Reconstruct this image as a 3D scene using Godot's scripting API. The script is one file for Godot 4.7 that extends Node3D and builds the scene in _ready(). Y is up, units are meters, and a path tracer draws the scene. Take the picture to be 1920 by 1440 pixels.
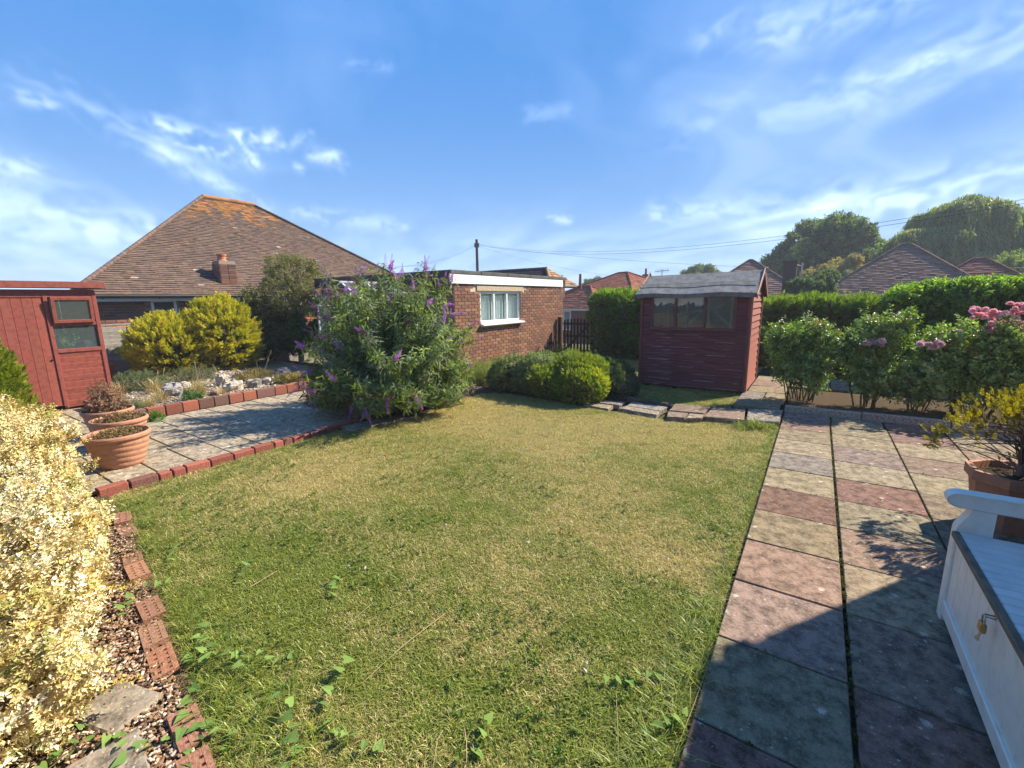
extends Node3D
# A back garden in summer. x runs across the paved path (right is +x), -z runs along it away from the house, y is up.

const FOCAL := 835.0            # photo pixels, photo is 1920 x 1440
const PITCH := 10.7
const ROLL := 0.9
const YAW := 34.3
const EYE := Vector3(0, 1.65, 0)
const SUN_FROM := Vector3(0.55, 0.84, -0.835)

var R := RandomNumberGenerator.new()
var M := {}
var boxes := {}
var used := {}
var cam_right: Vector3
var cam_up: Vector3
var cam_fwd: Vector3

# ---------------------------------------------------------------- mesh builder
class MB:
	var v := PackedVector3Array()
	var n := PackedVector3Array()
	var c := PackedColorArray()
	var col := Color(1, 1, 1)
	func t3(a: Vector3, b: Vector3, d: Vector3, na: Vector3, nb: Vector3, nd: Vector3) -> void:
		if (d - a).cross(b - a).dot(na + nb + nd) < 0.0:
			v.append(a); v.append(d); v.append(b)
			n.append(na); n.append(nd); n.append(nb)
		else:
			v.append(a); v.append(b); v.append(d)
			n.append(na); n.append(nb); n.append(nd)
		c.append(col); c.append(col); c.append(col)
	func tri(a: Vector3, b: Vector3, d: Vector3, hint := Vector3.ZERO) -> void:
		var g := (d - a).cross(b - a)
		if g.length_squared() < 1e-16:
			return
		g = g.normalized()
		if hint != Vector3.ZERO and g.dot(hint) < 0.0:
			g = -g
		t3(a, b, d, g, g, g)
	func quad(a: Vector3, b: Vector3, d: Vector3, e: Vector3, hint := Vector3.ZERO) -> void:
		tri(a, b, d, hint)
		tri(a, d, e, hint)
	func box(at: Vector3, size: Vector3, basis := Basis(), bevel := 0.0) -> void:
		var h := size * 0.5
		var k := minf(bevel, minf(h.x, minf(h.y, h.z)) * 0.49)
		for ax in 3:
			var o1 := (ax + 1) % 3
			var o2 := (ax + 2) % 3
			for s in [-1.0, 1.0]:
				var q := []
				for p in [[-1.0, -1.0], [1.0, -1.0], [1.0, 1.0], [-1.0, 1.0]]:
					var w := Vector3.ZERO
					w[ax] = s * h[ax]
					w[o1] = p[0] * (h[o1] - k)
					w[o2] = p[1] * (h[o2] - k)
					q.append(at + basis * w)
				var nn := Vector3.ZERO
				nn[ax] = s
				quad(q[0], q[1], q[2], q[3], basis * nn)
			if k > 0.0:
				for s1 in [-1.0, 1.0]:
					for s2 in [-1.0, 1.0]:
						var q2 := []
						for e in [[-1.0, 0], [1.0, 0], [1.0, 1], [-1.0, 1]]:
							var w2 := Vector3.ZERO
							w2[ax] = e[0] * (h[ax] - k)
							w2[o1] = s1 * (h[o1] - (k if e[1] == 1 else 0.0))
							w2[o2] = s2 * (h[o2] - (0.0 if e[1] == 1 else k))
							q2.append(at + basis * w2)
						var n2 := Vector3.ZERO
						n2[o1] = s1
						n2[o2] = s2
						quad(q2[0], q2[1], q2[2], q2[3], basis * n2)
		if k > 0.0:
			for sx in [-1.0, 1.0]:
				for sy in [-1.0, 1.0]:
					for sz in [-1.0, 1.0]:
						var S := Vector3(sx, sy, sz)
						tri(at + basis * (S * Vector3(h.x, h.y - k, h.z - k)), at + basis * (S * Vector3(h.x - k, h.y, h.z - k)), at + basis * (S * Vector3(h.x - k, h.y - k, h.z)), basis * S)
	func bar(a: Vector3, b: Vector3, w: float, t: float, up := Vector3.UP, bevel := 0.0) -> void:
		# a square bar from a to b: w across, t along «up»
		var z := (b - a).normalized()
		var x := up.cross(z)
		if x.length() < 0.01:
			x = Vector3.RIGHT.cross(z)
		x = x.normalized()
		box((a + b) * 0.5, Vector3(w, t, a.distance_to(b)), Basis(x, z.cross(x), z), bevel)
	func tube(path: PackedVector3Array, radii: PackedFloat32Array, sides := 6, caps := true) -> void:
		var rings := []
		var norms := []
		var ref := Vector3(0.31, 0.2, 0.93)
		for i in path.size():
			var d := (path[mini(i + 1, path.size() - 1)] - path[maxi(i - 1, 0)]).normalized()
			var x := ref.cross(d)
			if x.length() < 0.05:
				x = Vector3(0.9, 0.1, 0.2).cross(d)
			x = x.normalized()
			ref = d.cross(x)
			var y := d.cross(x)
			var ring := PackedVector3Array()
			var nr := PackedVector3Array()
			for k in sides:
				var a := TAU * k / sides
				var o := x * cos(a) + y * sin(a)
				ring.append(path[i] + o * radii[i])
				nr.append(o)
			rings.append(ring)
			norms.append(nr)
		for i in path.size() - 1:
			for k in sides:
				var l := (k + 1) % sides
				t3(rings[i][k], rings[i + 1][k], rings[i + 1][l], norms[i][k], norms[i + 1][k], norms[i + 1][l])
				t3(rings[i][k], rings[i + 1][l], rings[i][l], norms[i][k], norms[i + 1][l], norms[i][l])
		if caps:
			for e in [0, path.size() - 1]:
				var hint: Vector3 = path[e] - path[1 if e == 0 else e - 1]
				for k in range(1, sides - 1):
					tri(rings[e][0], rings[e][k], rings[e][k + 1], hint)
	func lathe(prof: PackedVector2Array, segs := 32, at := Vector3.ZERO, smooth := true) -> void:
		# profile of (radius, height)
		for i in prof.size() - 1:
			var p := prof[i]
			var q := prof[i + 1]
			var tn := (q - p).normalized()
			for k in segs:
				var a0 := TAU * k / segs
				var a1 := TAU * (k + 1) / segs
				var d0 := Vector3(cos(a0), 0, sin(a0))
				var d1 := Vector3(cos(a1), 0, sin(a1))
				var nv0 := d0 * tn.y + Vector3.UP * (-tn.x)
				var nv1 := d1 * tn.y + Vector3.UP * (-tn.x)
				if not smooth:
					nv0 = (nv0 + nv1).normalized()
					nv1 = nv0
				var A := at + d0 * p.x + Vector3.UP * p.y
				var B := at + d1 * p.x + Vector3.UP * p.y
				var C := at + d1 * q.x + Vector3.UP * q.y
				var D := at + d0 * q.x + Vector3.UP * q.y
				if A.distance_squared_to(B) > 1e-12:
					t3(A, B, C, nv0, nv1, nv1)
				if C.distance_squared_to(D) > 1e-12:
					t3(A, C, D, nv0, nv1, nv0)
	func mesh() -> ArrayMesh:
		var m := ArrayMesh.new()
		if v.is_empty():
			return m
		var a := []
		a.resize(Mesh.ARRAY_MAX)
		a[Mesh.ARRAY_VERTEX] = v
		a[Mesh.ARRAY_NORMAL] = n
		a[Mesh.ARRAY_COLOR] = c
		m.add_surface_from_arrays(Mesh.PRIMITIVE_TRIANGLES, a)
		return m

# ---------------------------------------------------------------- scene helpers
func numbered(called: String) -> String:
	var k: int = used.get(called, 0)
	used[called] = k + 1
	return called if k == 0 else "%s_%03d" % [called, k]

func thing(called: String, label: String, category: String, at := Vector3.ZERO, turn := 0.0, group := "") -> Node3D:
	var o := Node3D.new()
	o.name = numbered(called)
	add_child(o)
	o.position = at
	o.rotation.y = turn
	o.set_meta("label", label)
	o.set_meta("category", category)
	if group:
		o.set_meta("group", group)
	return o

func place(called: String, mesh: Mesh, m: Material, parent: Node3D, at := Vector3.ZERO, basis := Basis(), stuff := false) -> MeshInstance3D:
	var o := MeshInstance3D.new()
	o.name = called
	o.mesh = mesh
	o.material_override = m
	o.transform = Transform3D(basis, at)
	if stuff:
		o.set_meta("kind", "stuff")
	parent.add_child(o, true)
	return o

func top(called: String, mesh: Mesh, m: Material, label: String, category: String, at := Vector3.ZERO, basis := Basis(), group := "") -> MeshInstance3D:
	var o := place(numbered(called), mesh, m, self, at, basis)
	o.set_meta("label", label)
	o.set_meta("category", category)
	if group:
		o.set_meta("group", group)
	return o

func setting(called: String, label := "") -> Node3D:
	var o := Node3D.new()
	o.name = called
	add_child(o)
	o.set_meta("kind", "structure")
	if label:
		o.set_meta("label", label)
	return o

func ground_piece(called: String, mesh: Mesh, m: Material) -> MeshInstance3D:
	var o := place(called, mesh, m, self)
	o.set_meta("kind", "structure")
	return o

func many(called: String, mesh: Mesh, m: Material, parent: Node3D, xf: Array, cols: Array, stuff := true) -> MultiMeshInstance3D:
	var mm := MultiMesh.new()
	mm.transform_format = MultiMesh.TRANSFORM_3D
	mm.use_colors = true
	mm.mesh = mesh
	mm.instance_count = xf.size()
	for i in xf.size():
		mm.set_instance_transform(i, xf[i])
		mm.set_instance_color(i, cols[i])
	var o := MultiMeshInstance3D.new()
	o.name = called
	o.multimesh = mm
	o.material_override = m
	if stuff:
		o.set_meta("kind", "stuff")
	parent.add_child(o, true)
	return o

func bevel_box(size: Vector3, bevel := 0.004, tint := Color(1, 1, 1)) -> Mesh:
	var key := "%.4f %.4f %.4f %.4f %s" % [size.x, size.y, size.z, bevel, tint.to_html()]
	if not boxes.has(key):
		var b := MB.new()
		b.col = tint
		b.box(Vector3.ZERO, size, Basis(), bevel)
		boxes[key] = b.mesh()
	return boxes[key]

func rnd(a: float, b: float) -> float:
	return R.randf_range(a, b)

func lin(r: float, g: float, b: float) -> Color:
	return Color(r, g, b)

func vary(c: Color, k: float) -> Color:
	var s := 1.0 + rnd(-k, k)
	return Color(c.r * s * (1.0 + rnd(-k, k) * 0.35), c.g * s, c.b * s * (1.0 + rnd(-k, k) * 0.35))

func mix(a: Color, b: Color, t: float) -> Color:
	return a.lerp(b, clampf(t, 0.0, 1.0))

func ray(px: float, py: float) -> Vector3:
	return (cam_fwd * FOCAL + cam_right * (px - 960.0) - cam_up * (py - 720.0)).normalized()

func at_depth(px: float, py: float, d: float) -> Vector3:
	var r := ray(px, py)
	return EYE + r * (d / r.dot(cam_fwd))

func on_ground(px: float, py: float, h := 0.0) -> Vector3:
	var r := ray(px, py)
	return EYE + r * ((h - EYE.y) / r.y)

# ---------------------------------------------------------------- materials
func ntex(freq: float, stops: Array, seed_ := 1, oct := 4, kind := FastNoiseLite.TYPE_SIMPLEX_SMOOTH, size := 512, lac := 2.1, gain := 0.5) -> NoiseTexture2D:
	# stops: [[offset, linear grey or Color], ...]
	var f := FastNoiseLite.new()
	f.noise_type = kind
	f.frequency = freq
	f.fractal_octaves = oct
	f.fractal_lacunarity = lac
	f.fractal_gain = gain
	f.seed = seed_
	var g := Gradient.new()
	var off := PackedFloat32Array()
	var cs := PackedColorArray()
	for s in stops:
		off.append(s[0])
		var cc: Color = s[1] if s[1] is Color else Color(s[1], s[1], s[1])
		cs.append(cc.linear_to_srgb())
	g.offsets = off
	g.colors = cs
	var t := NoiseTexture2D.new()
	t.width = size
	t.height = size
	t.seamless = true
	t.noise = f
	t.color_ramp = g
	return t

func htex(freq: float, seed_ := 5, oct := 4, kind := FastNoiseLite.TYPE_SIMPLEX_SMOOTH, size := 512) -> NoiseTexture2D:
	var f := FastNoiseLite.new()
	f.noise_type = kind
	f.frequency = freq
	f.fractal_octaves = oct
	f.seed = seed_
	var t := NoiseTexture2D.new()
	t.width = size
	t.height = size
	t.seamless = true
	t.noise = f
	return t

func surf(called: String, rough: float, tex: Texture2D = null, scale := Vector3.ONE, height: Texture2D = null, relief := 0.0, spec := 0.4, world := true) -> StandardMaterial3D:
	var m := StandardMaterial3D.new()
	m.resource_name = called
	m.vertex_color_use_as_albedo = true
	m.roughness = rough
	m.metallic_specular = spec
	if tex or height:
		m.uv1_triplanar = true
		m.uv1_world_triplanar = world
		m.uv1_scale = scale
		m.uv1_triplanar_sharpness = 6.0
	if tex:
		m.albedo_texture = tex
	if height:
		m.heightmap_enabled = true
		m.heightmap_texture = height
		m.heightmap_scale = relief
	M[called] = m
	return m

func leafmat(called: String, rough: float, through: Color, spec := 0.4) -> StandardMaterial3D:
	var m := surf(called, rough, null, Vector3.ONE, null, 0.0, spec)
	m.backlight_enabled = true
	m.backlight = through
	m.cull_mode = BaseMaterial3D.CULL_DISABLED
	return m

func glassmat(called: String, tint: Color, alpha: float) -> StandardMaterial3D:
	var m := StandardMaterial3D.new()
	m.resource_name = called
	m.transparency = BaseMaterial3D.TRANSPARENCY_ALPHA
	m.albedo_color = Color(tint.r, tint.g, tint.b, alpha)
	m.roughness = 0.04
	M[called] = m
	return m

func blotches(size: int, seed_: int, kinds: Array) -> ImageTexture:
	# a mask of irregular round crusts; kinds: [count, least radius, greatest radius, strength]
	var g := RandomNumberGenerator.new()
	g.seed = seed_
	var f := FastNoiseLite.new()
	f.seed = seed_
	f.frequency = 0.06
	f.fractal_octaves = 3
	var im := Image.create(size, size, false, Image.FORMAT_RGB8)
	for k in kinds:
		for i in int(k[0]):
			var c := Vector2(g.randf() * size, g.randf() * size)
			var r: float = k[1] + (k[2] - k[1]) * pow(g.randf(), 2.0)
			var s: float = k[3] * g.randf_range(0.6, 1.0)
			var stretch := g.randf_range(0.6, 1.0)
			var turn := g.randf() * TAU
			var reach := int(r * 1.6) + 1
			for y in range(-reach, reach + 1):
				for x in range(-reach, reach + 1):
					var p := Vector2(x, y).rotated(turn)
					p.y /= stretch
					var q := p.length() / r + f.get_noise_2d(c.x + x * 1.5, c.y + y * 1.5) * 0.9
					if q < 1.0:
						var px := posmod(int(c.x) + x, size)
						var py := posmod(int(c.y) + y, size)
						var v := maxf(im.get_pixel(px, py).r, s * smoothstep(1.0, 0.7, q))
						im.set_pixel(px, py, Color(v, v, v))
	return ImageTexture.create_from_image(im)

func make_materials() -> void:
	var fine := ntex(0.035, [[0.0, 0.55], [0.45, 0.85], [0.6, 1.0], [1.0, 1.2]], 3, 5)
	var grit := ntex(0.09, [[0.0, 0.4], [0.4, 0.8], [0.55, 0.95], [0.72, 1.0], [1.0, 1.0]], 7, 4)
	var bump := htex(0.07, 9, 4)
	var coarse_bump := htex(0.03, 10, 5)
	surf("brick", 0.92, fine, Vector3.ONE * 2.2, bump, 0.25, 0.25)
	surf("mortar", 0.95, grit, Vector3.ONE * 3.0, bump, 0.2, 0.2)
	# paving: exposed grit; crusts of pale lichen lie over it in patches, colour of the slab comes from the vertices
	var pebble := ntex(0.007, [[0.0, 0.22], [0.28, 0.42], [0.44, 0.66], [0.56, 0.82], [0.70, 0.96], [1.0, 1.0]], 21, 8, FastNoiseLite.TYPE_SIMPLEX_SMOOTH, 1024, 2.1, 0.78)
	var crust := ntex(0.06, [[0.0, lin(0.38, 0.34, 0.27)], [0.5, lin(0.52, 0.47, 0.39)], [1.0, lin(0.66, 0.62, 0.54)]], 23, 4)
	var few := blotches(1024, 24, [[3200, 1.0, 2.8, 0.5], [130, 3.0, 8.0, 0.6], [15, 8.0, 24.0, 0.8]])
	var lots := blotches(1024, 25, [[4200, 1.5, 4.5, 0.7], [900, 4.0, 11.0, 0.8], [70, 9.0, 30.0, 0.85]])
	surf("paving", 0.92, pebble, Vector3(1.1, 1.1, 1.1), bump, 0.25, 0.25)
	surf("paving_lichen", 0.92, pebble, Vector3(1.0, 1.0, 1.0), bump, 0.25, 0.25)
	for q in [["paving", few], ["paving_lichen", lots]]:
		M[q[0]].detail_enabled = true
		M[q[0]].detail_albedo = crust
		M[q[0]].detail_mask = q[1]
		M[q[0]].detail_blend_mode = BaseMaterial3D.BLEND_MODE_MIX
	surf("stone", 0.9, ntex(0.02, [[0.0, 0.35], [0.4, 0.7], [0.55, 1.0], [1.0, 1.2]], 31, 6), Vector3.ONE * 2.5, coarse_bump, 0.8, 0.3)
	# stained boards: long streaks along the board, the stain worn through to pale wood on the old shed
	surf("stain", 0.55, ntex(0.02, [[0.0, 0.6], [0.45, 0.92], [0.6, 1.0], [1.0, 1.2]], 41, 5), Vector3(1.2, 1.2, 1.2), htex(0.05, 42), 0.06, 0.45)
	var worn := ntex(0.016, [[0.0, lin(0.075, 0.018, 0.018)], [0.42, lin(0.12, 0.026, 0.028)], [0.60, lin(0.15, 0.034, 0.036)], [0.74, lin(0.17, 0.045, 0.045)], [0.82, lin(0.27, 0.15, 0.135)], [1.0, lin(0.40, 0.29, 0.27)]], 43, 4)
	surf("worn_stain", 0.6, worn, Vector3(0.22, 4.4, 0.22), htex(0.05, 44), 0.02, 0.4)
	surf("old_wood", 0.9, ntex(0.02, [[0.0, 0.5], [0.4, 0.8], [0.6, 1.0], [1.0, 1.2]], 46, 5), Vector3(0.8, 9.0, 0.8), htex(0.04, 47), 0.08, 0.2)
	surf("dark_wood", 0.85, ntex(0.02, [[0.0, 0.5], [0.4, 0.8], [0.6, 1.0], [1.0, 1.3]], 48, 5), Vector3(7.0, 0.9, 7.0), htex(0.04, 49), 0.08, 0.25)
	surf("felt", 0.95, ntex(0.012, [[0.0, 0.5], [0.35, 0.72], [0.5, 0.84], [0.65, 0.95], [1.0, 1.0]], 51, 7, FastNoiseLite.TYPE_SIMPLEX_SMOOTH, 512, 2.1, 0.7), Vector3.ONE * 0.9, bump, 0.15, 0.2)
	surf("tile", 0.9, ntex(0.02, [[0.0, 0.6], [0.45, 0.9], [0.6, 1.0], [1.0, 1.25]], 53, 5), Vector3.ONE * 0.9, null, 0.0, 0.2)
	surf("white_paint", 0.42, ntex(0.01, [[0.0, 0.88], [0.5, 0.98], [1.0, 1.0]], 55, 5), Vector3.ONE, null, 0.0, 0.5)
	surf("bench_paint", 0.5, ntex(0.012, [[0.0, 0.78], [0.4, 0.93], [1.0, 1.0]], 56, 6), Vector3.ONE * 1.5, htex(0.05, 57), 0.03, 0.5)
	surf("plastic", 0.4, null, Vector3.ONE, null, 0.0, 0.5)
	surf("terracotta", 0.75, ntex(0.012, [[0.0, 0.72], [0.45, 0.94], [0.6, 1.0], [1.0, 1.12]], 58, 5), Vector3.ONE * 2.0, htex(0.06, 59), 0.06, 0.35)
	surf("soil", 1.0, ntex(0.05, [[0.0, 0.3], [0.4, 0.7], [0.6, 1.0], [1.0, 1.6]], 61, 5), Vector3.ONE * 2.2, htex(0.06, 62), 1.6, 0.15)
	surf("thatch", 1.0, ntex(0.03, [[0.0, 0.45], [0.4, 0.8], [0.6, 1.0], [1.0, 1.3]], 63, 6), Vector3.ONE * 1.1, htex(0.09, 64), 1.2, 0.1)
	surf("far_ground", 1.0, ntex(0.02, [[0.0, 0.6], [1.0, 1.2]], 65, 4), Vector3.ONE * 0.1, null, 0.0, 0.1)
	surf("bark", 0.95, ntex(0.03, [[0.0, 0.5], [0.5, 0.9], [1.0, 1.2]], 66, 5), Vector3(6, 1.5, 6), htex(0.04, 67), 0.4, 0.2)
	surf("twig", 0.9, null, Vector3.ONE, null, 0.0, 0.2)
	surf("metal", 0.35, null, Vector3.ONE, null, 0.0, 0.5)
	M.metal.metallic = 0.8
	surf("cloth", 0.95, null, Vector3.ONE, null, 0.0, 0.1)
	surf("render", 0.9, fine, Vector3.ONE, null, 0.0, 0.3)
	leafmat("grass", 0.42, Color(0.84, 0.9, 0.5), 0.5)
	leafmat("leaf", 0.5, Color(0.90, 0.97, 0.52), 0.4)
	leafmat("gloss_leaf", 0.42, Color(0.86, 0.94, 0.5), 0.5)
	leafmat("soft_leaf", 0.7, Color(0.88, 0.94, 0.58), 0.25)
	leafmat("petal", 0.7, Color(0.9, 0.75, 0.85), 0.2)
	leafmat("dry_leaf", 0.85, Color(0.6, 0.5, 0.35), 0.15)
	leafmat("cream_leaf", 0.55, Color(0.72, 0.68, 0.5), 0.4)
	glassmat("glass", Color(0.75, 0.85, 0.85), 0.10)
	glassmat("frosted_pane", Color(0.75, 0.84, 0.84), 0.12)

# ---------------------------------------------------------------- plants
func leaf(b: MB, base: Vector3, dir: Vector3, nrm: Vector3, length: float, width: float, fold := 0.25, bend := 0.15) -> void:
	# a pointed leaf of four faces, folded along its rib and bending down to its tip
	var side := dir.cross(nrm).normalized()
	var n2 := side.cross(dir).normalized()
	var mid := base + dir * length * 0.45 - n2 * width * fold
	var tip := base + dir * length - n2 * length * bend
	var l := base + dir * length * 0.42 + side * width * 0.5
	var r := base + dir * length * 0.42 - side * width * 0.5
	b.tri(base, l, mid, n2)
	b.tri(l, tip, mid, n2)
	b.tri(base, mid, r, n2)
	b.tri(mid, tip, r, n2)

func sprig(seed_: int, count: int, length: float, width: float, reach: float, shades: Array, up := 0.4, fold := 0.2, bend := 0.15) -> Mesh:
	# leaves set round a short twig that points along +y
	var g := RandomNumberGenerator.new()
	g.seed = seed_
	var b := MB.new()
	for i in count:
		var t := (i + 0.5) / count
		var a := i * 2.4 + g.randf() * 0.6
		var e := up + g.randf_range(-0.35, 0.35) + t * 0.35
		var d := Vector3(cos(a) * cos(e), sin(e), sin(a) * cos(e))
		var nn := Vector3(-cos(a) * sin(e), cos(e), -sin(a) * sin(e)) + Vector3(g.randf_range(-0.5, 0.5), g.randf_range(-0.3, 0.3), g.randf_range(-0.5, 0.5))
		var c: Color = shades[g.randi() % shades.size()]
		var k := g.randf_range(0.8, 1.2)
		b.col = Color(c.r * k, c.g * k, c.b * k)
		var s := g.randf_range(0.75, 1.15)
		leaf(b, Vector3(0, (t - 0.35) * reach, 0) + Vector3(g.randf_range(-1, 1), 0, g.randf_range(-1, 1)) * reach * 0.12, d, nn.normalized(), length * s, width * s, fold, bend)
	return b.mesh()

func spray(seed_: int, length: float, shades: Array, fingers := 9, wide := 0.12, tipcol := Color(1, 1, 1)) -> Mesh:
	# a flat feathery conifer spray along +y: fingers of narrow scales
	var g := RandomNumberGenerator.new()
	g.seed = seed_
	var b := MB.new()
	for i in fingers:
		var t := float(i) / (fingers - 1)
		var side := -1.0 if i % 2 == 0 else 1.0
		var a := side * (0.95 - t * 0.75) + g.randf_range(-0.15, 0.15)
		if i == fingers - 1:
			a = g.randf_range(-0.1, 0.1)
		var base := Vector3(0, t * length * 0.62, g.randf_range(-0.05, 0.05) * length)
		var d := Vector3(sin(a), cos(a), g.randf_range(-0.35, 0.35)).normalized()
		var L := length * g.randf_range(0.36, 0.5)
		var c: Color = shades[g.randi() % shades.size()]
		var k := g.randf_range(0.8, 1.2)
		b.col = Color(c.r * k, c.g * k, c.b * k)
		leaf(b, base, d, Vector3(g.randf_range(-0.4, 0.4), 0.2, 1).normalized(), L, length * wide, 0.15, g.randf_range(-0.1, 0.25))
		if g.randf() < 0.7:
			b.col = Color(b.col.r * tipcol.r, b.col.g * tipcol.g, b.col.b * tipcol.b)
			var d2 := d.rotated(Vector3(0, 0, 1), side * 0.6)
			leaf(b, base + d * L * 0.4, d2, Vector3(g.randf_range(-0.4, 0.4), 0.2, 1).normalized(), L * 0.6, length * wide * 0.8, 0.15, 0.1)
	return b.mesh()

func tuft(seed_: int, blades: int, height: float, radius: float, width: float, lean: float, shades: Array) -> Mesh:
	var g := RandomNumberGenerator.new()
	g.seed = seed_
	var b := MB.new()
	for i in blades:
		var a := g.randf() * TAU
		var rr := sqrt(g.randf()) * radius
		var p := Vector3(cos(a) * rr, 0, sin(a) * rr)
		var f := g.randf() * TAU
		var out := Vector3(cos(f), 0, sin(f))
		var h := height * g.randf_range(0.45, 1.1)
		var ln := lean * g.randf_range(0.3, 1.3)
		var w := width * g.randf_range(0.7, 1.2)
		var side := Vector3(-out.z, 0, out.x) * w * 0.5
		var m1 := p + out * h * ln * 0.45 + Vector3.UP * h * 0.62
		var tip := p + out * h * ln * 1.25 + Vector3.UP * h * (1.0 - 0.25 * ln)
		var c: Color = shades[g.randi() % shades.size()]
		var k := g.randf_range(0.7, 1.25)
		b.col = Color(c.r * k, c.g * k, c.b * k)
		var hint := Vector3.UP * 0.6 - out
		b.tri(p - side, p + side, m1 + side * 0.8, hint)
		b.tri(p - side, m1 + side * 0.8, m1 - side * 0.8, hint)
		b.tri(m1 - side * 0.8, m1 + side * 0.8, tip, hint)
	return b.mesh()

func facing(n: Vector3, roll: float, s: float, at: Vector3) -> Transform3D:
	# +y of the mesh turned to n
	var y := n.normalized()
	var x := y.cross(Vector3(0.37, 0.21, 0.9)).normalized()
	var z := x.cross(y)
	return Transform3D(Basis(x, y, z) * Basis(Vector3.UP, roll) * Basis().scaled(Vector3.ONE * s), at)

func on_lobes(lobes: Array, count: int, depth := 0.2, low := 0.02) -> Array:
	# points in the outer shell of a union of ellipsoids [centre, radii]: [position, outward]
	var out := []
	var area := []
	var total := 0.0
	for l in lobes:
		var r: Vector3 = l[1]
		total += pow((pow(r.x * r.y, 1.6) + pow(r.x * r.z, 1.6) + pow(r.y * r.z, 1.6)) / 3.0, 1.0 / 1.6)
		area.append(total)
	var tries := 0
	while out.size() < count and tries < count * 12:
		tries += 1
		var pick := R.randf() * total
		var k := 0
		while area[k] < pick:
			k += 1
		var u := Vector3(R.randfn(), R.randfn(), R.randfn()).normalized()
		var f := 1.0 - absf(R.randfn()) * depth
		var c: Vector3 = lobes[k][0]
		var r: Vector3 = lobes[k][1]
		var p := c + u * r * f
		if p.y < low:
			continue
		var inside := false
		for j in lobes.size():
			if j != k:
				var q: Vector3 = (p - lobes[j][0]) / lobes[j][1]
				if q.length() < 0.82:
					inside = true
					break
		if inside:
			continue
		out.append([p, (u / r).normalized()])
	return out

func clothe(parent: Node3D, meshes: Array, m: Material, pts: Array, shades: Array, smin: float, smax: float, upness := 0.35, wild := 0.5, called := "foliage", spread := 0.18) -> void:
	# puts a sprig on each point, turned outward, in one of the shades
	var xf := []
	var cl := []
	for k in meshes.size():
		xf.append([])
		cl.append([])
	for p in pts:
		var n: Vector3 = p[1] + Vector3.UP * upness + Vector3(rnd(-1, 1), rnd(-1, 1), rnd(-1, 1)) * wild
		if n.length() < 0.05:
			n = Vector3.UP
		var k := R.randi() % meshes.size()
		xf[k].append(facing(n, R.randf() * TAU, rnd(smin, smax), p[0]))
		cl[k].append(vary(shades[R.randi() % shades.size()], spread))
	for k in meshes.size():
		if xf[k].size() > 0:
			many(called, meshes[k], m, parent, xf[k], cl[k])

func limbs(b: MB, from: Vector3, ends: Array, r0: float, r1: float, sides := 5, sag := 0.0) -> void:
	for e in ends:
		var E: Vector3 = e
		var p := PackedVector3Array()
		var r := PackedFloat32Array()
		var wob := Vector3(rnd(-1, 1), 0, rnd(-1, 1)) * from.distance_to(E) * 0.08
		for i in 5:
			var t := i / 4.0
			p.append(from.lerp(E, t) + wob * sin(t * PI) + Vector3.UP * sag * sin(t * PI))
			r.append(lerpf(r0, r1, t))
		b.tube(p, r, sides, false)

func blob(lobes: Array, k: float, tint: Color, low := 0.0) -> Mesh:
	# the twiggy inside of a dense shrub: lumpy bodies well within the leaves
	var b := MB.new()
	b.col = tint
	for l in lobes:
		var rows := 6
		var cols := 9
		var pts := []
		for i in rows + 1:
			var row := []
			for j in cols:
				var th := PI * i / rows
				var ph := TAU * j / cols
				var u := Vector3(sin(th) * cos(ph), cos(th), sin(th) * sin(ph))
				var w := k * (0.9 + 0.2 * sin(j * 2.3 + i * 1.7))
				var p: Vector3 = l[0] + u * l[1] * w
				p.y = maxf(p.y, low)
				row.append(p)
			pts.append(row)
		for i in rows:
			for j in cols:
				var j2 := (j + 1) % cols
				var hint: Vector3 = pts[i][j] - l[0]
				b.quad(pts[i][j], pts[i + 1][j], pts[i + 1][j2], pts[i][j2], hint)
	return b.mesh()

# ---------------------------------------------------------------- camera, sky, sun
func make_camera() -> void:
	var p := deg_to_rad(PITCH)
	var r := deg_to_rad(ROLL)
	var y := deg_to_rad(YAW)
	cam_fwd = Vector3(-sin(y) * cos(p), -sin(p), -cos(y) * cos(p))
	var rt := Vector3(cos(y), 0, -sin(y))
	var up := rt.cross(cam_fwd)
	cam_right = rt * cos(r) - up * sin(r)
	cam_up = up * cos(r) + rt * sin(r)
	var c := Camera3D.new()
	c.name = "camera"
	c.transform = Transform3D(Basis(cam_right, cam_up, -cam_fwd), EYE)
	c.fov = rad_to_deg(2.0 * atan(720.0 / FOCAL))
	c.near = 0.05
	c.far = 900.0
	add_child(c)
	c.current = true

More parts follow.
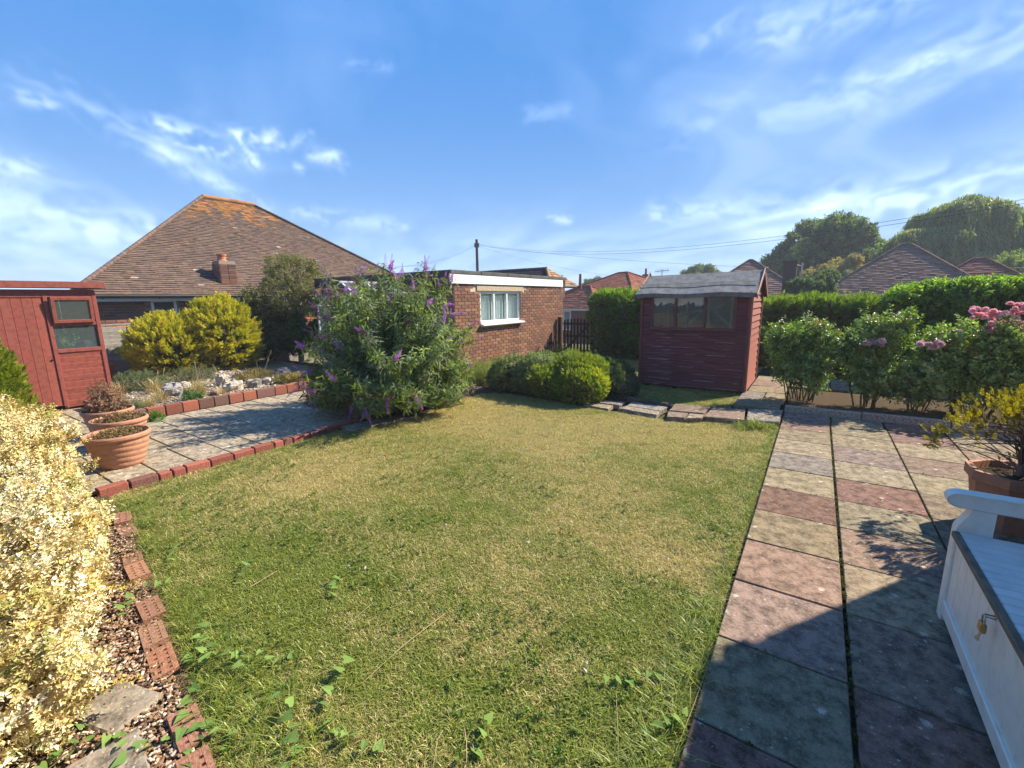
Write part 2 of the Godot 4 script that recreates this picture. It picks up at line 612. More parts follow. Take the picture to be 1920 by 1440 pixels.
func make_sky() -> void:
	var e := Environment.new()
	e.background_mode = Environment.BG_SKY
	e.tonemap_mode = Environment.TONE_MAPPER_LINEAR
	e.tonemap_exposure = 3.75
	e.sdfgi_enabled = true
	e.ssao_enabled = true
	e.ssil_enabled = true
	var s := ProceduralSkyMaterial.new()
	s.sky_top_color = lin(0.0215, 0.086, 0.225).linear_to_srgb()
	s.sky_horizon_color = lin(0.16, 0.24, 0.33).linear_to_srgb()
	s.sky_curve = 0.12
	s.ground_bottom_color = lin(0.10, 0.10, 0.07).linear_to_srgb()
	s.ground_horizon_color = lin(0.26, 0.30, 0.32).linear_to_srgb()
	s.sun_angle_max = 75.0
	s.sun_curve = 0.04
	s.sky_cover = clouds()
	s.energy_multiplier = 1.0
	var sky := Sky.new()
	sky.sky_material = s
	e.sky = sky
	e.fog_enabled = true
	e.fog_density = 0.0016
	e.fog_light_color = Color(0.93, 0.95, 1.0)
	var w := WorldEnvironment.new()
	w.name = "world"
	w.environment = e
	add_child(w)
	var sun := DirectionalLight3D.new()
	sun.name = "sun"
	sun.light_energy = 0.97
	sun.light_color = Color(1.0, 0.95, 0.86)
	sun.light_angular_distance = 0.5
	sun.shadow_enabled = true
	sun.look_at_from_position(SUN_FROM * 50.0, Vector3.ZERO, Vector3.UP)
	add_child(sun)

func clouds() -> ImageTexture:
	# thin high cloud: drawn-out cirrus over the whole dome and a few torn wisps, as brightness added to the blue
	var W := 1600
	var H := 800
	var im := Image.create(W, H, false, Image.FORMAT_RGBA8)
	im.fill(Color(1, 1, 1, 0))
	var big := FastNoiseLite.new()
	big.seed = 12
	big.frequency = 0.55
	big.fractal_octaves = 3
	var fibre := FastNoiseLite.new()
	fibre.seed = 5
	fibre.frequency = 1.0
	fibre.fractal_octaves = 5
	fibre.fractal_lacunarity = 2.3
	var a := PackedFloat32Array()
	a.resize(W * H)
	for j in range(0, H / 2):
		var el := PI * (0.5 - (j + 0.5) / H)
		var y := sin(el)
		var ce := cos(el)
		var inv := 1.0 / (y + 0.10)
		for i in W:
			var az := TAU * (i + 0.5) / W
			var x := sin(az) * ce * inv
			var z := -cos(az) * ce * inv
			# streaks lie along a wind that blows across the garden
			var u := x * 0.86 + z * 0.5
			var w := -x * 0.5 + z * 0.86
			var f := fibre.get_noise_2d(u * 0.35 + big.get_noise_2d(x * 0.6, z * 0.6) * 1.2, w * 1.5)
			var m := big.get_noise_2d(x * 0.45 + 9.0, z * 0.45) * 0.5 + 0.5
			var v := clampf((f + 0.2) * 1.1, 0.0, 1.0) * smoothstep(0.52, 0.9, m) * 0.35
			v += smoothstep(0.26, 0.0, y) * 0.24 * smoothstep(-0.35, 0.45, f)
			a[j * W + i] = v * 0.22
	# torn wisps: [x0, y0, x1, y1, half width, strength] in photo pixels, taken as directions
	var strokes := [[305, 240, 425, 285, 17, 0.75], [345, 252, 400, 262, 22, 0.35], [440, 255, 500, 262, 14, 0.55], [448, 262, 478, 302, 13, 0.75], [500, 262, 518, 246, 8, 0.4], [525, 278, 580, 252, 9, 0.35], [585, 288, 628, 290, 12, 0.6], [600, 292, 640, 312, 14, 0.3], [556, 312, 564, 316, 7, 0.4],
		[60, 130, 340, 300, 24, 0.20], [200, 215, 420, 345, 26, 0.18], [300, 285, 500, 392, 12, 0.32], [35, 180, 95, 196, 10, 0.4], [-20, 303, 55, 318, 14, 0.42], [-80, 385, 120, 405, 46, 0.42], [-60, 410, 300, 440, 34, 0.38],
		[1330, 75, 1470, 25, 28, 0.22], [1440, 70, 1720, -10, 26, 0.28], [1720, 120, 1800, 90, 12, 0.35], [1280, 240, 1640, 160, 34, 0.24], [1640, 170, 1960, 60, 44, 0.30], [1230, 400, 1560, 385, 22, 0.34], [1560, 390, 1960, 320, 34, 0.45], [1030, 410, 1068, 413, 8, 0.45], [560, 400, 760, 425, 16, 0.28], [650, 118, 730, 126, 9, 0.14], [990, 215, 1060, 208, 15, 0.16],
		[1600, 40, 2600, -60, 260, 0.14], [1450, 260, 2600, 160, 200, 0.14], [1150, 130, 1900, 20, 130, 0.06], [1450, 440, 2400, 380, 80, 0.16], [900, 470, 1500, 450, 50, 0.10]]
	for s in strokes:
		var d0 := ray(s[0], s[1])
		var d1 := ray(s[2], s[3])
		var wide: float = s[4] / FOCAL
		var reach := wide * 2.2
		var lo := 1e9
		var hi := -1e9
		var top_ := -1e9
		var bot := 1e9
		var a0 := atan2(d0.x, -d0.z)
		for t in 5:
			var d := d0.lerp(d1, t / 4.0).normalized()
			var el := asin(d.y)
			var az := a0 + wrapf(atan2(d.x, -d.z) - a0, -PI, PI)
			lo = minf(lo, az); hi = maxf(hi, az)
			top_ = maxf(top_, el); bot = minf(bot, el)
		var pad := reach / cos(minf(top_ + reach, 1.4))
		var seg := d1 - d0
		var len2 := seg.length_squared()
		var sidew := seg.cross(d0).normalized()
		for j in range(maxi(0, int((0.5 - (top_ + reach) / PI) * H)), mini(H / 2, int((0.5 - (bot - reach) / PI) * H) + 1)):
			var el := PI * (0.5 - (j + 0.5) / H)
			for ii in range(int((lo - pad) / TAU * W), int((hi + pad) / TAU * W) + 1):
				var az := TAU * (ii + 0.5) / W
				var d := Vector3(sin(az) * cos(el), sin(el), -cos(az) * cos(el))
				var t := clampf((d - d0).dot(seg) / len2, 0.0, 1.0)
				var off := d - (d0 + seg * t)
				var across := off.dot(sidew) / wide
				var along := (d - d0).dot(seg) / sqrt(len2) / wide
				var q := off.length() / wide
				var wx := big.get_noise_2d(along * 0.5 + s[0], across * 0.8 + s[1])
				var n := fibre.get_noise_2d(along * 0.16 + s[0] + wx * 0.4, across * 0.75 + wx * 1.1)
				var torn := smoothstep(-0.28, 0.42, n + 0.12 * (1.0 - q))
				var k := exp(-q * q * 1.5) * torn * smoothstep(2.15, 1.5, q)
				var at := j * W + posmod(ii, W)
				a[at] = a[at] + k * float(s[5]) * 0.29
	for j in range(0, H / 2):
		for i in W:
			var v := a[j * W + i]
			if v > 0.003:
				im.set_pixel(i, j, Color(0.93, 0.95, 1.0, clampf(v, 0.0, 1.0)))
	return ImageTexture.create_from_image(im)

# ---------------------------------------------------------------- ground
func inside(poly: PackedVector2Array, p: Vector2) -> bool:
	return Geometry2D.is_point_in_polygon(p, poly)

func sheet(poly: PackedVector2Array, y: float, thick: float, col: Color) -> Mesh:
	# a flat slab of ground with the given outline (x, z)
	var b := MB.new()
	b.col = col
	var idx := Geometry2D.triangulate_polygon(poly)
	for i in range(0, idx.size(), 3):
		b.tri(Vector3(poly[idx[i]].x, y, poly[idx[i]].y), Vector3(poly[idx[i + 1]].x, y, poly[idx[i + 1]].y), Vector3(poly[idx[i + 2]].x, y, poly[idx[i + 2]].y), Vector3.UP)
	var mid := Vector2.ZERO
	for p in poly:
		mid += p / poly.size()
	for i in poly.size():
		var p := poly[i]
		var q := poly[(i + 1) % poly.size()]
		var o := (p + q) * 0.5 - mid
		b.quad(Vector3(p.x, y, p.y), Vector3(q.x, y, q.y), Vector3(q.x, y - thick, q.y), Vector3(p.x, y - thick, p.y), Vector3(o.x, 0, o.y))
	return b.mesh()

func height_at(x: float, z: float) -> float:
	# the land falls away beyond the garden, down the hill
	var h := -0.09
	h -= 1.5 * smoothstep(-14.0, -30.0, z)
	h -= 0.45 * smoothstep(-11.5, -15.0, x) * smoothstep(-40.0, -14.0, z)
	return h

var lawn_edge := PackedVector2Array([Vector2(-0.29, 1.2), Vector2(-0.29, -6.62), Vector2(-0.75, -6.45), Vector2(-1.2, -6.33), Vector2(-1.62, -6.16), Vector2(-2.4, -6.24), Vector2(-3.0, -6.3), Vector2(-3.7, -6.45), Vector2(-4.5, -6.5), Vector2(-5.0, -6.3), Vector2(-4.95, -5.4), Vector2(-4.85, -4.5), Vector2(-4.93, -3.9), Vector2(-5.1, -3.6), Vector2(-5.12, -3.0), Vector2(-5.1, -1.05), Vector2(-4.1, -0.95), Vector2(-3.05, -0.78), Vector2(-2.05, -0.58), Vector2(-1.2, -0.38), Vector2(-0.9, 1.2)])
var back_grass := PackedVector2Array([Vector2(-0.98, -7.02), Vector2(-0.98, -12.6), Vector2(-6.45, -12.6), Vector2(-6.45, -7.3), Vector2(-4.6, -7.45), Vector2(-2.9, -7.06), Vector2(-1.75, -6.98)])

func dryness(x: float, z: float, f: FastNoiseLite) -> float:
	# 0 lush, 1 straw: scorched in the middle and at the far end, greener by the path, the kerb and the house
	var d := 0.56 + f.get_noise_2d(x * 1.0, z * 1.0) * 0.75 + f.get_noise_2d(x * 4.0 + 50.0, z * 4.0) * 0.3
	for p in [[-1.84, -5.5, 0.9, 0.35], [-2.9, -4.3, 1.0, 0.38], [-1.15, -3.4, 0.55, 0.35], [-4.2, -5.2, 0.9, 0.35], [-1.0, -1.7, 0.45, 0.3], [-1.2, -2.75, 0.5, 0.2], [-4.4, -2.3, 0.7, 0.25], [-3.2, -5.6, 1.2, 0.25]]:
		d += p[3] * exp(-(Vector2(x, z) - Vector2(p[0], p[1])).length_squared() / (p[2] * p[2]))
	for p in [[-0.5, -5.4, 0.5, 0.45], [-0.45, -4.4, 0.4, 0.35], [-0.45, -2.2, 0.35, 0.5], [-0.5, -1.4, 0.45, 0.5], [-2.5, -0.9, 0.8, 0.45], [-4.3, -1.2, 0.7, 0.25], [-2.9, -2.9, 0.7, 0.3], [-2.0, -2.1, 0.6, 0.2], [-1.9, -1.2, 0.6, 0.4], [-0.7, -0.9, 0.6, 0.35], [-0.45, -3.4, 0.35, 0.3], [-2.45, -3.4, 0.5, 0.25]]:
		d -= p[3] * exp(-(Vector2(x, z) - Vector2(p[0], p[1])).length_squared() / (p[2] * p[2]))
	return clampf(d, 0.0, 1.0)

func make_ground() -> void:
	var b := MB.new()
	var xs := [-420.0, -200.0, -90.0, -45.0, -28.0, -20.0, -17.0, -15.0, -13.5, -12.0, -11.0, -8.0, -4.0, 0.0, 4.0, 8.0, 14.0, 24.0, 50.0, 110.0, 220.0, 420.0]
	var zs := [-420.0, -200.0, -110.0, -70.0, -50.0, -40.0, -34.0, -30.0, -27.0, -24.0, -21.0, -18.0, -16.0, -14.0, -12.0, -9.0, -6.0, -3.0, 0.0, 4.0, 12.0, 40.0, 120.0, 420.0]
	b.col = lin(0.10, 0.105, 0.045)
	for i in xs.size() - 1:
		for j in zs.size() - 1:
			b.quad(Vector3(xs[i], height_at(xs[i], zs[j]), zs[j]), Vector3(xs[i + 1], height_at(xs[i + 1], zs[j]), zs[j]), Vector3(xs[i + 1], height_at(xs[i + 1], zs[j + 1]), zs[j + 1]), Vector3(xs[i], height_at(xs[i], zs[j + 1]), zs[j + 1]), Vector3.UP)
	ground_piece("ground", b.mesh(), M.far_ground)
	ground_piece("lawn", sheet(lawn_edge, -0.045, 0.05, lin(0.24, 0.185, 0.08)), M.thatch)
	ground_piece("rear_lawn", sheet(back_grass, -0.045, 0.05, lin(0.21, 0.17, 0.075)), M.thatch)
	ground_piece("path_bedding", sheet(PackedVector2Array([Vector2(-0.27, 3), Vector2(-0.27, -7.45), Vector2(4.0, -7.45), Vector2(4.0, 3)]), -0.022, 0.06, lin(0.045, 0.04, 0.03)), M.soil)
	ground_piece("rose_bed", sheet(PackedVector2Array([Vector2(-0.25, -7.66), Vector2(4.6, -7.9), Vector2(4.6, -9.45), Vector2(-0.3, -9.2)]), 0.015, 0.1, lin(0.13, 0.095, 0.065)), M.soil)
	ground_piece("rear_path_bedding", sheet(PackedVector2Array([Vector2(-0.97, -6.98), Vector2(-0.28, -7.5), Vector2(-0.33, -9.2), Vector2(5.0, -9.47), Vector2(5.0, -11.2), Vector2(-0.97, -11.2)]), -0.03, 0.06, lin(0.06, 0.05, 0.035)), M.soil)
	ground_piece("shrub_border", sheet(PackedVector2Array([Vector2(-0.92, 1.6), Vector2(-1.21, -0.38), Vector2(-2.05, -0.575), Vector2(-3.05, -0.775), Vector2(-4.1, -0.945), Vector2(-5.13, -1.05), Vector2(-5.6, -1.02), Vector2(-6.6, -0.9), Vector2(-6.6, 1.6)]), -0.03, 0.06, lin(0.16, 0.105, 0.065)), M.soil)
	ground_piece("buddleia_bed", sheet(PackedVector2Array([Vector2(-5.13, -3.62), Vector2(-4.96, -3.92), Vector2(-4.88, -4.5), Vector2(-4.98, -5.4), Vector2(-5.03, -6.33), Vector2(-4.5, -6.54), Vector2(-3.7, -6.48), Vector2(-2.95, -6.33), Vector2(-2.92, -7.03), Vector2(-4.6, -7.42), Vector2(-6.43, -7.28), Vector2(-6.43, -5.2), Vector2(-5.6, -4.4), Vector2(-5.2, -3.7)]), -0.02, 0.06, lin(0.13, 0.10, 0.065)), M.soil)
	# sward
	var f := FastNoiseLite.new()
	f.seed = 77
	f.frequency = 0.55
	f.fractal_octaves = 4
	var green := [lin(0.215, 0.265, 0.032), lin(0.28, 0.325, 0.05), lin(0.16, 0.21, 0.026), lin(0.35, 0.35, 0.09)]
	var straw := [lin(0.650, 0.520, 0.234), lin(0.559, 0.442, 0.182), lin(0.468, 0.377, 0.156), lin(0.325, 0.305, 0.091), lin(0.754, 0.624, 0.325)]
	var gm := [tuft(1, 32, 0.028, 0.05, 0.0036, 1.1, green), tuft(2, 32, 0.025, 0.05, 0.0034, 1.25, green)]
	var sm := [tuft(3, 34, 0.022, 0.05, 0.0030, 1.7, straw), tuft(4, 34, 0.024, 0.05, 0.0028, 1.5, straw)]
	var mixed := [tuft(5, 34, 0.026, 0.05, 0.0034, 1.2, green + straw), tuft(6, 30, 0.028, 0.05, 0.0034, 1.3, green + straw + straw)]
	var meshes := gm + sm + mixed
	for which in 2:
		var poly: PackedVector2Array = lawn_edge if which == 0 else back_grass
		var xf := [[], [], [], [], [], []]
		var cl := [[], [], [], [], [], []]
		var lo := poly[0]
		var hi := poly[0]
		for p in poly:
			lo = lo.min(p)
			hi = hi.max(p)
		var count := 46000 if which == 0 else 13000
		for i in count:
			var p := Vector2(rnd(lo.x, hi.x), rnd(lo.y, hi.y))
			if not inside(poly, p) or p.y > 0.6:
				continue
			var d := dryness(p.x, p.y, f)
			if which == 1:
				d = clampf(d + 0.1 - 0.5 * smoothstep(-9.0, -7.2, p.y), 0.0, 1.0)
			var roll := R.randf()
			var k := 0
			if roll < d * d:
				k = 2 + R.randi() % 2
			elif roll < d * d + (1.0 - d) * (1.0 - d):
				k = R.randi() % 2
			else:
				k = 4 + R.randi() % 2
			var s := rnd(0.8, 1.25) * lerpf(1.1, 0.9, d)
			xf[k].append(Transform3D(Basis(Vector3.UP, R.randf() * TAU).scaled(Vector3(s, s * rnd(0.8, 1.3), s)), Vector3(p.x, -0.045, p.y)))
			cl[k].append(vary(Color(1, 1, 1), 0.16))
		var holder := Node3D.new()
		holder.name = "grass" if which == 0 else "rear_grass"
		holder.set_meta("kind", "stuff")
		holder.set_meta("label", "short patchy grass, part green and part scorched to straw" if which == 0 else "short grass in front of the weathered red shed")
		holder.set_meta("category", "grass")
		add_child(holder)
		for k in 6:
			many("blades", meshes[k], M.grass, holder, xf[k], cl[k])
	# stray longer blades and seed stalks that the mower bent over
	var stray := [tuft(13, 6, 0.07, 0.03, 0.0034, 0.9, green), tuft(14, 5, 0.085, 0.03, 0.0026, 1.0, straw)]
	var yx := [[], []]
	var yc := [[], []]
	for i in 5200:
		var p := Vector2(rnd(-5.1, -0.3), rnd(-6.5, 0.5))
		if not inside(lawn_edge, p):
			continue
		var k := 1 if R.randf() < dryness(p.x, p.y, f) else 0
		yx[k].append(Transform3D(Basis(Vector3.UP, R.randf() * TAU).scaled(Vector3.ONE * rnd(0.5, 1.1)), Vector3(p.x, -0.045, p.y)))
		yc[k].append(vary(Color(1, 1, 1), 0.25))
	for k in 2:
		many("stray_blades", stray[k], M.grass, get_node("grass"), yx[k], yc[k])
	# taller, uncut grass along the edges the mower misses
	var tall := [tuft(11, 26, 0.085, 0.035, 0.0045, 0.9, green + [lin(0.19, 0.27, 0.05)]), tuft(12, 22, 0.11, 0.03, 0.0045, 1.1, green + [lin(0.2, 0.29, 0.05), lin(0.38, 0.33, 0.12)])]
	var tx := [[], []]
	var tc := [[], []]
	var runs := [[Vector2(-0.38, 0.2), Vector2(-0.34, -2.4), 420, 0.07, 0.9], [Vector2(-0.33, -2.4), Vector2(-0.31, -6.5), 420, 0.04, 0.6], [Vector2(-0.7, -6.3), Vector2(-0.4, -6.5), 40, 0.06, 1.3], [Vector2(-5.08, -1.15), Vector2(-5.08, -3.4), 110, 0.04, 0.6], [Vector2(-4.9, -1.15), Vector2(-2.0, -0.6), 300, 0.08, 0.75], [Vector2(-2.6, -0.75), Vector2(-1.2, -0.45), 170, 0.2, 0.9], [Vector2(-0.98, -7.1), Vector2(-2.7, -8.3), 60, 0.05, 0.6], [Vector2(-3.0, -6.42), Vector2(-4.9, -6.35), 90, 0.05, 0.5], [Vector2(-4.9, -5.6), Vector2(-4.95, -4.0), 60, 0.06, 0.6], [Vector2(-2.8, -8.42), Vector2(-1.0, -8.4), 80, 0.05, 0.8], [Vector2(-6.4, -7.6), Vector2(-6.4, -11.8), 150, 0.06, 0.9]]
	for r in runs:
		for i in int(r[2]):
			var p: Vector2 = r[0].lerp(r[1], R.randf()) + Vector2(R.randfn(), R.randfn()) * float(r[3])
			if not (inside(lawn_edge, p) or inside(back_grass, p)):
				continue
			var k := R.randi() % 2
			var s: float = rnd(0.6, 1.2) * float(r[4])
			tx[k].append(Transform3D(Basis(Vector3.UP, R.randf() * TAU).scaled(Vector3.ONE * s), Vector3(p.x, -0.05, p.y)))
			tc[k].append(vary(Color(1, 1, 1), 0.2))
	var edge := Node3D.new()
	edge.name = "edge_grass"
	edge.set_meta("kind", "stuff")
	edge.set_meta("label", "longer green grass left uncut along the edges of the lawn")
	edge.set_meta("category", "grass")
	add_child(edge)
	for k in 2:
		many("blades", tall[k], M.grass, edge, tx[k], tc[k])
	# clover and other small flat weeds in the near lawn
	var clover := [sprig(20, 7, 0.016, 0.013, 0.02, [lin(0.13, 0.20, 0.03), lin(0.16, 0.24, 0.04)], 0.5), sprig(21, 6, 0.02, 0.012, 0.02, [lin(0.15, 0.22, 0.04), lin(0.2, 0.27, 0.05)], 0.4)]
	var cx := [[], []]
	var cc := [[], []]
	for i in 5200:
		var p := Vector2(rnd(-4.9, -0.32), rnd(-3.4, 0.3))
		if not inside(lawn_edge, p) or f.get_noise_2d(p.x * 2.0 + 200.0, p.y * 2.0) < 0.02 + 0.12 * smoothstep(-1.5, -3.0, p.y):
			continue
		var k := R.randi() % 2
		cx[k].append(Transform3D(Basis(Vector3.UP, R.randf() * TAU).scaled(Vector3.ONE * rnd(0.7, 1.3)), Vector3(p.x, rnd(-0.035, -0.02), p.y)))
		cc[k].append(vary(Color(1, 1, 1), 0.25))
	var cl2 := Node3D.new()
	cl2.name = "clover"
	cl2.set_meta("kind", "stuff")
	cl2.set_meta("label", "clover and small round leaved weeds among the lawn grass")
	cl2.set_meta("category", "weeds")
	add_child(cl2)
	for k in 2:
		many("leaves", clover[k], M.leaf, cl2, cx[k], cc[k])

# ---------------------------------------------------------------- paving
func slab_at(parent: Node3D, x0: float, x1: float, z0: float, z1: float, y: float, thick: float, tint: Color, m: Material, tilt := 0.004, called := "slab") -> void:
	var size := Vector3(absf(x1 - x0), thick, absf(z1 - z0))
	var bas := Basis.from_euler(Vector3(rnd(-tilt, tilt), rnd(-tilt, tilt) * 0.8, rnd(-tilt, tilt)))
	place(called, bevel_box(size, 0.004, tint), m, parent, Vector3((x0 + x1) * 0.5, y - thick * 0.5 + rnd(-0.002, 0.002), (z0 + z1) * 0.5), bas)

func make_paths() -> void:
	var buff := lin(0.285, 0.228, 0.150)
	var pink := lin(0.270, 0.188, 0.142)
	var red := lin(0.235, 0.142, 0.110)
	var grey := lin(0.25, 0.215, 0.185)
	var path := setting("path", "path of buff, pink and grey square slabs beside the lawn")
	var a := [red, red, buff, pink, pink, buff, red, buff, grey, buff, buff, pink]
	var bb := [buff, red, red, pink, buff, pink, buff, red, buff, pink.lerp(grey, 0.5), buff, buff]
	var cc := [pink, buff, red, buff, pink, buff, buff, pink.lerp(buff, 0.5), buff, pink, buff, red]
	var dd := [buff, pink, buff, red, buff, pink, buff, red, buff, buff, pink, buff]
	var z := -0.565
	for k in 12:
		var j := 0.0035
		slab_at(path, -0.265, 0.255, z - j + rnd(-0.004, 0.004), z - 0.535 + j, 0.0, 0.045, vary(a[k], 0.14), M.paving)
		slab_at(path, 0.274, 0.834, z - j, z - 0.535 + j, 0.0, 0.045, vary(bb[k], 0.14), M.paving)
		slab_at(path, 0.846, 1.386, z - j + 0.02, z - 0.535 + j + 0.02, 0.0, 0.045, vary(cc[k], 0.14), M.paving)
		slab_at(path, 1.40, 1.94, z - j, z - 0.535 + j, 0.0, 0.045, vary(dd[k], 0.06), M.paving)
		if z < -4.6:
			slab_at(path, 1.955, 2.49, z - j, z - 0.535 + j, 0.0, 0.045, vary(cc[(k + 4) % 12], 0.06), M.paving)
			slab_at(path, 2.505, 3.04, z - j, z - 0.535 + j, 0.0, 0.045, vary(a[(k + 5) % 12], 0.06), M.paving)
		z -= 0.535
	for k in 3:
		slab_at(path, -0.265, 0.255, -0.56 + k * 0.535, -0.03 + k * 0.535, 0.0, 0.045, vary([buff, pink, red][k], 0.06), M.paving)
		slab_at(path, 0.288, 0.832, -0.56 + k * 0.535, -0.03 + k * 0.535, 0.0, 0.045, vary([red, buff, pink][k], 0.06), M.paving)
		slab_at(path, 0.846, 1.386, -0.56 + k * 0.535, -0.03 + k * 0.535, 0.0, 0.045, vary([buff, red, buff][k], 0.06), M.paving)
	var moss := sprig(26, 9, 0.012, 0.008, 0.012, [Color(1, 1, 1), Color(1.3, 1.2, 1.0), Color(0.7, 0.7, 0.7)], 0.5)
	var mx := []
	var mc := []
	for i in 900:
		var p := Vector3(0.268 + rnd(-0.010, 0.010), 0, rnd(-7.2, 0.0))
		var roll := R.randf()
		if roll < 0.35:
			p = Vector3(rnd(-0.25, 1.9), 0, -0.565 - 0.535 * float(R.randi() % 12) + rnd(-0.004, 0.004))
		elif roll < 0.5:
			p.x = 0.839 + rnd(-0.006, 0.006)
		mx.append(Transform3D(Basis(Vector3.UP, R.randf() * TAU).scaled(Vector3.ONE * rnd(0.5, 1.4)), p + Vector3.UP * rnd(-0.02, -0.006)))
		mc.append(vary([lin(0.10, 0.12, 0.03), lin(0.14, 0.11, 0.06), lin(0.16, 0.18, 0.05), lin(0.08, 0.06, 0.04)][R.randi() % 4], 0.25))
	var mo := many("joint_moss", moss, M.soft_leaf, self, mx, mc)
	mo.set_meta("label", "moss and dirt growing in the joints of the path")
	mo.set_meta("category", "moss")
	# short strip of cut slabs where the path meets the rose bed
	for x in [-0.265, 0.288, 0.846, 1.40, 1.955, 2.505]:
		slab_at(path, x, x + 0.53, -6.995, -7.40, 0.0, 0.045, vary([pink, buff, red, buff, pink, grey][int((x + 0.3) / 0.55) % 6], 0.08), M.paving)
	# rear path past the shed and behind the roses
	var rear := setting("rear_path", "uneven slabs between the shed and the rose bed")
	for q in [[-0.95, -0.34, -7.42, -7.95, buff], [-0.95, -0.62, -7.98, -8.62, grey], [-0.60, -0.31, -7.98, -8.64, buff], [-0.9, -0.33, -8.68, -9.28, buff], [-0.9, -0.33, -9.32, -9.9, pink], [-0.9, -0.33, -9.94, -10.5, buff]]:
		slab_at(rear, q[0], q[1], q[2], q[3], 0.012, 0.05, vary(q[4], 0.08), M.paving, 0.02)
	var x := -0.28
	while x < 4.4:
		slab_at(rear, x, x + 0.58, -9.52, -10.1, 0.012, 0.05, vary(buff, 0.08), M.paving, 0.01)
		slab_at(rear, x, x + 0.58, -10.13, -10.7, 0.012, 0.05, vary(buff.lerp(pink, 0.3), 0.08), M.paving, 0.01)
		x += 0.6
	# kerb of the rose bed
	var kerb := thing("concrete_kerb", "low grey concrete kerb edging the rose bed", "kerb", Vector3(-0.28, 0, -7.5))
	var kx := 0.0
	while kx < 4.0:
		var L := 0.9
		place("kerb_stone", bevel_box(Vector3(L - 0.01, 0.15, 0.06), 0.008, vary(lin(0.34, 0.31, 0.27), 0.12)), M.stone, kerb, Vector3(kx + L * 0.5, -0.005, -0.055 * (kx + L * 0.5)), Basis.from_euler(Vector3(rnd(-0.04, 0.04), 0.055, rnd(-0.01, 0.01))))
		kx += L
	# slabs and cut stones that divide the two lawns: each lies loose
	var loose := [
		["pale buff slab lying beside the juniper mound", [-2.96, -6.33], [-2.50, -6.25], [-2.52, -6.50], [-2.96, -6.52], 0.0, buff],
		["blue grey slab set behind the pale slab by the juniper", [-2.80, -6.55], [-2.44, -6.55], [-2.42, -6.80], [-2.80, -6.80], 0.004, grey],
		["long pale slab with a worn front edge in the middle of the row", [-2.37, -6.32], [-1.76, -6.22], [-1.77, -6.44], [-2.33, -6.52], 0.014, buff.lerp(grey, 0.4)],
		["large slate grey slab behind the long pale slab", [-2.33, -6.55], [-1.78, -6.47], [-1.76, -6.78], [-2.34, -6.86], 0.012, grey],
		["narrow brown step stone at the left of the pink slabs", [-1.60, -6.14], [-1.38, -6.2], [-1.40, -6.48], [-1.66, -6.44], 0.03, pink.lerp(grey, 0.3)],
		["narrow brown step stone right of its twin under the pink slab", [-1.36, -6.2], [-1.17, -6.3], [-1.19, -6.52], [-1.38, -6.49], 0.026, pink.lerp(buff, 0.3)],
		["pink slab resting on the two brown step stones", [-1.66, -6.47], [-1.20, -6.54], [-1.20, -7.0], [-1.70, -6.94], 0.04, pink],
		["broad pink slab between its pink neighbour and the blue slab", [-1.17, -6.36], [-0.68, -6.46], [-0.74, -7.12], [-1.18, -7.02], 0.036, pink],
		["blue grey speckled slab at the corner of the path", [-0.66, -6.48], [-0.285, -6.62], [-0.285, -7.36], [-0.72, -7.2], 0.028, grey.lerp(buff, 0.2)]]
	for l in loose:
		var b := MB.new()
		b.col = vary(l[6], 0.05)
		var yy: float = l[5]
		var P := []
		for k in 4:
			P.append(Vector2(l[1 + k][0], l[1 + k][1]))
		var mid: Vector2 = (P[0] + P[1] + P[2] + P[3]) * 0.25
		var ring := []
		for k in 4:
			for t in 5:
				var q: Vector2 = P[k].lerp(P[(k + 1) % 4], t / 5.0)
				ring.append(q + (q - mid).normalized() * rnd(-0.012, 0.006))
		for k in ring.size():
			var q0: Vector2 = ring[k]
			var q1: Vector2 = ring[(k + 1) % ring.size()]
			var i0 := q0.lerp(mid, 0.03)
			var i1 := q1.lerp(mid, 0.03)
			var o := Vector3(q0.x - mid.x, 0, q0.y - mid.y)
			b.tri(Vector3(mid.x, yy, mid.y), Vector3(i0.x, yy, i0.y), Vector3(i1.x, yy, i1.y), Vector3.UP)
			b.quad(Vector3(i0.x, yy, i0.y), Vector3(i1.x, yy, i1.y), Vector3(q1.x, yy - 0.008, q1.y), Vector3(q0.x, yy - 0.008, q0.y), Vector3.UP + o)
			b.quad(Vector3(q0.x, yy - 0.008, q0.y), Vector3(q1.x, yy - 0.008, q1.y), Vector3(q1.x, -0.06, q1.y), Vector3(q0.x, -0.06, q0.y), o)
		top("loose_slab", b.mesh(), M.paving_lichen if yy < 0.03 else M.paving, l[0], "paving slab", Vector3.ZERO, Basis(), "slabs between the two lawns")
	# dark edging stones behind them
	var es := [[-2.9, -7.04], [-2.62, -7.0], [-2.38, -6.98], [-2.15, -6.93], [-1.95, -6.88], [-1.8, -6.84]]
	var edging := thing("stone_edging", "row of dark rough edging stones behind the grey slabs", "edging", Vector3(-2.35, -0.05, -6.95))
	for q in es:
		place("edging_stone", rock(int(q[0] * 1000) + 7, Vector3(0.15, 0.065, 0.05), vary(lin(0.11, 0.085, 0.07), 0.25)), M.stone, edging, Vector3(q[0] + 2.35, 0.05, q[1] + 6.95), Basis(Vector3.UP, rnd(-0.3, 0.0)))
	# slab let into the lawn beside the buddleia
	var sl := MB.new()
	sl.col = buff
	sl.box(Vector3.ZERO, Vector3(0.28, 0.04, 0.95), Basis(Vector3.UP, -0.2), 0.006)
	top("loose_slab", sl.mesh(), M.paving_lichen, "buff slab let into the lawn at the foot of the buddleia", "paving slab", Vector3(-4.98, -0.02, -3.95))

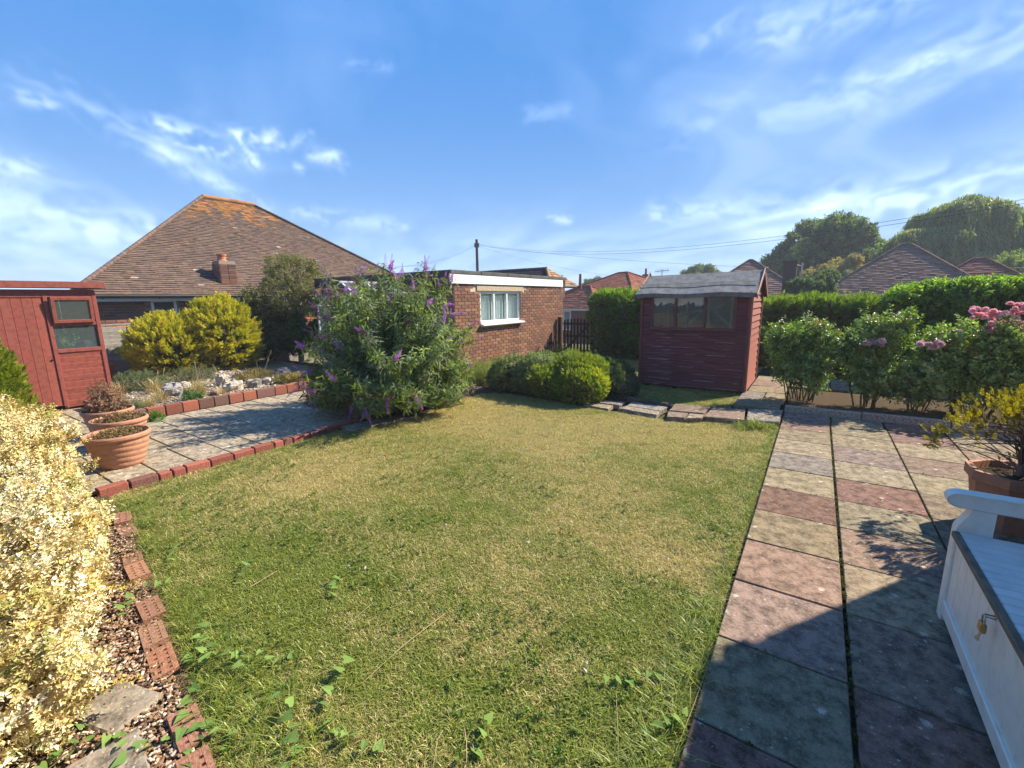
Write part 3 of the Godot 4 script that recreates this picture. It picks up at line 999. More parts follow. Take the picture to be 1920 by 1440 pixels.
func rock(seed_: int, radii: Vector3, tint: Color, rough := 0.22) -> Mesh:
	var g := FastNoiseLite.new()
	g.seed = seed_
	g.frequency = 0.9
	g.fractal_octaves = 3
	var b := MB.new()
	b.col = tint
	var rows := 9
	var cols := 14
	var P := []
	for i in rows + 1:
		var row := []
		for j in cols:
			var th := PI * i / rows
			var ph := TAU * j / cols
			var u := Vector3(sin(th) * cos(ph), cos(th), sin(th) * sin(ph))
			var q := Vector3(signf(u.x) * pow(absf(u.x), 0.75), signf(u.y) * pow(absf(u.y), 0.7), signf(u.z) * pow(absf(u.z), 0.75))
			row.append(q * radii * (0.85 + rough * g.get_noise_3d(u.x * 1.6, u.y * 1.6, u.z * 1.6) * 1.6))
		P.append(row)
	for i in rows:
		for j in cols:
			var k := (j + 1) % cols
			b.quad(P[i][j], P[i + 1][j], P[i + 1][k], P[i][k], P[i][j] + P[i + 1][k])
	return b.mesh()

func make_patio() -> void:
	var patio := setting("patio", "patio of grey concrete slabs crusted with pale lichen")
	var z := 0.2
	var tone := lin(0.37, 0.305, 0.215)
	var xs := [-5.28, -6.2, -7.12, -8.04]
	var k := 0
	while z > -5.6:
		for i in 3:
			var skew: float = (xs[i] + 5.28) * 0.06
			slab_at(patio, xs[i] - 0.006, xs[i + 1] + 0.006, z + 0.02 + skew, z - 0.345 + 0.034 + skew, 0.0, 0.05, vary(tone, 0.08), M.paving_lichen if (k + i) % 3 != 0 or z < -1.8 else M.paving, 0.004)
		if z > -2.2:
			for i in 3:
				slab_at(patio, -8.05 - i * 0.86, -8.9 - i * 0.86, z - 0.14, z - 0.345 - 0.12, 0.0, 0.05, vary(tone, 0.08), M.paving, 0.004)
		z -= 0.345
		k += 1
	while z > -6.9:
		for i in 2:
			slab_at(patio, -6.55 - i * 0.86, -7.4 - i * 0.86, z, z - 0.335, 0.0, 0.05, vary(tone, 0.08), M.paving_lichen, 0.004)
		z -= 0.345
	ground_piece("patio_bedding", sheet(PackedVector2Array([Vector2(-5.2, 1.0), Vector2(-5.2, -3.6), Vector2(-5.65, -4.42), Vector2(-6.44, -5.2), Vector2(-6.44, -7.2), Vector2(-13, -7.2), Vector2(-13, 1.0)]), -0.028, 0.06, lin(0.06, 0.055, 0.04)), M.soil)
	# brick kerb between patio and lawn
	var kerb := thing("brick_kerb", "low kerb of red bricks between the patio and the lawn", "kerb", Vector3(-5.2, 0, -1.0))
	var zz := 0.0
	var n := 0
	while zz < 3.1:
		var L := 0.103 if n % 6 == 2 or n % 6 == 3 else 0.215
		var xx := -0.02 - 0.05 * smoothstep(1.9, 3.0, zz) * 4.0 * 0.3
		place("brick", bevel_box(Vector3(0.105, 0.10, L), 0.007, vary([lin(0.33, 0.12, 0.085), lin(0.27, 0.095, 0.07), lin(0.22, 0.10, 0.085)][R.randi() % 3], 0.12)), M.brick, kerb, Vector3(xx + rnd(-0.006, 0.006), -0.015 + rnd(-0.004, 0.006), -zz - L * 0.5), Basis.from_euler(Vector3(rnd(-0.02, 0.02), rnd(-0.04, 0.04) + (0.12 if zz > 2.0 else 0.0), rnd(-0.03, 0.03))))
		zz += L + 0.011
		n += 1
	# the rockery and its kerb
	var bed := thing("rockery_kerb", "red brick kerb holding up the gravel rockery", "kerb", Vector3(-8.2, 0, -2.05))
	zz = 0.0
	n = 0
	while zz < 3.4:
		var L := 0.215 if n != 8 else 0.32
		place("brick", bevel_box(Vector3(0.11, 0.16, L), 0.007, vary([lin(0.34, 0.125, 0.085), lin(0.26, 0.095, 0.07), lin(0.18, 0.10, 0.085)][R.randi() % 3], 0.12)), M.brick, bed, Vector3(rnd(-0.006, 0.006), 0.06, -zz - L * 0.5), Basis.from_euler(Vector3(0, rnd(-0.03, 0.03), rnd(-0.02, 0.02))))
		zz += L + 0.012
		n += 1
	for i in 7:
		place("brick", bevel_box(Vector3(0.215, 0.16, 0.11), 0.007, vary(lin(0.30, 0.115, 0.08), 0.15)), M.brick, bed, Vector3(-0.17 - i * 0.227, 0.06, 0.06 - zz * 0.0), Basis(Vector3.UP, rnd(-0.03, 0.03)))
	for i in 7:
		place("brick", bevel_box(Vector3(0.215, 0.14, 0.11), 0.007, vary(lin(0.30, 0.15, 0.10), 0.15)), M.brick, bed, Vector3(-0.12 - i * 0.227, 0.055, -zz - 0.05 - i * 0.11), Basis(Vector3.UP, 0.45 + rnd(-0.03, 0.03)))
	ground_piece("rockery", sheet(PackedVector2Array([Vector2(-8.26, -2.02), Vector2(-8.26, -5.4), Vector2(-9.8, -6.2), Vector2(-12.9, -6.6), Vector2(-12.9, -2.3), Vector2(-10.2, -2.02)]), 0.10, 0.2, lin(0.34, 0.27, 0.19)), M.soil)

# ---------------------------------------------------------------- buildings
func tile_slope(b: MB, A: Vector3, B: Vector3, C: Vector3, D: Vector3, gauge: float, wide: float, thick: float, tint: Callable) -> void:
	# lays tiles course by course on the face A B (eave, left to right) C D (ridge end over B, over A)
	var up := ((C + D) * 0.5 - (A + B) * 0.5)
	var along := (B - A).normalized()
	var rise := up - along * up.dot(along)
	var nrm := along.cross(rise).normalized()
	if nrm.y < 0.0:
		nrm = -nrm
	var length := rise.length()
	var ru := rise.normalized()
	var rows := int(length / gauge)
	for r in rows:
		var t0 := float(r) / rows
		var l0 := A.lerp(D, t0)
		var r0 := B.lerp(C, t0)
		var l1 := A.lerp(D, float(r + 1) / rows)
		var r1 := B.lerp(C, float(r + 1) / rows)
		var span := l0.distance_to(r0)
		var count := maxi(1, int(round(span / wide)))
		for k in count:
			var s0 := (k + (0.5 if r % 2 == 1 else 0.0)) / count
			var s1 := minf((k + 1 + (0.5 if r % 2 == 1 else 0.0)) / count, 1.0)
			if k == 0:
				s0 = 0.0
			if s0 >= s1 - 0.001:
				continue
			var lift := thick * rnd(0.7, 1.5)
			var p0 := l0.lerp(r0, s0) + along * 0.002
			var p1 := l0.lerp(r0, s1) - along * 0.002
			var q0 := l1.lerp(r1, s0)
			var q1 := l1.lerp(r1, s1)
			b.col = tint.call((p0 + p1) * 0.5, t0)
			var a0 := p0 + nrm * lift - ru * gauge * 0.12
			var a1 := p1 + nrm * lift - ru * gauge * 0.12
			var c0 := q0 + nrm * thick * 0.15
			var c1 := q1 + nrm * thick * 0.15
			b.quad(a0, a1, c1, c0, nrm)
			b.quad(a0, a1, a1 - nrm * thick, a0 - nrm * thick, -ru)
	b.col = lin(0.13, 0.105, 0.09)
	b.quad(A - nrm * 0.01, B - nrm * 0.01, C - nrm * 0.01, D - nrm * 0.01, nrm)

func ridge_caps(b: MB, P: Vector3, Q: Vector3, size: float, tint: Color, each := 0.3) -> void:
	var n := maxi(1, int(P.distance_to(Q) / each))
	for i in n:
		var p := P.lerp(Q, float(i) / n)
		var q := P.lerp(Q, (i + 0.97) / n)
		b.col = vary(tint, 0.2)
		b.tube(PackedVector3Array([p, q]), PackedFloat32Array([size, size * 0.9]), 7, true)

func brick_run(b: MB, from: Vector3, along: Vector3, out: Vector3, length: float, courses: int, shades: Array, hole := []) -> void:
	# stretcher bond relief standing 8 mm out of a mortar bed; holes are [s0, s1, y0, y1]
	for r in courses:
		var s := -0.1125 if r % 2 == 1 else 0.0
		while s < length:
			var a := maxf(s, 0.0)
			var z := minf(s + 0.215, length)
			var y := r * 0.075
			var skip := z - a < 0.03
			for h in hole:
				if z > h[0] and a < h[1] and y + 0.065 > h[2] and y < h[3]:
					skip = true
			if not skip:
				b.col = vary(shades[R.randi() % shades.size()], 0.16)
				var bas := Basis(along, Vector3.UP, out)
				if along.cross(Vector3.UP).dot(out) < 0.0:
					bas = Basis(-along, Vector3.UP, out)
				b.box(from + along * (a + z) * 0.5 + Vector3.UP * (y + 0.0325), Vector3(z - a, 0.065, 0.016), bas, 0.003)
			s += 0.225

func casement(parent: Node3D, w: float, h: float, lights: int, frame: float, m: Material, tint: Color, glass: Material, called := "window") -> Node3D:
	# a window in the xy plane, looking along +z, its origin at the lower left corner
	var o := Node3D.new()
	o.name = called
	parent.add_child(o, true)
	var b := MB.new()
	b.col = tint
	b.box(Vector3(w / 2, frame / 2, 0), Vector3(w, frame, 0.05), Basis(), 0.004)
	b.box(Vector3(w / 2, h - frame / 2, 0), Vector3(w, frame, 0.05), Basis(), 0.004)
	for k in lights + 1:
		var x := lerpf(frame / 2, w - frame / 2, float(k) / lights)
		b.box(Vector3(x, h / 2, 0.001), Vector3(frame, h - frame * 2.0, 0.048), Basis(), 0.004)
	place("frame", b.mesh(), m, o)
	for k in lights:
		var x0 := lerpf(frame / 2, w - frame / 2, float(k) / lights) + frame / 2
		var x1 := lerpf(frame / 2, w - frame / 2, float(k + 1) / lights) - frame / 2
		var p := MB.new()
		p.quad(Vector3(x0, frame, -0.005), Vector3(x1, frame, -0.005), Vector3(x1, h - frame, -0.005), Vector3(x0, h - frame, -0.005), Vector3(0, 0, 1))
		place("pane", p.mesh(), glass, o)
	return o

func make_garage() -> void:
	# flat roofed brick garage; its long wall looks toward +x
	var g := thing("brick_garage", "flat roofed brick garage with white fascia and a three light window", "garage", Vector3(-6.5, 0, -7.37))
	var L := 4.98
	var core := MB.new()
	core.col = lin(0.62, 0.54, 0.45)
	# wall of mortar with an opening for the window, the other walls plain
	var z0 := 0.90
	var z1 := 2.60
	var y0 := 1.08
	var y1 := 1.86
	var T := 0.20
	core.box(Vector3(-T / 2, 0.95, -z0 / 2), Vector3(T, 2.1, z0))
	core.box(Vector3(-T / 2, 0.95, -(z1 + L) / 2), Vector3(T, 2.1, L - z1))
	core.box(Vector3(-T / 2, (y0 - 0.1) / 2, -(z0 + z1) / 2), Vector3(T, y0 + 0.1, z1 - z0 - 0.002))
	core.box(Vector3(-T / 2, (y1 + 2.0) / 2, -(z0 + z1) / 2), Vector3(T, 2.0 - y1, z1 - z0 - 0.002))
	core.box(Vector3(-2.4, 0.95, -T / 2 - 0.001), Vector3(4.4, 2.1, T))
	core.box(Vector3(-2.4, 0.95, -L + T / 2 + 0.001), Vector3(4.4, 2.1, T))
	core.box(Vector3(-4.7, 0.95, -L / 2), Vector3(T, 2.1, L))
	place("wall", core.mesh(), M.mortar, g)
	# bricks: the ones that show are parts, the rest are one mass
	var shades := [lin(0.27, 0.135, 0.085), lin(0.22, 0.115, 0.078), lin(0.31, 0.165, 0.10), lin(0.18, 0.10, 0.078), lin(0.26, 0.12, 0.075)]
	var rest := MB.new()
	var singles := 0
	for r in 27:
		var s := -0.1125 if r % 2 == 1 else 0.0
		var y := -0.02 + r * 0.075
		while s < L:
			var a := maxf(s, 0.0)
			var e := minf(s + 0.212, L)
			s += 0.225
			if e - a < 0.03:
				continue
			if y + 0.065 > y0 - 0.04 and y < y1 - 0.01:
				if a >= z0 and e <= z1:
					continue
				if e > z0 and a < z0:
					e = z0
				elif a < z1 and e > z1:
					a = z1
				elif a < z0 and e > z1:
					continue
			if y + 0.065 > y1 and a < z1 + 0.14 and e > z0 - 0.14:
				continue
			if e - a < 0.03:
				continue
			var ctr := Vector3(0.004, y + 0.0325, -(a + e) / 2)
			var size := Vector3(0.02, 0.062, snappedf(e - a, 0.002))
			var shows := a > 0.75 and y > 0.75 and singles < 298
			if shows and size.z > 0.05:
				singles += 1
				var sz := Vector3(0.02, 0.062, 0.212 if size.z > 0.2 else size.z)
				place("brick", bevel_box(sz, 0.003, shades[R.randi() % 5]), M.brick, g, ctr)
			else:
				rest.col = vary(shades[R.randi() % 5], 0.1)
				rest.box(ctr, size, Basis(), 0.003)
	place("brickwork", rest.mesh(), M.brick, g, Vector3.ZERO, Basis(), true)
	var near := MB.new()
	brick_run(near, Vector3(-4.6, -0.02, 0.004), Vector3.RIGHT, Vector3.BACK, 4.58, 27, shades)
	place("end_brickwork", near.mesh(), M.brick, g, Vector3.ZERO, Basis(), true)
	var b := MB.new()
	b.col = lin(0.50, 0.40, 0.27)
	b.box(Vector3(0.006, 1.925, -(z0 + z1) / 2), Vector3(0.035, 0.125, z1 - z0 + 0.26), Basis(), 0.004)
	place("lintel", b.mesh(), M.render, g)
	b = MB.new()
	b.col = lin(0.78, 0.80, 0.80)
	b.box(Vector3(0.035, 2.11, -L / 2 + 0.12), Vector3(0.03, 0.20, L + 0.08), Basis(), 0.004)
	place("fascia", b.mesh(), M.white_paint, g)
	b = MB.new()
	b.col = lin(0.075, 0.075, 0.075)
	b.box(Vector3(-2.41, 2.125, -L / 2), Vector3(4.84, 0.16, L + 0.3))
	place("roof", b.mesh(), M.felt, g)
	# upstand of grey felt strips along the eaves
	for k in 5:
		var zz := 0.15 - k * (L + 0.3) / 5.0
		place("roof_trim", bevel_box(Vector3(0.07, 0.085, (L + 0.3) / 5.0 - 0.008), 0.01, vary(lin(0.13, 0.135, 0.13), 0.1)), M.felt, g, Vector3(0.025, 2.2535, zz - (L + 0.3) / 10.0))
	b = MB.new()
	b.col = lin(0.10, 0.10, 0.10)
	b.box(Vector3(-2.4, 2.21, 0.16), Vector3(4.8, 0.16, 0.03))
	place("end_trim", b.mesh(), M.felt, g)
	var w := casement(g, z1 - z0 - 0.006, y1 - y0 - 0.05, 3, 0.05, M.plastic, lin(0.8, 0.82, 0.83), M.frosted_pane)
	w.transform = Transform3D(Basis(Vector3.UP, PI / 2), Vector3(-0.045, y0 + 0.045, -z0 - 0.003))
	b = MB.new()
	b.col = lin(0.82, 0.83, 0.84)
	b.box(Vector3(0.03, y0 + 0.0, -(z0 + z1) / 2), Vector3(0.17, 0.045, z1 - z0 + 0.08), Basis(), 0.008)
	b.box(Vector3(0.0, y0 + 0.032, -(z0 + z1) / 2), Vector3(0.05, 0.022, z1 - z0 - 0.01))
	place("sill", b.mesh(), M.plastic, w, w.transform.affine_inverse() * Vector3.ZERO, Basis(Vector3.UP, -PI / 2))
	# pale curtains close behind the glass
	for k in 3:
		var c := MB.new()
		c.col = lin(0.50, 0.60, 0.58)
		var za := -z0 - 0.05 - k * 0.56
		var prev := Vector3(-0.14, 0, za)
		for i in 15:
			var nx := Vector3(-0.14 - 0.022 * sin(i * 1.9 + k), 0, za - (i + 1) * 0.034)
			c.quad(prev + Vector3.UP * 1.10, nx + Vector3.UP * 1.10, nx + Vector3.UP * 1.84, prev + Vector3.UP * 1.84, Vector3.RIGHT)
			prev = nx
		place("curtain", c.mesh(), M.cloth, g)

func make_rear_garage() -> void:
	var g := thing("tiled_garage", "low dark garage with a tiled verge behind the brick garage", "garage", Vector3(-7.5, 0, -13.4))
	var b := MB.new()
	b.col = lin(0.16, 0.09, 0.07)
	b.box(Vector3(-3.4, 0.75, -1.25), Vector3(5.0, 2.6, 1.9))
	place("wall", b.mesh(), M.brick, g)
	var A := Vector3(-6.0, 2.12, 0.0)
	var B := Vector3(0.0, 2.12, 0.0)
	var C := Vector3(-0.79, 2.76, -1.1)
	var D := Vector3(-6.0, 2.76, -1.1)
	b = MB.new()
	tile_slope(b, A, B, C, D, 0.14, 0.22, 0.012, func(_p, _t): return vary(lin(0.035, 0.033, 0.04), 0.25))  # shade on this slope is put into the near-black tile colour
	place("front_roof", b.mesh(), M.tile, g, Vector3.ZERO, Basis(), true)
	b = MB.new()
	tile_slope(b, B, Vector3(0, 2.12, -2.2), C, C, 0.12, 0.2, 0.015, func(_p, _t): return vary(lin(0.33, 0.19, 0.11), 0.35))
	tile_slope(b, Vector3(0, 2.12, -2.2), Vector3(-6, 2.12, -2.2), D, C, 0.14, 0.22, 0.012, func(_p, _t): return vary(lin(0.2, 0.12, 0.08), 0.3))
	ridge_caps(b, B + Vector3(0, 0.02, 0), C + Vector3(0, 0.02, 0), 0.06, lin(0.38, 0.24, 0.14), 0.16)
	ridge_caps(b, C, D, 0.05, lin(0.16, 0.15, 0.15), 0.3)
	place("end_roof", b.mesh(), M.tile, g, Vector3.ZERO, Basis(), true)
	b = MB.new()
	b.col = lin(0.05, 0.05, 0.055)
	b.tube(PackedVector3Array([Vector3(0.04, 2.08, 0.06), Vector3(0.04, 2.08, -2.2)]), PackedFloat32Array([0.05, 0.05]), 8)
	b.box(Vector3(0.0, 2.03, 0.04), Vector3(0.05, 0.12, 0.05))
	place("gutter", b.mesh(), M.plastic, g)
	b = MB.new()
	b.col = lin(0.17, 0.10, 0.09)
	b.tube(PackedVector3Array([Vector3(0.1, -0.4, -0.1), Vector3(0.1, 2.05, -0.1)]), PackedFloat32Array([0.045, 0.045]), 8)
	b.tube(PackedVector3Array([Vector3(0.12, 2.0, -2.0), Vector3(0.12, 2.55, -2.0)]), PackedFloat32Array([0.06, 0.045]), 8)
	place("downpipe", b.mesh(), M.plastic, g)

func make_gate() -> void:
	var wood := lin(0.055, 0.032, 0.022)
	var t := thing("picket_gate", "dark brown picket gate with a diagonal brace beside the garage", "gate", Vector3(-6.32, -0.05, -12.0))
	for k in 8:
		var x := 0.10 + k * 0.106
		var h := 1.0 + 0.05 * sin((k + 0.5) / 8.0 * PI)
		var b := MB.new()
		b.col = vary(wood, 0.2)
		b.box(Vector3(x, 0.06 + h / 2, 0.03), Vector3(0.06, h, 0.02), Basis(), 0.003)
		b.tube(PackedVector3Array([Vector3(x, 0.06 + h, 0.021), Vector3(x, 0.06 + h, 0.039)]), PackedFloat32Array([0.0295, 0.0295]), 12)
		place("picket", b.mesh(), M.dark_wood, t)
	for y in [0.18, 0.62, 0.98]:
		place("rail", bevel_box(Vector3(0.86, 0.07, 0.035), 0.004, wood), M.dark_wood, t, Vector3(0.47, y, 0.0))
	var d := MB.new()
	d.col = wood
	d.bar(Vector3(0.10, 0.2, -0.032), Vector3(0.85, 0.95, -0.032), 0.07, 0.028, Vector3(0, 0, 1))
	place("brace", d.mesh(), M.dark_wood, t)
	for x in [[-6.40, 1.17], [-5.34, 1.12]]:
		var p := MB.new()
		p.col = wood
		p.box(Vector3(0, x[1] / 2 - 0.1, 0), Vector3(0.11, x[1] + 0.2, 0.11), Basis(), 0.012)
		top("gate_post", p.mesh(), M.dark_wood, "stout dark post against the garage wall carrying the picket gate" if x[0] < -6 else "dark gate post half hidden in the hedge", "post", Vector3(x[0], -0.05, -12.0))
	var f := thing("picket_fence", "short run of dark pickets between the gate post and the garage wall", "fence", Vector3(-6.43, -0.05, -11.85))
	for k in 3:
		place("picket", bevel_box(Vector3(0.02, 0.62 + k * 0.13, 0.06), 0.003, vary(wood, 0.15)), M.dark_wood, f, Vector3(0.03, 0.3 + k * 0.065, 0.35 - k * 0.14))
	place("rail", bevel_box(Vector3(0.03, 0.06, 0.46), 0.003, wood), M.dark_wood, f, Vector3(0.0, 0.42, 0.2))

func make_old_shed() -> void:
	# weathered red shed: front looks toward the camera (+z)
	var X0 := -2.79
	var X1 := -0.93
	var Z0 := -8.5
	var Z1 := -10.0
	var s := thing("garden_shed", "weathered dark red overlap shed with grey felt roof and three panes", "shed", Vector3(X0, -0.02, Z0))
	var W := X1 - X0
	var D := Z0 - Z1
	var H := 1.70
	var board := func(x0: float, x1: float, y: float, face: int) -> void:
		# one lapped board, its lower edge standing proud
		var b := MB.new()
		b.col = vary(Color(0.95, 0.95, 0.95), 0.22)
		var t := 0.125
		var tilt := 0.19
		var bas := Basis(Vector3.RIGHT, -tilt)
		b.box(Vector3((x0 + x1) / 2, y + t / 2, 0.0), Vector3(x1 - x0, t + 0.012, 0.012), bas, 0.002)
		var at := Vector3.ZERO
		var turn := Basis()
		if face == 1:
			turn = Basis(Vector3.UP, PI / 2)
			at = Vector3(W, 0, 0)
		elif face == 2:
			turn = Basis(Vector3.UP, PI)
			at = Vector3(W, 0, -D)
		elif face == 3:
			turn = Basis(Vector3.UP, -PI / 2)
			at = Vector3(0, 0, -D)
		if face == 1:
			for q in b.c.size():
				b.c[q] = lin(0.34, 0.12, 0.09)  # sunlight on this end is put into the colour as a paler red
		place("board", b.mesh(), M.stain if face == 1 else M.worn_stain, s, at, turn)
	var y := 0.05
	while y < 1.68:
		if y < 1.05 or y > 1.66:
			board.call(0.0, W, y, 0)
		else:
			board.call(0.0, 0.2, y, 0)
			board.call(W - 0.22, W, y, 0)
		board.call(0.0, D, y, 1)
		board.call(0.0, W, y, 2)
		board.call(0.0, D, y, 3)
		y += 0.118
	# the stain has worn off along the lower edges of the boards
	var bare := MB.new()
	for r in 9:
		var x := rnd(0.0, 0.3)
		while x < W - 0.1:
			var e := minf(x + rnd(0.08, 0.55), W - 0.02)
			bare.col = vary(lin(0.34, 0.22, 0.19), 0.3)
			bare.box(Vector3((x + e) / 2, 0.05 + r * 0.118 + rnd(0.0, 0.006), 0.0165), Vector3(e - x, rnd(0.005, 0.014), 0.005), Basis(Vector3.RIGHT, -0.19), 0.001)
			x = e + rnd(0.05, 0.6)
	place("worn_edge", bare.mesh(), M.old_wood, s, Vector3.ZERO, Basis(), true)
	var net := MB.new()
	net.col = lin(0.55, 0.55, 0.53)
	var px := 0.22
	while px < 1.12:
		var nx := px + rnd(0.02, 0.045)
		var dpt := rnd(0.07, 0.17)
		net.quad(Vector3(px, 1.66, -0.03), Vector3(nx, 1.66, -0.04), Vector3(nx, 1.66 - dpt, -0.035), Vector3(px, 1.66 - rnd(0.05, 0.16), -0.03), Vector3.BACK)
		px = nx
	place("net_curtain", net.mesh(), M.cloth, s)
	# gable boards
	for k in 2:
		var yy := 1.70 + k * 0.118
		var half := (2.06 - (yy + 0.137)) / 0.43
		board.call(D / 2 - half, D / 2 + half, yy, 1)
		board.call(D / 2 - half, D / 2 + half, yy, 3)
	for xg in [W - 0.012, 0.012]:
		var gp := MB.new()
		gp.col = Color(1, 1, 1)
		gp.tri(Vector3(xg, 1.66, -0.02), Vector3(xg, 1.66, -D + 0.02), Vector3(xg, 2.06, -D / 2), Vector3(xg - W / 2, 0, 0))
		place("gable", gp.mesh(), M.worn_stain, s)
	var b := MB.new()
	b.col = lin(0.17, 0.042, 0.04)
	for c in [[0.02, 0.016], [W - 0.02, 0.016]]:
		b.box(Vector3(c[0], 0.88, c[1]), Vector3(0.045, 1.66, 0.03), Basis(), 0.003)
	place("corner_strip", b.mesh(), M.stain, s)
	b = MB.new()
	b.col = lin(0.36, 0.13, 0.10)  # paler than the front strips: the sunlit side is painted in
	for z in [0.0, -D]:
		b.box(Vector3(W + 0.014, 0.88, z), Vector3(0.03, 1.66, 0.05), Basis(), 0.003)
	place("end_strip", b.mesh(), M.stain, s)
	# glazing: three panes in thin bars
	b = MB.new()
	b.col = lin(0.15, 0.04, 0.04)
	for x in [0.21, 0.64, 1.13, 1.63]:
		b.box(Vector3(x, 1.39, 0.0), Vector3(0.04, 0.56, 0.045), Basis(), 0.003)
	b.box(Vector3(W / 2 - 0.01, 1.10, 0.01), Vector3(W - 0.40, 0.05, 0.06), Basis(), 0.004)
	b.box(Vector3(W / 2 - 0.01, 1.68, 0.0), Vector3(W - 0.40, 0.04, 0.045), Basis(), 0.004)
	var win := place("window", b.mesh(), M.stain, s)
	for p in [[0.23, 0.62], [0.66, 1.11], [1.15, 1.61]]:
		var g := MB.new()
		g.quad(Vector3(p[0], 1.125, -0.005), Vector3(p[1], 1.125, -0.005), Vector3(p[1], 1.66, -0.005), Vector3(p[0], 1.66, -0.005), Vector3.BACK)
		place("pane", g.mesh(), M.glass, win)
	# framing inside, seen through the panes
	b = MB.new()
	b.col = lin(0.48, 0.42, 0.34)
	for x in [0.1, 0.5, 0.93, 1.36, 1.76]:
		b.box(Vector3(x, 0.9, -D + 0.04), Vector3(0.04, 1.6, 0.04))
	b.bar(Vector3(0.3, 1.30, -D + 0.09), Vector3(1.2, 1.48, -D + 0.09), 0.05, 0.02, Vector3(0, 0, 1))
	b.bar(Vector3(0.5, 1.05, -D + 0.12), Vector3(0.93, 1.5, -D + 0.12), 0.04, 0.02, Vector3(0, 0, 1))
	b.bar(Vector3(0.93, 1.5, -D + 0.15), Vector3(1.4, 1.05, -D + 0.15), 0.04, 0.02, Vector3(0, 0, 1))
	place("framing", b.mesh(), M.old_wood, s)
	b = MB.new()
	b.col = lin(0.12, 0.09, 0.07)
	b.box(Vector3(W / 2, 0.03, -D / 2), Vector3(W - 0.04, 0.05, D - 0.04))
	place("floor", b.mesh(), M.old_wood, s)
	# roof: two felted slopes, eaves sagging a little, felt turned down at the front
	for side in [1.0, -1.0]:
		b = MB.new()
		b.col = lin(0.20, 0.205, 0.21)
		var n := 12
		for i in n:
			var xa := -0.09 + (W + 0.17) * i / n
			var xb := -0.09 + (W + 0.17) * (i + 1) / n
			var sa := 0.012 * sin(i * 0.9)
			var sb := 0.012 * sin((i + 1) * 0.9)
			var mid := -D / 2
			var ez: float = mid + side * (D / 2 + 0.10)
			var ra := Vector3(xa, 2.10 + 0.025 * xa / W, mid)
			var rb := Vector3(xb, 2.10 + 0.025 * xb / W, mid)
			var ea := Vector3(xa, 1.735 + sa, ez)
			var eb := Vector3(xb, 1.735 + sb, ez)
			b.quad(ra, rb, eb, ea, Vector3.UP)
			b.quad(ra + Vector3.DOWN * 0.02, rb + Vector3.DOWN * 0.02, eb + Vector3.DOWN * 0.02, ea + Vector3.DOWN * 0.02, Vector3.DOWN)
			b.quad(ea, eb, eb + Vector3(0, -0.075, -0.01 * side), ea + Vector3(0, -0.075, -0.01 * side), Vector3(0, 0, side))
		place("roof", b.mesh(), M.felt, s)
	b = MB.new()
	b.col = lin(0.17, 0.175, 0.18)
	b.quad(Vector3(-0.085, 1.925, 0.5 - D / 2 - 0.0), Vector3(W + 0.075, 1.93, 0.5 - D / 2), Vector3(W + 0.075, 1.906, 0.55 - D / 2), Vector3(-0.085, 1.901, 0.55 - D / 2), Vector3.UP)
	for k in 14:
		var nx := -0.04 + k * 0.145
		b.box(Vector3(nx, 1.74 + rnd(-0.004, 0.004), 0.083), Vector3(0.012, 0.012, 0.004))
	place("felt_lap", b.mesh(), M.felt, s)
	b = MB.new()
	b.col = lin(0.24, 0.11, 0.09)
	for x in [W + 0.085, -0.095]:
		for side in [1.0, -1.0]:
			b.bar(Vector3(x, 2.135, -D / 2 - side * 0.03), Vector3(x, 1.66, -D / 2 + side * (D / 2 + 0.12)), 0.018, 0.085, Vector3(0, 0.9, side * 0.4), 0.003)
	place("bargeboard", b.mesh(), M.stain, s)
	b = MB.new()
	b.col = lin(0.05, 0.035, 0.03)
	for k in 4:
		b.box(Vector3(0.15 + k * (W - 0.3) / 3.0, -0.02, -D / 2), Vector3(0.06, 0.09, D))
	place("bearer", b.mesh(), M.dark_wood, s)

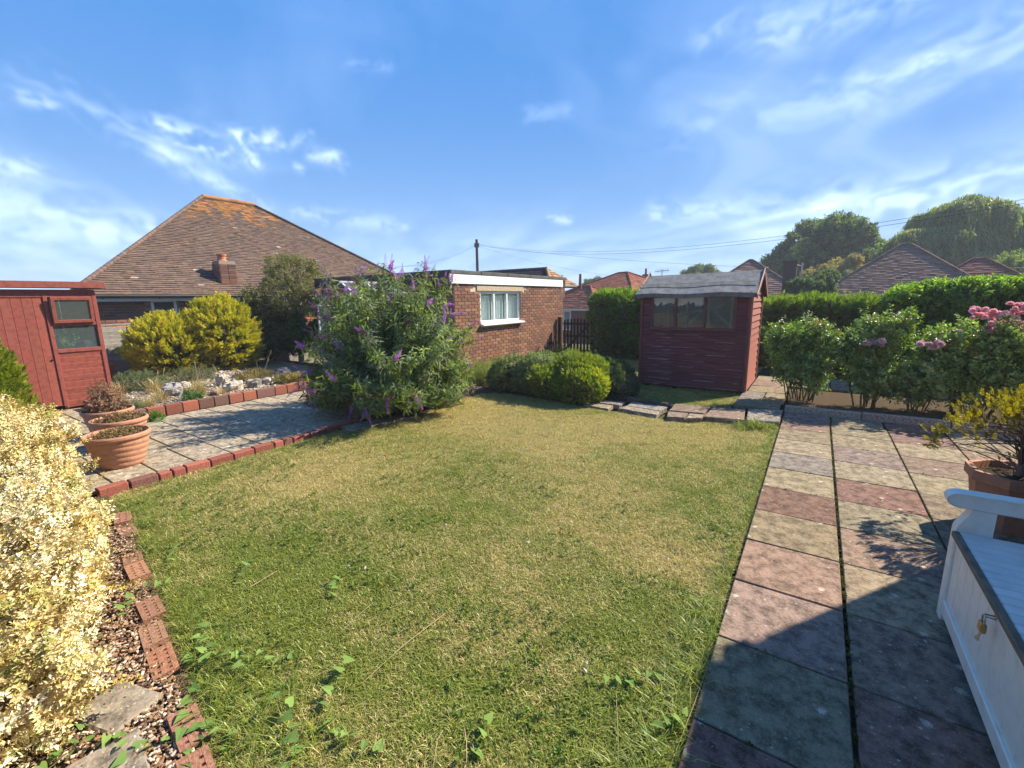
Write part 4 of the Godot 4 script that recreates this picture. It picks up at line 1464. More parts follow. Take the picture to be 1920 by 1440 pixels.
func make_red_shed() -> void:
	# bright red stained shed, front looks toward +x
	var s := thing("red_shed", "bright red stained shed with a plank door and two small panes", "shed", Vector3(-10.0, 0.02, -2.36), 0.0)
	var red := lin(0.255, 0.066, 0.048)
	var W := 2.3     # along +z from the right hand corner
	var D := 1.7     # back along -x
	# the front is drawn in the plane x = 0: lapped boards under the window
	for k in 9:
		place("board", bevel_box(Vector3(0.014, 0.108, 0.60), 0.003, vary(red, 0.08)), M.stain, s, Vector3(0.004, 0.07 + k * 0.1, 0.30), Basis(Vector3(0, 0, 1), -0.07))
	var b := MB.new()
	b.col = red
	# frame round the window and the corner posts
	b.box(Vector3(0.012, 0.95, 0.02), Vector3(0.03, 1.82, 0.055), Basis(), 0.004)
	b.box(Vector3(0.012, 0.95, 0.60), Vector3(0.03, 1.82, 0.05), Basis(), 0.004)
	b.box(Vector3(0.012, 0.935, 0.31), Vector3(0.034, 0.06, 0.53), Basis(), 0.004)
	b.box(Vector3(0.006, 1.355, 0.31), Vector3(0.03, 0.05, 0.53), Basis(), 0.004)
	b.box(Vector3(0.010, 1.84, W / 2), Vector3(0.025, 0.12, W), Basis(), 0.004)
	place("front_frame", b.mesh(), M.stain, s)
	# top hung sash, open a crack
	var sash := MB.new()
	sash.col = vary(red, 0.05)
	for q in [[0.0, 0.0, 0.49, 0.05], [0.0, 0.36, 0.49, 0.05]]:
		sash.box(Vector3(0, q[1], 0.245), Vector3(0.03, q[3], q[2]), Basis(), 0.004)
	for zz in [0.02, 0.47]:
		sash.box(Vector3(0, 0.18, zz), Vector3(0.029, 0.32, 0.045), Basis(), 0.004)
	var sash_at := place("sash", sash.mesh(), M.stain, s, Vector3(0.045, 1.40, 0.065), Basis(Vector3(0, 0, 1), -0.09))
	var g := MB.new()
	g.quad(Vector3(0, 0.02, 0.04), Vector3(0, 0.02, 0.45), Vector3(0, 0.34, 0.45), Vector3(0, 0.34, 0.04), Vector3.RIGHT)
	place("pane", g.mesh(), M.glass, sash_at)
	g = MB.new()
	g.quad(Vector3(0, 0.965, 0.05), Vector3(0, 0.965, 0.575), Vector3(0, 1.33, 0.575), Vector3(0, 1.33, 0.05), Vector3.RIGHT)
	place("pane", g.mesh(), M.glass, s)
	# plank door
	var door := MB.new()
	door.col = vary(red, 0.04)
	door.box(Vector3(-0.012, 0.93, 1.02), Vector3(0.016, 1.74, 0.80))
	var dn := place("door", door.mesh(), M.stain, s)
	for k in 7:
		place("plank", bevel_box(Vector3(0.014, 1.75, 0.112), 0.004, vary(red, 0.1)), M.stain, dn, Vector3(0.004, 0.93, 0.685 + k * 0.1145))
	var kn := MB.new()
	kn.col = lin(0.02, 0.018, 0.018)
	kn.tube(PackedVector3Array([Vector3(0.0, 0.80, 0.66), Vector3(0.022, 0.80, 0.66)]), PackedFloat32Array([0.014, 0.014]), 10)
	place("handle", kn.mesh(), M.metal, dn)
	for k in 8:
		place("plank", bevel_box(Vector3(0.014, 1.8, 0.105), 0.004, vary(red, 0.1)), M.stain, s, Vector3(0.0, 0.92, 1.51 + k * 0.107))
	# side and back walls
	b = MB.new()
	b.col = red
	b.box(Vector3(-D / 2, 0.93, 0.0), Vector3(D - 0.02, 1.82, 0.02))
	b.box(Vector3(-D / 2, 0.93, W), Vector3(D - 0.02, 1.82, 0.02))
	place("side_wall", b.mesh(), M.stain, s)
	b = MB.new()
	b.col = lin(0.26, 0.12, 0.06)
	for k in 20:
		b.col = vary(lin(0.26, 0.12, 0.06), 0.25)
		b.box(Vector3(-0.55 - 0.004 * (k % 2), 0.93, 0.06 + k * 0.112), Vector3(0.015, 1.8, 0.108))
	place("back_wall", b.mesh(), M.old_wood, s)
	b = MB.new()
	b.col = vary(red, 0.05)
	b.box(Vector3(0.095, 1.975, W / 2 - 0.04), Vector3(0.025, 0.10, W + 0.14), Basis(), 0.004)
	b.box(Vector3(-D / 2, 1.975, -0.12), Vector3(D + 0.2, 0.10, 0.022), Basis(), 0.004)
	place("fascia", b.mesh(), M.stain, s)
	b = MB.new()
	b.col = lin(0.09, 0.05, 0.045)
	b.box(Vector3(-D / 2 + 0.02, 1.995, W / 2), Vector3(D + 0.12, 0.05, W + 0.2))
	place("roof", b.mesh(), M.felt, s)
	# bench inside with pots
	b = MB.new()
	b.col = lin(0.05, 0.045, 0.04)
	b.box(Vector3(-0.28, 0.93, 0.32), Vector3(0.48, 0.03, 0.6))
	place("shelf", b.mesh(), M.old_wood, s)
	var pot := MB.new()
	pot.col = lin(0.40, 0.36, 0.32)
	pot.lathe(PackedVector2Array([Vector2(0.0, 0.0), Vector2(0.05, 0.0), Vector2(0.07, 0.13), Vector2(0.06, 0.13), Vector2(0.0, 0.11)]), 16)
	top("plant_pot", pot.mesh(), M.terracotta, "small pale pot behind the pane of the bright red shed", "pot", Vector3(-10.2, 0.967, -2.22))
	var pl := thing("shed_plant", "leafy green plant on the shelf inside the bright red shed", "plant", Vector3(-10.18, 0.965, -1.95))
	var st := MB.new()
	st.col = lin(0.05, 0.07, 0.03)
	limbs(st, Vector3.ZERO, [Vector3(0.03, 0.2, 0.05), Vector3(-0.05, 0.22, 0.0), Vector3(0.03, 0.16, -0.07)], 0.006, 0.003)
	place("stem", st.mesh(), M.twig, pl)
	clothe(pl, [sprig(300, 9, 0.08, 0.04, 0.08, [lin(0.06, 0.14, 0.05), lin(0.1, 0.2, 0.07)])], M.leaf, on_lobes([[Vector3(0, 0.17, 0), Vector3(0.12, 0.15, 0.14)]], 30, 0.3, 0.02), [Color(1, 1, 1)], 0.8, 1.2)

func make_bungalow() -> void:
	var h := thing("bungalow", "brick bungalow with a big hipped tile roof patched with orange lichen", "house", Vector3(-15.0, -0.5, -9.0))
	var o := Vector3(-15.0, -0.5, -9.0)
	var Z1 := -3.1 - o.z
	var Z2 := -15.6 - o.z
	var ey := 1.95 - o.y
	var A := Vector3(0, ey, Z1)
	var B := Vector3(0, ey, Z2)
	var C := Vector3(-5.3, 5.74 - o.y, -10.45 - o.z)
	var D := Vector3(-5.3, 5.74 - o.y, -8.5 - o.z)
	var A2 := Vector3(-10.6, ey, Z1 - 3.6)
	var B2 := Vector3(-10.6, ey, Z2)
	var patch := FastNoiseLite.new()
	patch.seed = 8
	patch.frequency = 0.9
	patch.fractal_octaves = 4
	# orange lichen grows in a ragged crust down from the ridge; stray crusts elsewhere
	var tone := func(p: Vector3, t: float) -> Color:
		var base := vary([lin(0.155, 0.106, 0.082), lin(0.138, 0.096, 0.078), lin(0.168, 0.112, 0.084), lin(0.126, 0.090, 0.075)][R.randi() % 4], 0.12)
		var n := patch.get_noise_2d(p.z * 1.3, p.y * 0.9)
		var n2 := patch.get_noise_2d(p.z * 5.0 + 40.0, p.y * 5.0)
		var grown := t * 6.0 - 5.0 + n * 1.3 + n2 * 0.7
		if R.randf() < smoothstep(-0.5, 0.5, grown) * 0.85:
			return vary(lin(0.31, 0.15, 0.06), 0.25)
		if R.randf() < 0.004:
			return vary(lin(0.33, 0.28, 0.24), 0.2)
		return base
	var b := MB.new()
	tile_slope(b, A, B, C, D, 0.105, 0.17, 0.022, tone)
	var roof := place("roof", b.mesh(), M.tile, h, Vector3.ZERO, Basis(), true)
	b = MB.new()
	tile_slope(b, A2, A, D, D, 0.125, 0.19, 0.028, tone)
	tile_slope(b, B, B2, C, C, 0.125, 0.19, 0.028, tone)
	tile_slope(b, B2, A2, D, C, 0.25, 0.4, 0.028, tone)
	place("side_roof", b.mesh(), M.tile, h, Vector3.ZERO, Basis(), true)
	b = MB.new()
	var hip := lin(0.15, 0.105, 0.088)
	ridge_caps(b, A + Vector3(0, 0.03, 0), D + Vector3(0, 0.05, 0), 0.065, hip, 0.17)
	ridge_caps(b, B + Vector3(0, 0.03, 0), C + Vector3(0, 0.05, 0), 0.065, hip, 0.17)
	ridge_caps(b, C + Vector3(0, 0.06, 0), D + Vector3(0, 0.06, 0), 0.10, lin(0.30, 0.17, 0.08), 0.32)
	place("ridge_tile", b.mesh(), M.tile, h, Vector3.ZERO, Basis(), true)
	# chimney low on the slope
	var ch := Node3D.new()
	ch.name = "chimney"
	roof.add_child(ch)
	ch.position = Vector3(-15.66, 2.0, -6.92) - o
	b = MB.new()
	b.col = lin(0.30, 0.26, 0.22)
	b.box(Vector3(0, 0.36, 0), Vector3(0.46, 1.18, 0.48))
	b.box(Vector3(0, 0.95, 0), Vector3(0.44, 0.05, 0.46))
	for r in 13:
		for k in 2:
			for q in [[Vector3(0.235, 0, -0.12 + k * 0.24), Vector3(0.02, 0.065, 0.225)], [Vector3(-0.12 + k * 0.24, 0, 0.245), Vector3(0.225, 0.065, 0.02)], [Vector3(-0.12 + k * 0.24, 0, -0.245), Vector3(0.225, 0.065, 0.02)]]:
				b.col = vary([lin(0.19, 0.10, 0.075), lin(0.13, 0.085, 0.07), lin(0.25, 0.12, 0.08)][R.randi() % 3], 0.2)
				b.box(q[0] + Vector3(0, -0.05 + r * 0.075, 0), q[1], Basis(), 0.003)
	b.col = lin(0.42, 0.42, 0.42)
	b.box(Vector3(0.26, 0.03, 0), Vector3(0.10, 0.10, 0.6), Basis(Vector3(0, 0, 1), -0.2))
	place("chimney_stack", b.mesh(), M.brick, ch)
	b = MB.new()
	b.col = lin(0.46, 0.17, 0.09)
	b.lathe(PackedVector2Array([Vector2(0.14, 0.96), Vector2(0.15, 0.99), Vector2(0.12, 1.03), Vector2(0.115, 1.12), Vector2(0.14, 1.15), Vector2(0.14, 1.19), Vector2(0.09, 1.19), Vector2(0.09, 1.0)]), 18, Vector3(0, 0, 0.04))
	place("chimney_pot", b.mesh(), M.terracotta, ch)
	# walls
	b = MB.new()
	b.col = lin(0.30, 0.25, 0.22)
	b.box(Vector3(-1.35, 1.15, (Z1 + Z2) / 2), Vector3(1.96, 2.5, absf(Z1 - Z2) - 0.8))
	b.box(Vector3(-6.0, 1.15, (Z1 + Z2) / 2 - 2.0), Vector3(8.4, 2.5, absf(Z1 - Z2) - 5.2))
	place("wall", b.mesh(), M.mortar, h)
	b = MB.new()
	var dark := [lin(0.22, 0.115, 0.085), lin(0.18, 0.10, 0.08), lin(0.25, 0.125, 0.088)]
	var wz0 := -4.77 - o.z
	brick_run(b, Vector3(-0.366, 0.52, Z1 - 0.42), Vector3(0, 0, -1), Vector3.RIGHT, 7.5, 24, dark, [[Z1 - 0.42 - wz0 - 0.02, Z1 - 0.42 - wz0 + 0.62, 0.75, 1.9]])
	b.col = lin(0.42, 0.17, 0.08)
	for k in 34:
		b.col = vary(lin(0.40, 0.16, 0.08), 0.2)
		b.box(Vector3(-0.36, 1.60, Z1 - 0.5 - k * 0.224), Vector3(0.03, 0.075, 0.215), Basis(), 0.003)
	place("brickwork", b.mesh(), M.brick, h, Vector3.ZERO, Basis(), true)
	b = MB.new()
	b.col = lin(0.70, 0.70, 0.70)
	b.box(Vector3(-0.12, ey - 0.12, (Z1 + Z2) / 2), Vector3(0.03, 0.13, absf(Z1 - Z2) - 0.1))
	b.box(Vector3(-0.25, ey - 0.17, (Z1 + Z2) / 2), Vector3(0.24, 0.02, absf(Z1 - Z2) - 0.3))
	place("fascia", b.mesh(), M.white_paint, h)
	b = MB.new()
	b.col = lin(0.02, 0.02, 0.022)
	b.tube(PackedVector3Array([Vector3(-0.02, ey - 0.045, Z1), Vector3(-0.02, ey - 0.045, Z2)]), PackedFloat32Array([0.055, 0.055]), 8)
	for k in 10:
		b.box(Vector3(-0.06, ey - 0.10, Z1 - 0.6 - k * 1.2), Vector3(0.06, 0.03, 0.03))
	place("gutter", b.mesh(), M.plastic, h)
	var w := casement(h, 0.60, 1.0, 1, 0.06, M.plastic, lin(0.78, 0.8, 0.8), M.frosted_pane)
	w.transform = Transform3D(Basis(Vector3.UP, PI / 2), Vector3(-0.35, 1.30, wz0))
	var cu := MB.new()
	cu.col = lin(0.30, 0.36, 0.34)
	cu.box(Vector3(-0.372, 1.8, wz0 - 0.3), Vector3(0.004, 0.9, 0.5))
	place("curtain", cu.mesh(), M.cloth, h)

func make_fence() -> void:
	for k in 3:
		var z := -3.72 + 1.86 - k * 1.86
		var f := thing("lap_fence", ["weathered grey lap fence panel beside the red shed", "grey lap fence panel behind the golden conifers", "grey lap fence panel behind the dark shrub"][k], "fence", Vector3(-13.3, -0.12, z))
		for i in 13:
			place("slat", bevel_box(Vector3(0.012, 0.105, 1.76), 0.003, vary(lin(0.36, 0.33, 0.29), 0.12)), M.old_wood, f, Vector3(0.01, 0.10 + i * 0.096, -0.92 + rnd(-0.005, 0.005)), Basis(Vector3(0, 0, 1), -0.08) * Basis(Vector3.RIGHT, rnd(-0.004, 0.004)))
		place("top_rail", bevel_box(Vector3(0.045, 0.03, 1.80), 0.004, lin(0.33, 0.30, 0.27)), M.old_wood, f, Vector3(0.0, 1.35, -0.92))
		for e in [-0.06, -0.9, -1.78]:
			place("batten", bevel_box(Vector3(0.025, 1.3, 0.04), 0.003, lin(0.30, 0.27, 0.24)), M.old_wood, f, Vector3(0.032, 0.68, e))
		var p := MB.new()
		p.col = lin(0.20, 0.17, 0.14)
		p.box(Vector3(0, 0.6, 0), Vector3(0.09, 1.7, 0.09), Basis(), 0.01)
		top("fence_post", p.mesh(), M.old_wood, ["grey wooden fence post at the corner by the red shed", "grey fence post in front of the golden conifer's left side", "grey fence post behind the second golden conifer"][k], "post", Vector3(-13.3, -0.25, z + 0.05))

func make_greenhouse() -> void:
	var g := thing("greenhouse", "small aluminium greenhouse with clear panes behind the buddleia", "greenhouse", Vector3(-9.3, 0.02, -5.95))
	var bar := lin(0.62, 0.63, 0.63)
	var W := 1.8
	var D := 1.3
	var e := 1.55
	var r := 2.05
	var f := MB.new()
	f.col = bar
	var lines := []
	for x in [0.0, 0.6, 1.2, 1.8]:
		var y := e
		lines.append([Vector3(x, 0, 0), Vector3(x, y + (r - e) * (1.0 - absf(x - 0.9) / 0.9), 0)])
		lines.append([Vector3(x, 0, -D), Vector3(x, y + (r - e) * (1.0 - absf(x - 0.9) / 0.9), -D)])
	for z in [0.0, -0.65, -D]:
		lines.append([Vector3(0, 0, z), Vector3(0, e, z)])
		lines.append([Vector3(W, 0, z), Vector3(W, e, z)])
		lines.append([Vector3(0, e, z), Vector3(W / 2, r, z)])
		lines.append([Vector3(W, e, z), Vector3(W / 2, r, z)])
	for y in [0.03, 0.78, e]:
		lines.append([Vector3(0, y, 0), Vector3(W, y, 0)])
		lines.append([Vector3(0, y, 0), Vector3(0, y, -D)])
		lines.append([Vector3(W, y, 0), Vector3(W, y, -D)])
		lines.append([Vector3(0, y, -D), Vector3(W, y, -D)])
	lines.append([Vector3(W / 2, r, 0.02), Vector3(W / 2, r, -D - 0.02)])
	var n := 0
	for l in lines:
		n += 1
		var bb := MB.new()
		bb.col = bar
		bb.bar(l[0] + Vector3(0.0004, 0.0003, 0.0005) * n, l[1] + Vector3(0.0004, 0.0003, 0.0005) * n, 0.028, 0.028, Vector3(0.3, 0.9, 0.2).normalized() if absf((l[1] - l[0]).normalized().y) < 0.9 else Vector3.BACK)
		place("frame_bar", bb.mesh(), M.white_paint, g)
	for q in [[Vector3(0, 0.04, -0.01), Vector3(0.6, 0.04, -0.01), Vector3(0.6, 1.6, -0.01), Vector3(0, 1.5, -0.01)], [Vector3(0.62, 0.04, -0.01), Vector3(1.18, 0.04, -0.01), Vector3(1.18, 1.86, -0.01), Vector3(0.62, 1.86, -0.01)], [Vector3(1.22, 0.04, -0.01), Vector3(1.78, 0.04, -0.01), Vector3(1.78, 1.5, -0.01), Vector3(1.22, 1.6, -0.01)],
			[Vector3(0.01, 0.04, 0), Vector3(0.01, 0.04, -0.64), Vector3(0.01, e, -0.64), Vector3(0.01, e, 0)], [Vector3(0.01, 0.04, -0.66), Vector3(0.01, 0.04, -D), Vector3(0.01, e, -D), Vector3(0.01, e, -0.66)],
			[Vector3(0, e + 0.01, 0), Vector3(0, e + 0.01, -D), Vector3(W / 2, r + 0.01, -D), Vector3(W / 2, r + 0.01, 0)], [Vector3(W, e + 0.01, 0), Vector3(W, e + 0.01, -D), Vector3(W / 2, r + 0.012, -D), Vector3(W / 2, r + 0.012, 0)]]:
		var p := MB.new()
		p.quad(q[0], q[1], q[2], q[3])
		place("pane", p.mesh(), M.glass, g)
	# staging with a terracotta pot
	var st := thing("greenhouse_staging", "slatted staging shelf inside the greenhouse", "shelf", Vector3(-9.22, 0.02, -6.3))
	for k in 5:
		place("slat", bevel_box(Vector3(1.5, 0.02, 0.07), 0.002, lin(0.4, 0.36, 0.3)), M.old_wood, st, Vector3(0.78, 0.72, -k * 0.085))
	for x in [0.08, 1.48]:
		for z in [0.0, -0.34]:
			place("leg", bevel_box(Vector3(0.04, 0.71, 0.04), 0.002, lin(0.4, 0.36, 0.3)), M.old_wood, st, Vector3(x, 0.355, z))
	var pot := MB.new()
	pot.col = lin(0.46, 0.19, 0.08)
	pot.lathe(PackedVector2Array([Vector2(0, 0), Vector2(0.09, 0), Vector2(0.13, 0.17), Vector2(0.145, 0.17), Vector2(0.145, 0.21), Vector2(0.12, 0.21), Vector2(0.11, 0.15), Vector2(0, 0.15)]), 20)
	top("plant_pot", pot.mesh(), M.terracotta, "orange terracotta pot on the staging in the greenhouse", "pot", Vector3(-9.0, 0.755, -6.42))

func simple_house(called: String, label: String, at: Vector3, turn: float, W: float, D: float, eave: float, ridge: float, inset: float, tile: Color, wall: Color, windows: Array, gauge := 0.2) -> Node3D:
	# hipped house: W along local x, D along local z; inset is how far the ridge stops short of each end
	var h := thing(called, label, "house", at, turn, "houses down the hill")
	var A := Vector3(-W / 2, eave, D / 2)
	var B := Vector3(W / 2, eave, D / 2)
	var A2 := Vector3(-W / 2, eave, -D / 2)
	var B2 := Vector3(W / 2, eave, -D / 2)
	var C := Vector3(W / 2 - inset, ridge, 0)
	var E := Vector3(-W / 2 + inset, ridge, 0)
	var tone := func(_p, _t): return vary(tile, 0.28)
	var b := MB.new()
	tile_slope(b, A, B, C, E, gauge, 0.33, 0.03, tone)
	tile_slope(b, B2, A2, E, C, gauge, 0.33, 0.03, tone)
	tile_slope(b, B, B2, C, C, gauge, 0.33, 0.03, tone)
	tile_slope(b, A2, A, E, E, gauge, 0.33, 0.03, tone)
	place("roof", b.mesh(), M.tile, h, Vector3.ZERO, Basis(), true)
	b = MB.new()
	for l in [[A, E], [A2, E], [B, C], [B2, C], [E, C]]:
		ridge_caps(b, l[0] + Vector3.UP * 0.02, l[1] + Vector3.UP * 0.03, 0.075, tile * 0.85, 0.35)
	place("ridge_tile", b.mesh(), M.tile, h, Vector3.ZERO, Basis(), true)
	b = MB.new()
	b.col = wall
	b.box(Vector3(0, eave / 2 - 0.5, 0), Vector3(W - 0.7, eave + 0.9, D - 0.7))
	place("wall", b.mesh(), M.brick, h)
	b = MB.new()
	b.col = lin(0.7, 0.7, 0.7)
	for q in [[Vector3(0, eave - 0.06, D / 2 - 0.05), Vector3(W - 0.05, 0.14, 0.03)], [Vector3(0, eave - 0.06, -D / 2 + 0.05), Vector3(W - 0.05, 0.14, 0.03)], [Vector3(W / 2 - 0.05, eave - 0.06, 0), Vector3(0.03, 0.14, D - 0.16)], [Vector3(-W / 2 + 0.05, eave - 0.06, 0), Vector3(0.03, 0.14, D - 0.16)]]:
		b.box(q[0], q[1])
	place("fascia", b.mesh(), M.white_paint, h)
	for w in windows:
		var c := casement(h, w[2], w[3], int(w[4]), 0.07, M.plastic, lin(0.8, 0.8, 0.8), M.frosted_pane)
		c.position = Vector3(w[0], w[1], D / 2 - 0.32)
		var cu := MB.new()
		cu.col = lin(0.10, 0.12, 0.14)
		cu.box(Vector3(w[0] + w[2] / 2, w[1] + w[3] / 2, D / 2 - 0.345), Vector3(w[2] - 0.1, w[3] - 0.1, 0.008))
		place("dark_backing", cu.mesh(), M.plastic, h)  # flat dark sheet close behind the panes, no real recess
	return h

func stack(called: String, label: String, at: Vector3, w: float, hgt: float, tint: Color, pots: int) -> void:
	var s := thing(called, label, "chimney", at)
	var b := MB.new()
	b.col = tint
	b.box(Vector3(0, hgt / 2, 0), Vector3(w, hgt, w * 0.8))
	b.box(Vector3(0, hgt - 0.08, 0), Vector3(w + 0.1, 0.09, w * 0.8 + 0.1))
	place("stack", b.mesh(), M.brick, s)
	for k in pots:
		var p := MB.new()
		p.col = lin(0.3, 0.13, 0.08)
		p.lathe(PackedVector2Array([Vector2(0.13, 0), Vector2(0.10, 0.1), Vector2(0.09, 0.45), Vector2(0.11, 0.5), Vector2(0.06, 0.5)]), 12)
		place("chimney_pot", p.mesh(), M.terracotta, s, Vector3((k - (pots - 1) / 2.0) * 0.3, hgt, 0))

func make_village() -> void:
	var redt := lin(0.28, 0.105, 0.07)
	var brown := lin(0.26, 0.155, 0.115)
	var bw := lin(0.20, 0.10, 0.075)
	var H := simple_house("hillside_house", "red tiled hipped house beyond the gate, tallest peak beside the hedge", Vector3(-12.3, -1.5, -33.0), deg_to_rad(-17), 8.0, 8.0, 3.2, 5.0, 3.6, redt, bw, [])
	H.set_meta("category", "house")
	simple_house("hillside_house", "lower red tiled wing with a white window seen over the picket gate", Vector3(-13.0, -1.5, -28.0), deg_to_rad(-17), 5.4, 4.2, 2.55, 3.95, 2.3, redt, bw, [[-0.9, 1.15, 1.25, 1.25, 2.0], [-2.25, 1.3, 0.5, 1.0, 1.0]])
	simple_house("hillside_house", "brown tiled house whose peak shows just over the shed roof", Vector3(-4.2, -1.5, -36.0), deg_to_rad(5), 7.0, 7.0, 3.0, 5.6, 3.4, brown, bw, [])
	simple_house("hillside_house", "brown tiled hipped roof rising above the right hand hedge", Vector3(4.1, -1.5, -37.0), deg_to_rad(-8), 8.6, 8.6, 2.8, 6.1, 4.1, brown, bw, [], 0.16)
	simple_house("hillside_house", "small red brown roof beside the brown hipped roof under the willow", Vector3(8.4, -1.5, -42.0), deg_to_rad(-8), 6.0, 6.0, 3.2, 5.3, 2.7, lin(0.19, 0.075, 0.06), bw, [])
	stack("chimney_stack", "thin dark chimney beside the left verge of the weathered shed", Vector3(-13.0, 0.8, -40.5), 0.45, 2.9, lin(0.11, 0.08, 0.075), 1)
	stack("chimney_stack", "tall dark brick chimney with a pale pole against the tree", Vector3(-1.5, -1.2, -30.0), 0.62, 4.75, lin(0.12, 0.075, 0.07), 0)
	stack("chimney_stack", "slim brown chimney behind the corner of the brick garage", Vector3(-14.4, -0.5, -27.2), 0.36, 3.2, lin(0.14, 0.085, 0.07), 1)
	var p := MB.new()
	p.col = lin(0.40, 0.36, 0.32)
	p.tube(PackedVector3Array([Vector3(0, 0, 0), Vector3(0, 4.6, 0)]), PackedFloat32Array([0.05, 0.05]), 8)
	p.tube(PackedVector3Array([Vector3(0, 4.4, 0), Vector3(-0.35, 4.55, 0)]), PackedFloat32Array([0.03, 0.03]), 6)
	top("aerial_pole", p.mesh(), M.metal, "pale upright pole standing beside the tall dark chimney", "pole", Vector3(-0.95, -1.2, -29.8))
	# little television aerial over the shed roof
	var an := MB.new()
	an.col = lin(0.25, 0.25, 0.27)
	an.tube(PackedVector3Array([Vector3(0, 0, 0), Vector3(0, 4.7, 0)]), PackedFloat32Array([0.03, 0.03]), 6)
	an.tube(PackedVector3Array([Vector3(-0.6, 4.55, 0), Vector3(0.6, 4.6, 0)]), PackedFloat32Array([0.025, 0.025]), 6)
	for k in 6:
		an.tube(PackedVector3Array([Vector3(-0.5 + k * 0.2, 4.4, 0.05), Vector3(-0.5 + k * 0.2, 4.75, 0.05)]), PackedFloat32Array([0.014, 0.014]), 5)
	top("television_aerial", an.mesh(), M.metal, "thin television aerial poking up behind the shed ridge", "aerial", Vector3(-11.3, -0.7, -39.5))

func wire(label: String, P: Vector3, Q: Vector3, sag: float, r: float) -> void:
	var b := MB.new()
	b.col = lin(0.03, 0.03, 0.035)
	var path := PackedVector3Array()
	var rad := PackedFloat32Array()
	for i in 17:
		var t := i / 16.0
		path.append(P.lerp(Q, t) + Vector3.DOWN * sag * 4.0 * t * (1.0 - t))
		rad.append(r)
	b.tube(path, rad, 5)
	top("overhead_wire", b.mesh(), M.plastic, label, "wire", Vector3.ZERO, Basis(), "overhead wires on the telegraph pole")

func make_pole() -> void:
	var base := at_depth(893, 515, 42)
	var head := at_depth(893.5, 449, 42)
	base = Vector3(head.x, -1.6, head.z)
	var t := thing("telegraph_pole", "dark wooden telegraph pole rising behind the garage roof", "pole", base)
	var H := head.y - base.y
	var b := MB.new()
	b.col = lin(0.055, 0.045, 0.04)
	b.tube(PackedVector3Array([Vector3.ZERO, Vector3(0, H * 0.5, 0), Vector3(0, H, 0)]), PackedFloat32Array([0.17, 0.145, 0.12]), 12)
	place("shaft", b.mesh(), M.bark, t)
	b = MB.new()
	b.col = lin(0.06, 0.06, 0.065)
	b.lathe(PackedVector2Array([Vector2(0.12, H - 0.75), Vector2(0.24, H - 0.7), Vector2(0.24, H - 0.35), Vector2(0.12, H - 0.3)]), 12)
	place("ring_head", b.mesh(), M.metal, t)
	var K := base + Vector3(0, H - 0.5, 0)
	wire("upper wire running from the pole to the right over the shed", K + Vector3(0.2, 0.1, 0), at_depth(1990, 362, 13), 1.15, 0.007)
	wire("middle wire running from the pole to the right over the shed", K + Vector3(0.2, 0, 0), at_depth(1990, 370, 13), 1.2, 0.007)
	wire("lower slack wire crossing the sky above the shed roof", K + Vector3(0.2, -0.05, 0.1), at_depth(1990, 500, 30), 0.9, 0.008)
	wire("wire dropping from the pole to the left toward the bungalow", K + Vector3(-0.2, 0.05, 0), at_depth(690, 503, 20), 0.5, 0.008)
	wire("second wire dropping from the pole behind the buddleia", K + Vector3(-0.2, -0.05, 0), at_depth(760, 500, 30), 0.4, 0.006)
	wire("faint wire falling from the pole behind the tiled garage", K + Vector3(0.1, -0.1, 0), at_depth(1165, 520, 34), 0.3, 0.005)

func make_own_house() -> void:
	# the house the photograph was taken beside: out of frame, it throws the shade over the near slabs
	var h := thing("own_house", "brick house wall and eaves behind the white storage bench", "house", Vector3(1.86, 0, -5.2))
	var b := MB.new()
	b.col = lin(0.42, 0.36, 0.30)
	b.box(Vector3(3.0, 1.46, 4.9), Vector3(6.0, 3.22, 9.8))
	place("wall", b.mesh(), M.mortar, h)
	b = MB.new()
	brick_run(b, Vector3(-0.004, -0.05, 0.0), Vector3(0, 0, 1), Vector3.LEFT, 6.6, 40, [lin(0.28, 0.13, 0.08), lin(0.23, 0.11, 0.07)])
	place("brickwork", b.mesh(), M.brick, h, Vector3.ZERO, Basis(), true)
	b = MB.new()
	b.col = lin(0.74, 0.74, 0.74)
	b.box(Vector3(3.0, 3.09, 4.9), Vector3(6.06, 0.12, 9.86))
	place("eaves", b.mesh(), M.white_paint, h)
	b = MB.new()
	var A := Vector3(-0.03, 3.15, 9.83)
	var B := Vector3(-0.03, 3.15, -0.03)
	tile_slope(b, A, B, Vector3(3.0, 5.4, 2.0), Vector3(3.0, 5.4, 7.0), 0.2, 0.3, 0.03, func(_p, _t): return vary(lin(0.2, 0.1, 0.07), 0.2))
	tile_slope(b, Vector3(6.03, 3.15, -0.03), Vector3(6.03, 3.15, 9.83), Vector3(3.0, 5.4, 7.0), Vector3(3.0, 5.4, 2.0), 0.4, 0.6, 0.03, func(_p, _t): return vary(lin(0.2, 0.1, 0.07), 0.2))
	tile_slope(b, B, Vector3(6.03, 3.15, -0.03), Vector3(3.0, 5.4, 2.0), Vector3(3.0, 5.4, 2.0), 0.2, 0.3, 0.03, func(_p, _t): return vary(lin(0.2, 0.1, 0.07), 0.2))
	place("roof", b.mesh(), M.tile, h, Vector3.ZERO, Basis(), true)

# ---------------------------------------------------------------- shrubs and trees
func shrub(called: String, label: String, category: String, at: Vector3, lobes: Array, meshes: Array, m: Material, count: int, shades: Array, smin: float, smax: float, core: Color, opt := {}) -> Node3D:
	# lobes are given round «at»; the twiggy inside keeps the light from passing straight through
	var t := thing(called, label, category, at, 0.0, opt.get("group", ""))
	place("branches", blob(lobes, opt.get("core", 0.62), core, 0.0), M.bark, t)
	clothe(t, meshes, m, on_lobes(lobes, count, opt.get("depth", 0.16), opt.get("low", 0.02)), shades, smin, smax, opt.get("up", 0.35), opt.get("wild", 0.5), "foliage", opt.get("vary", 0.18))
	return t

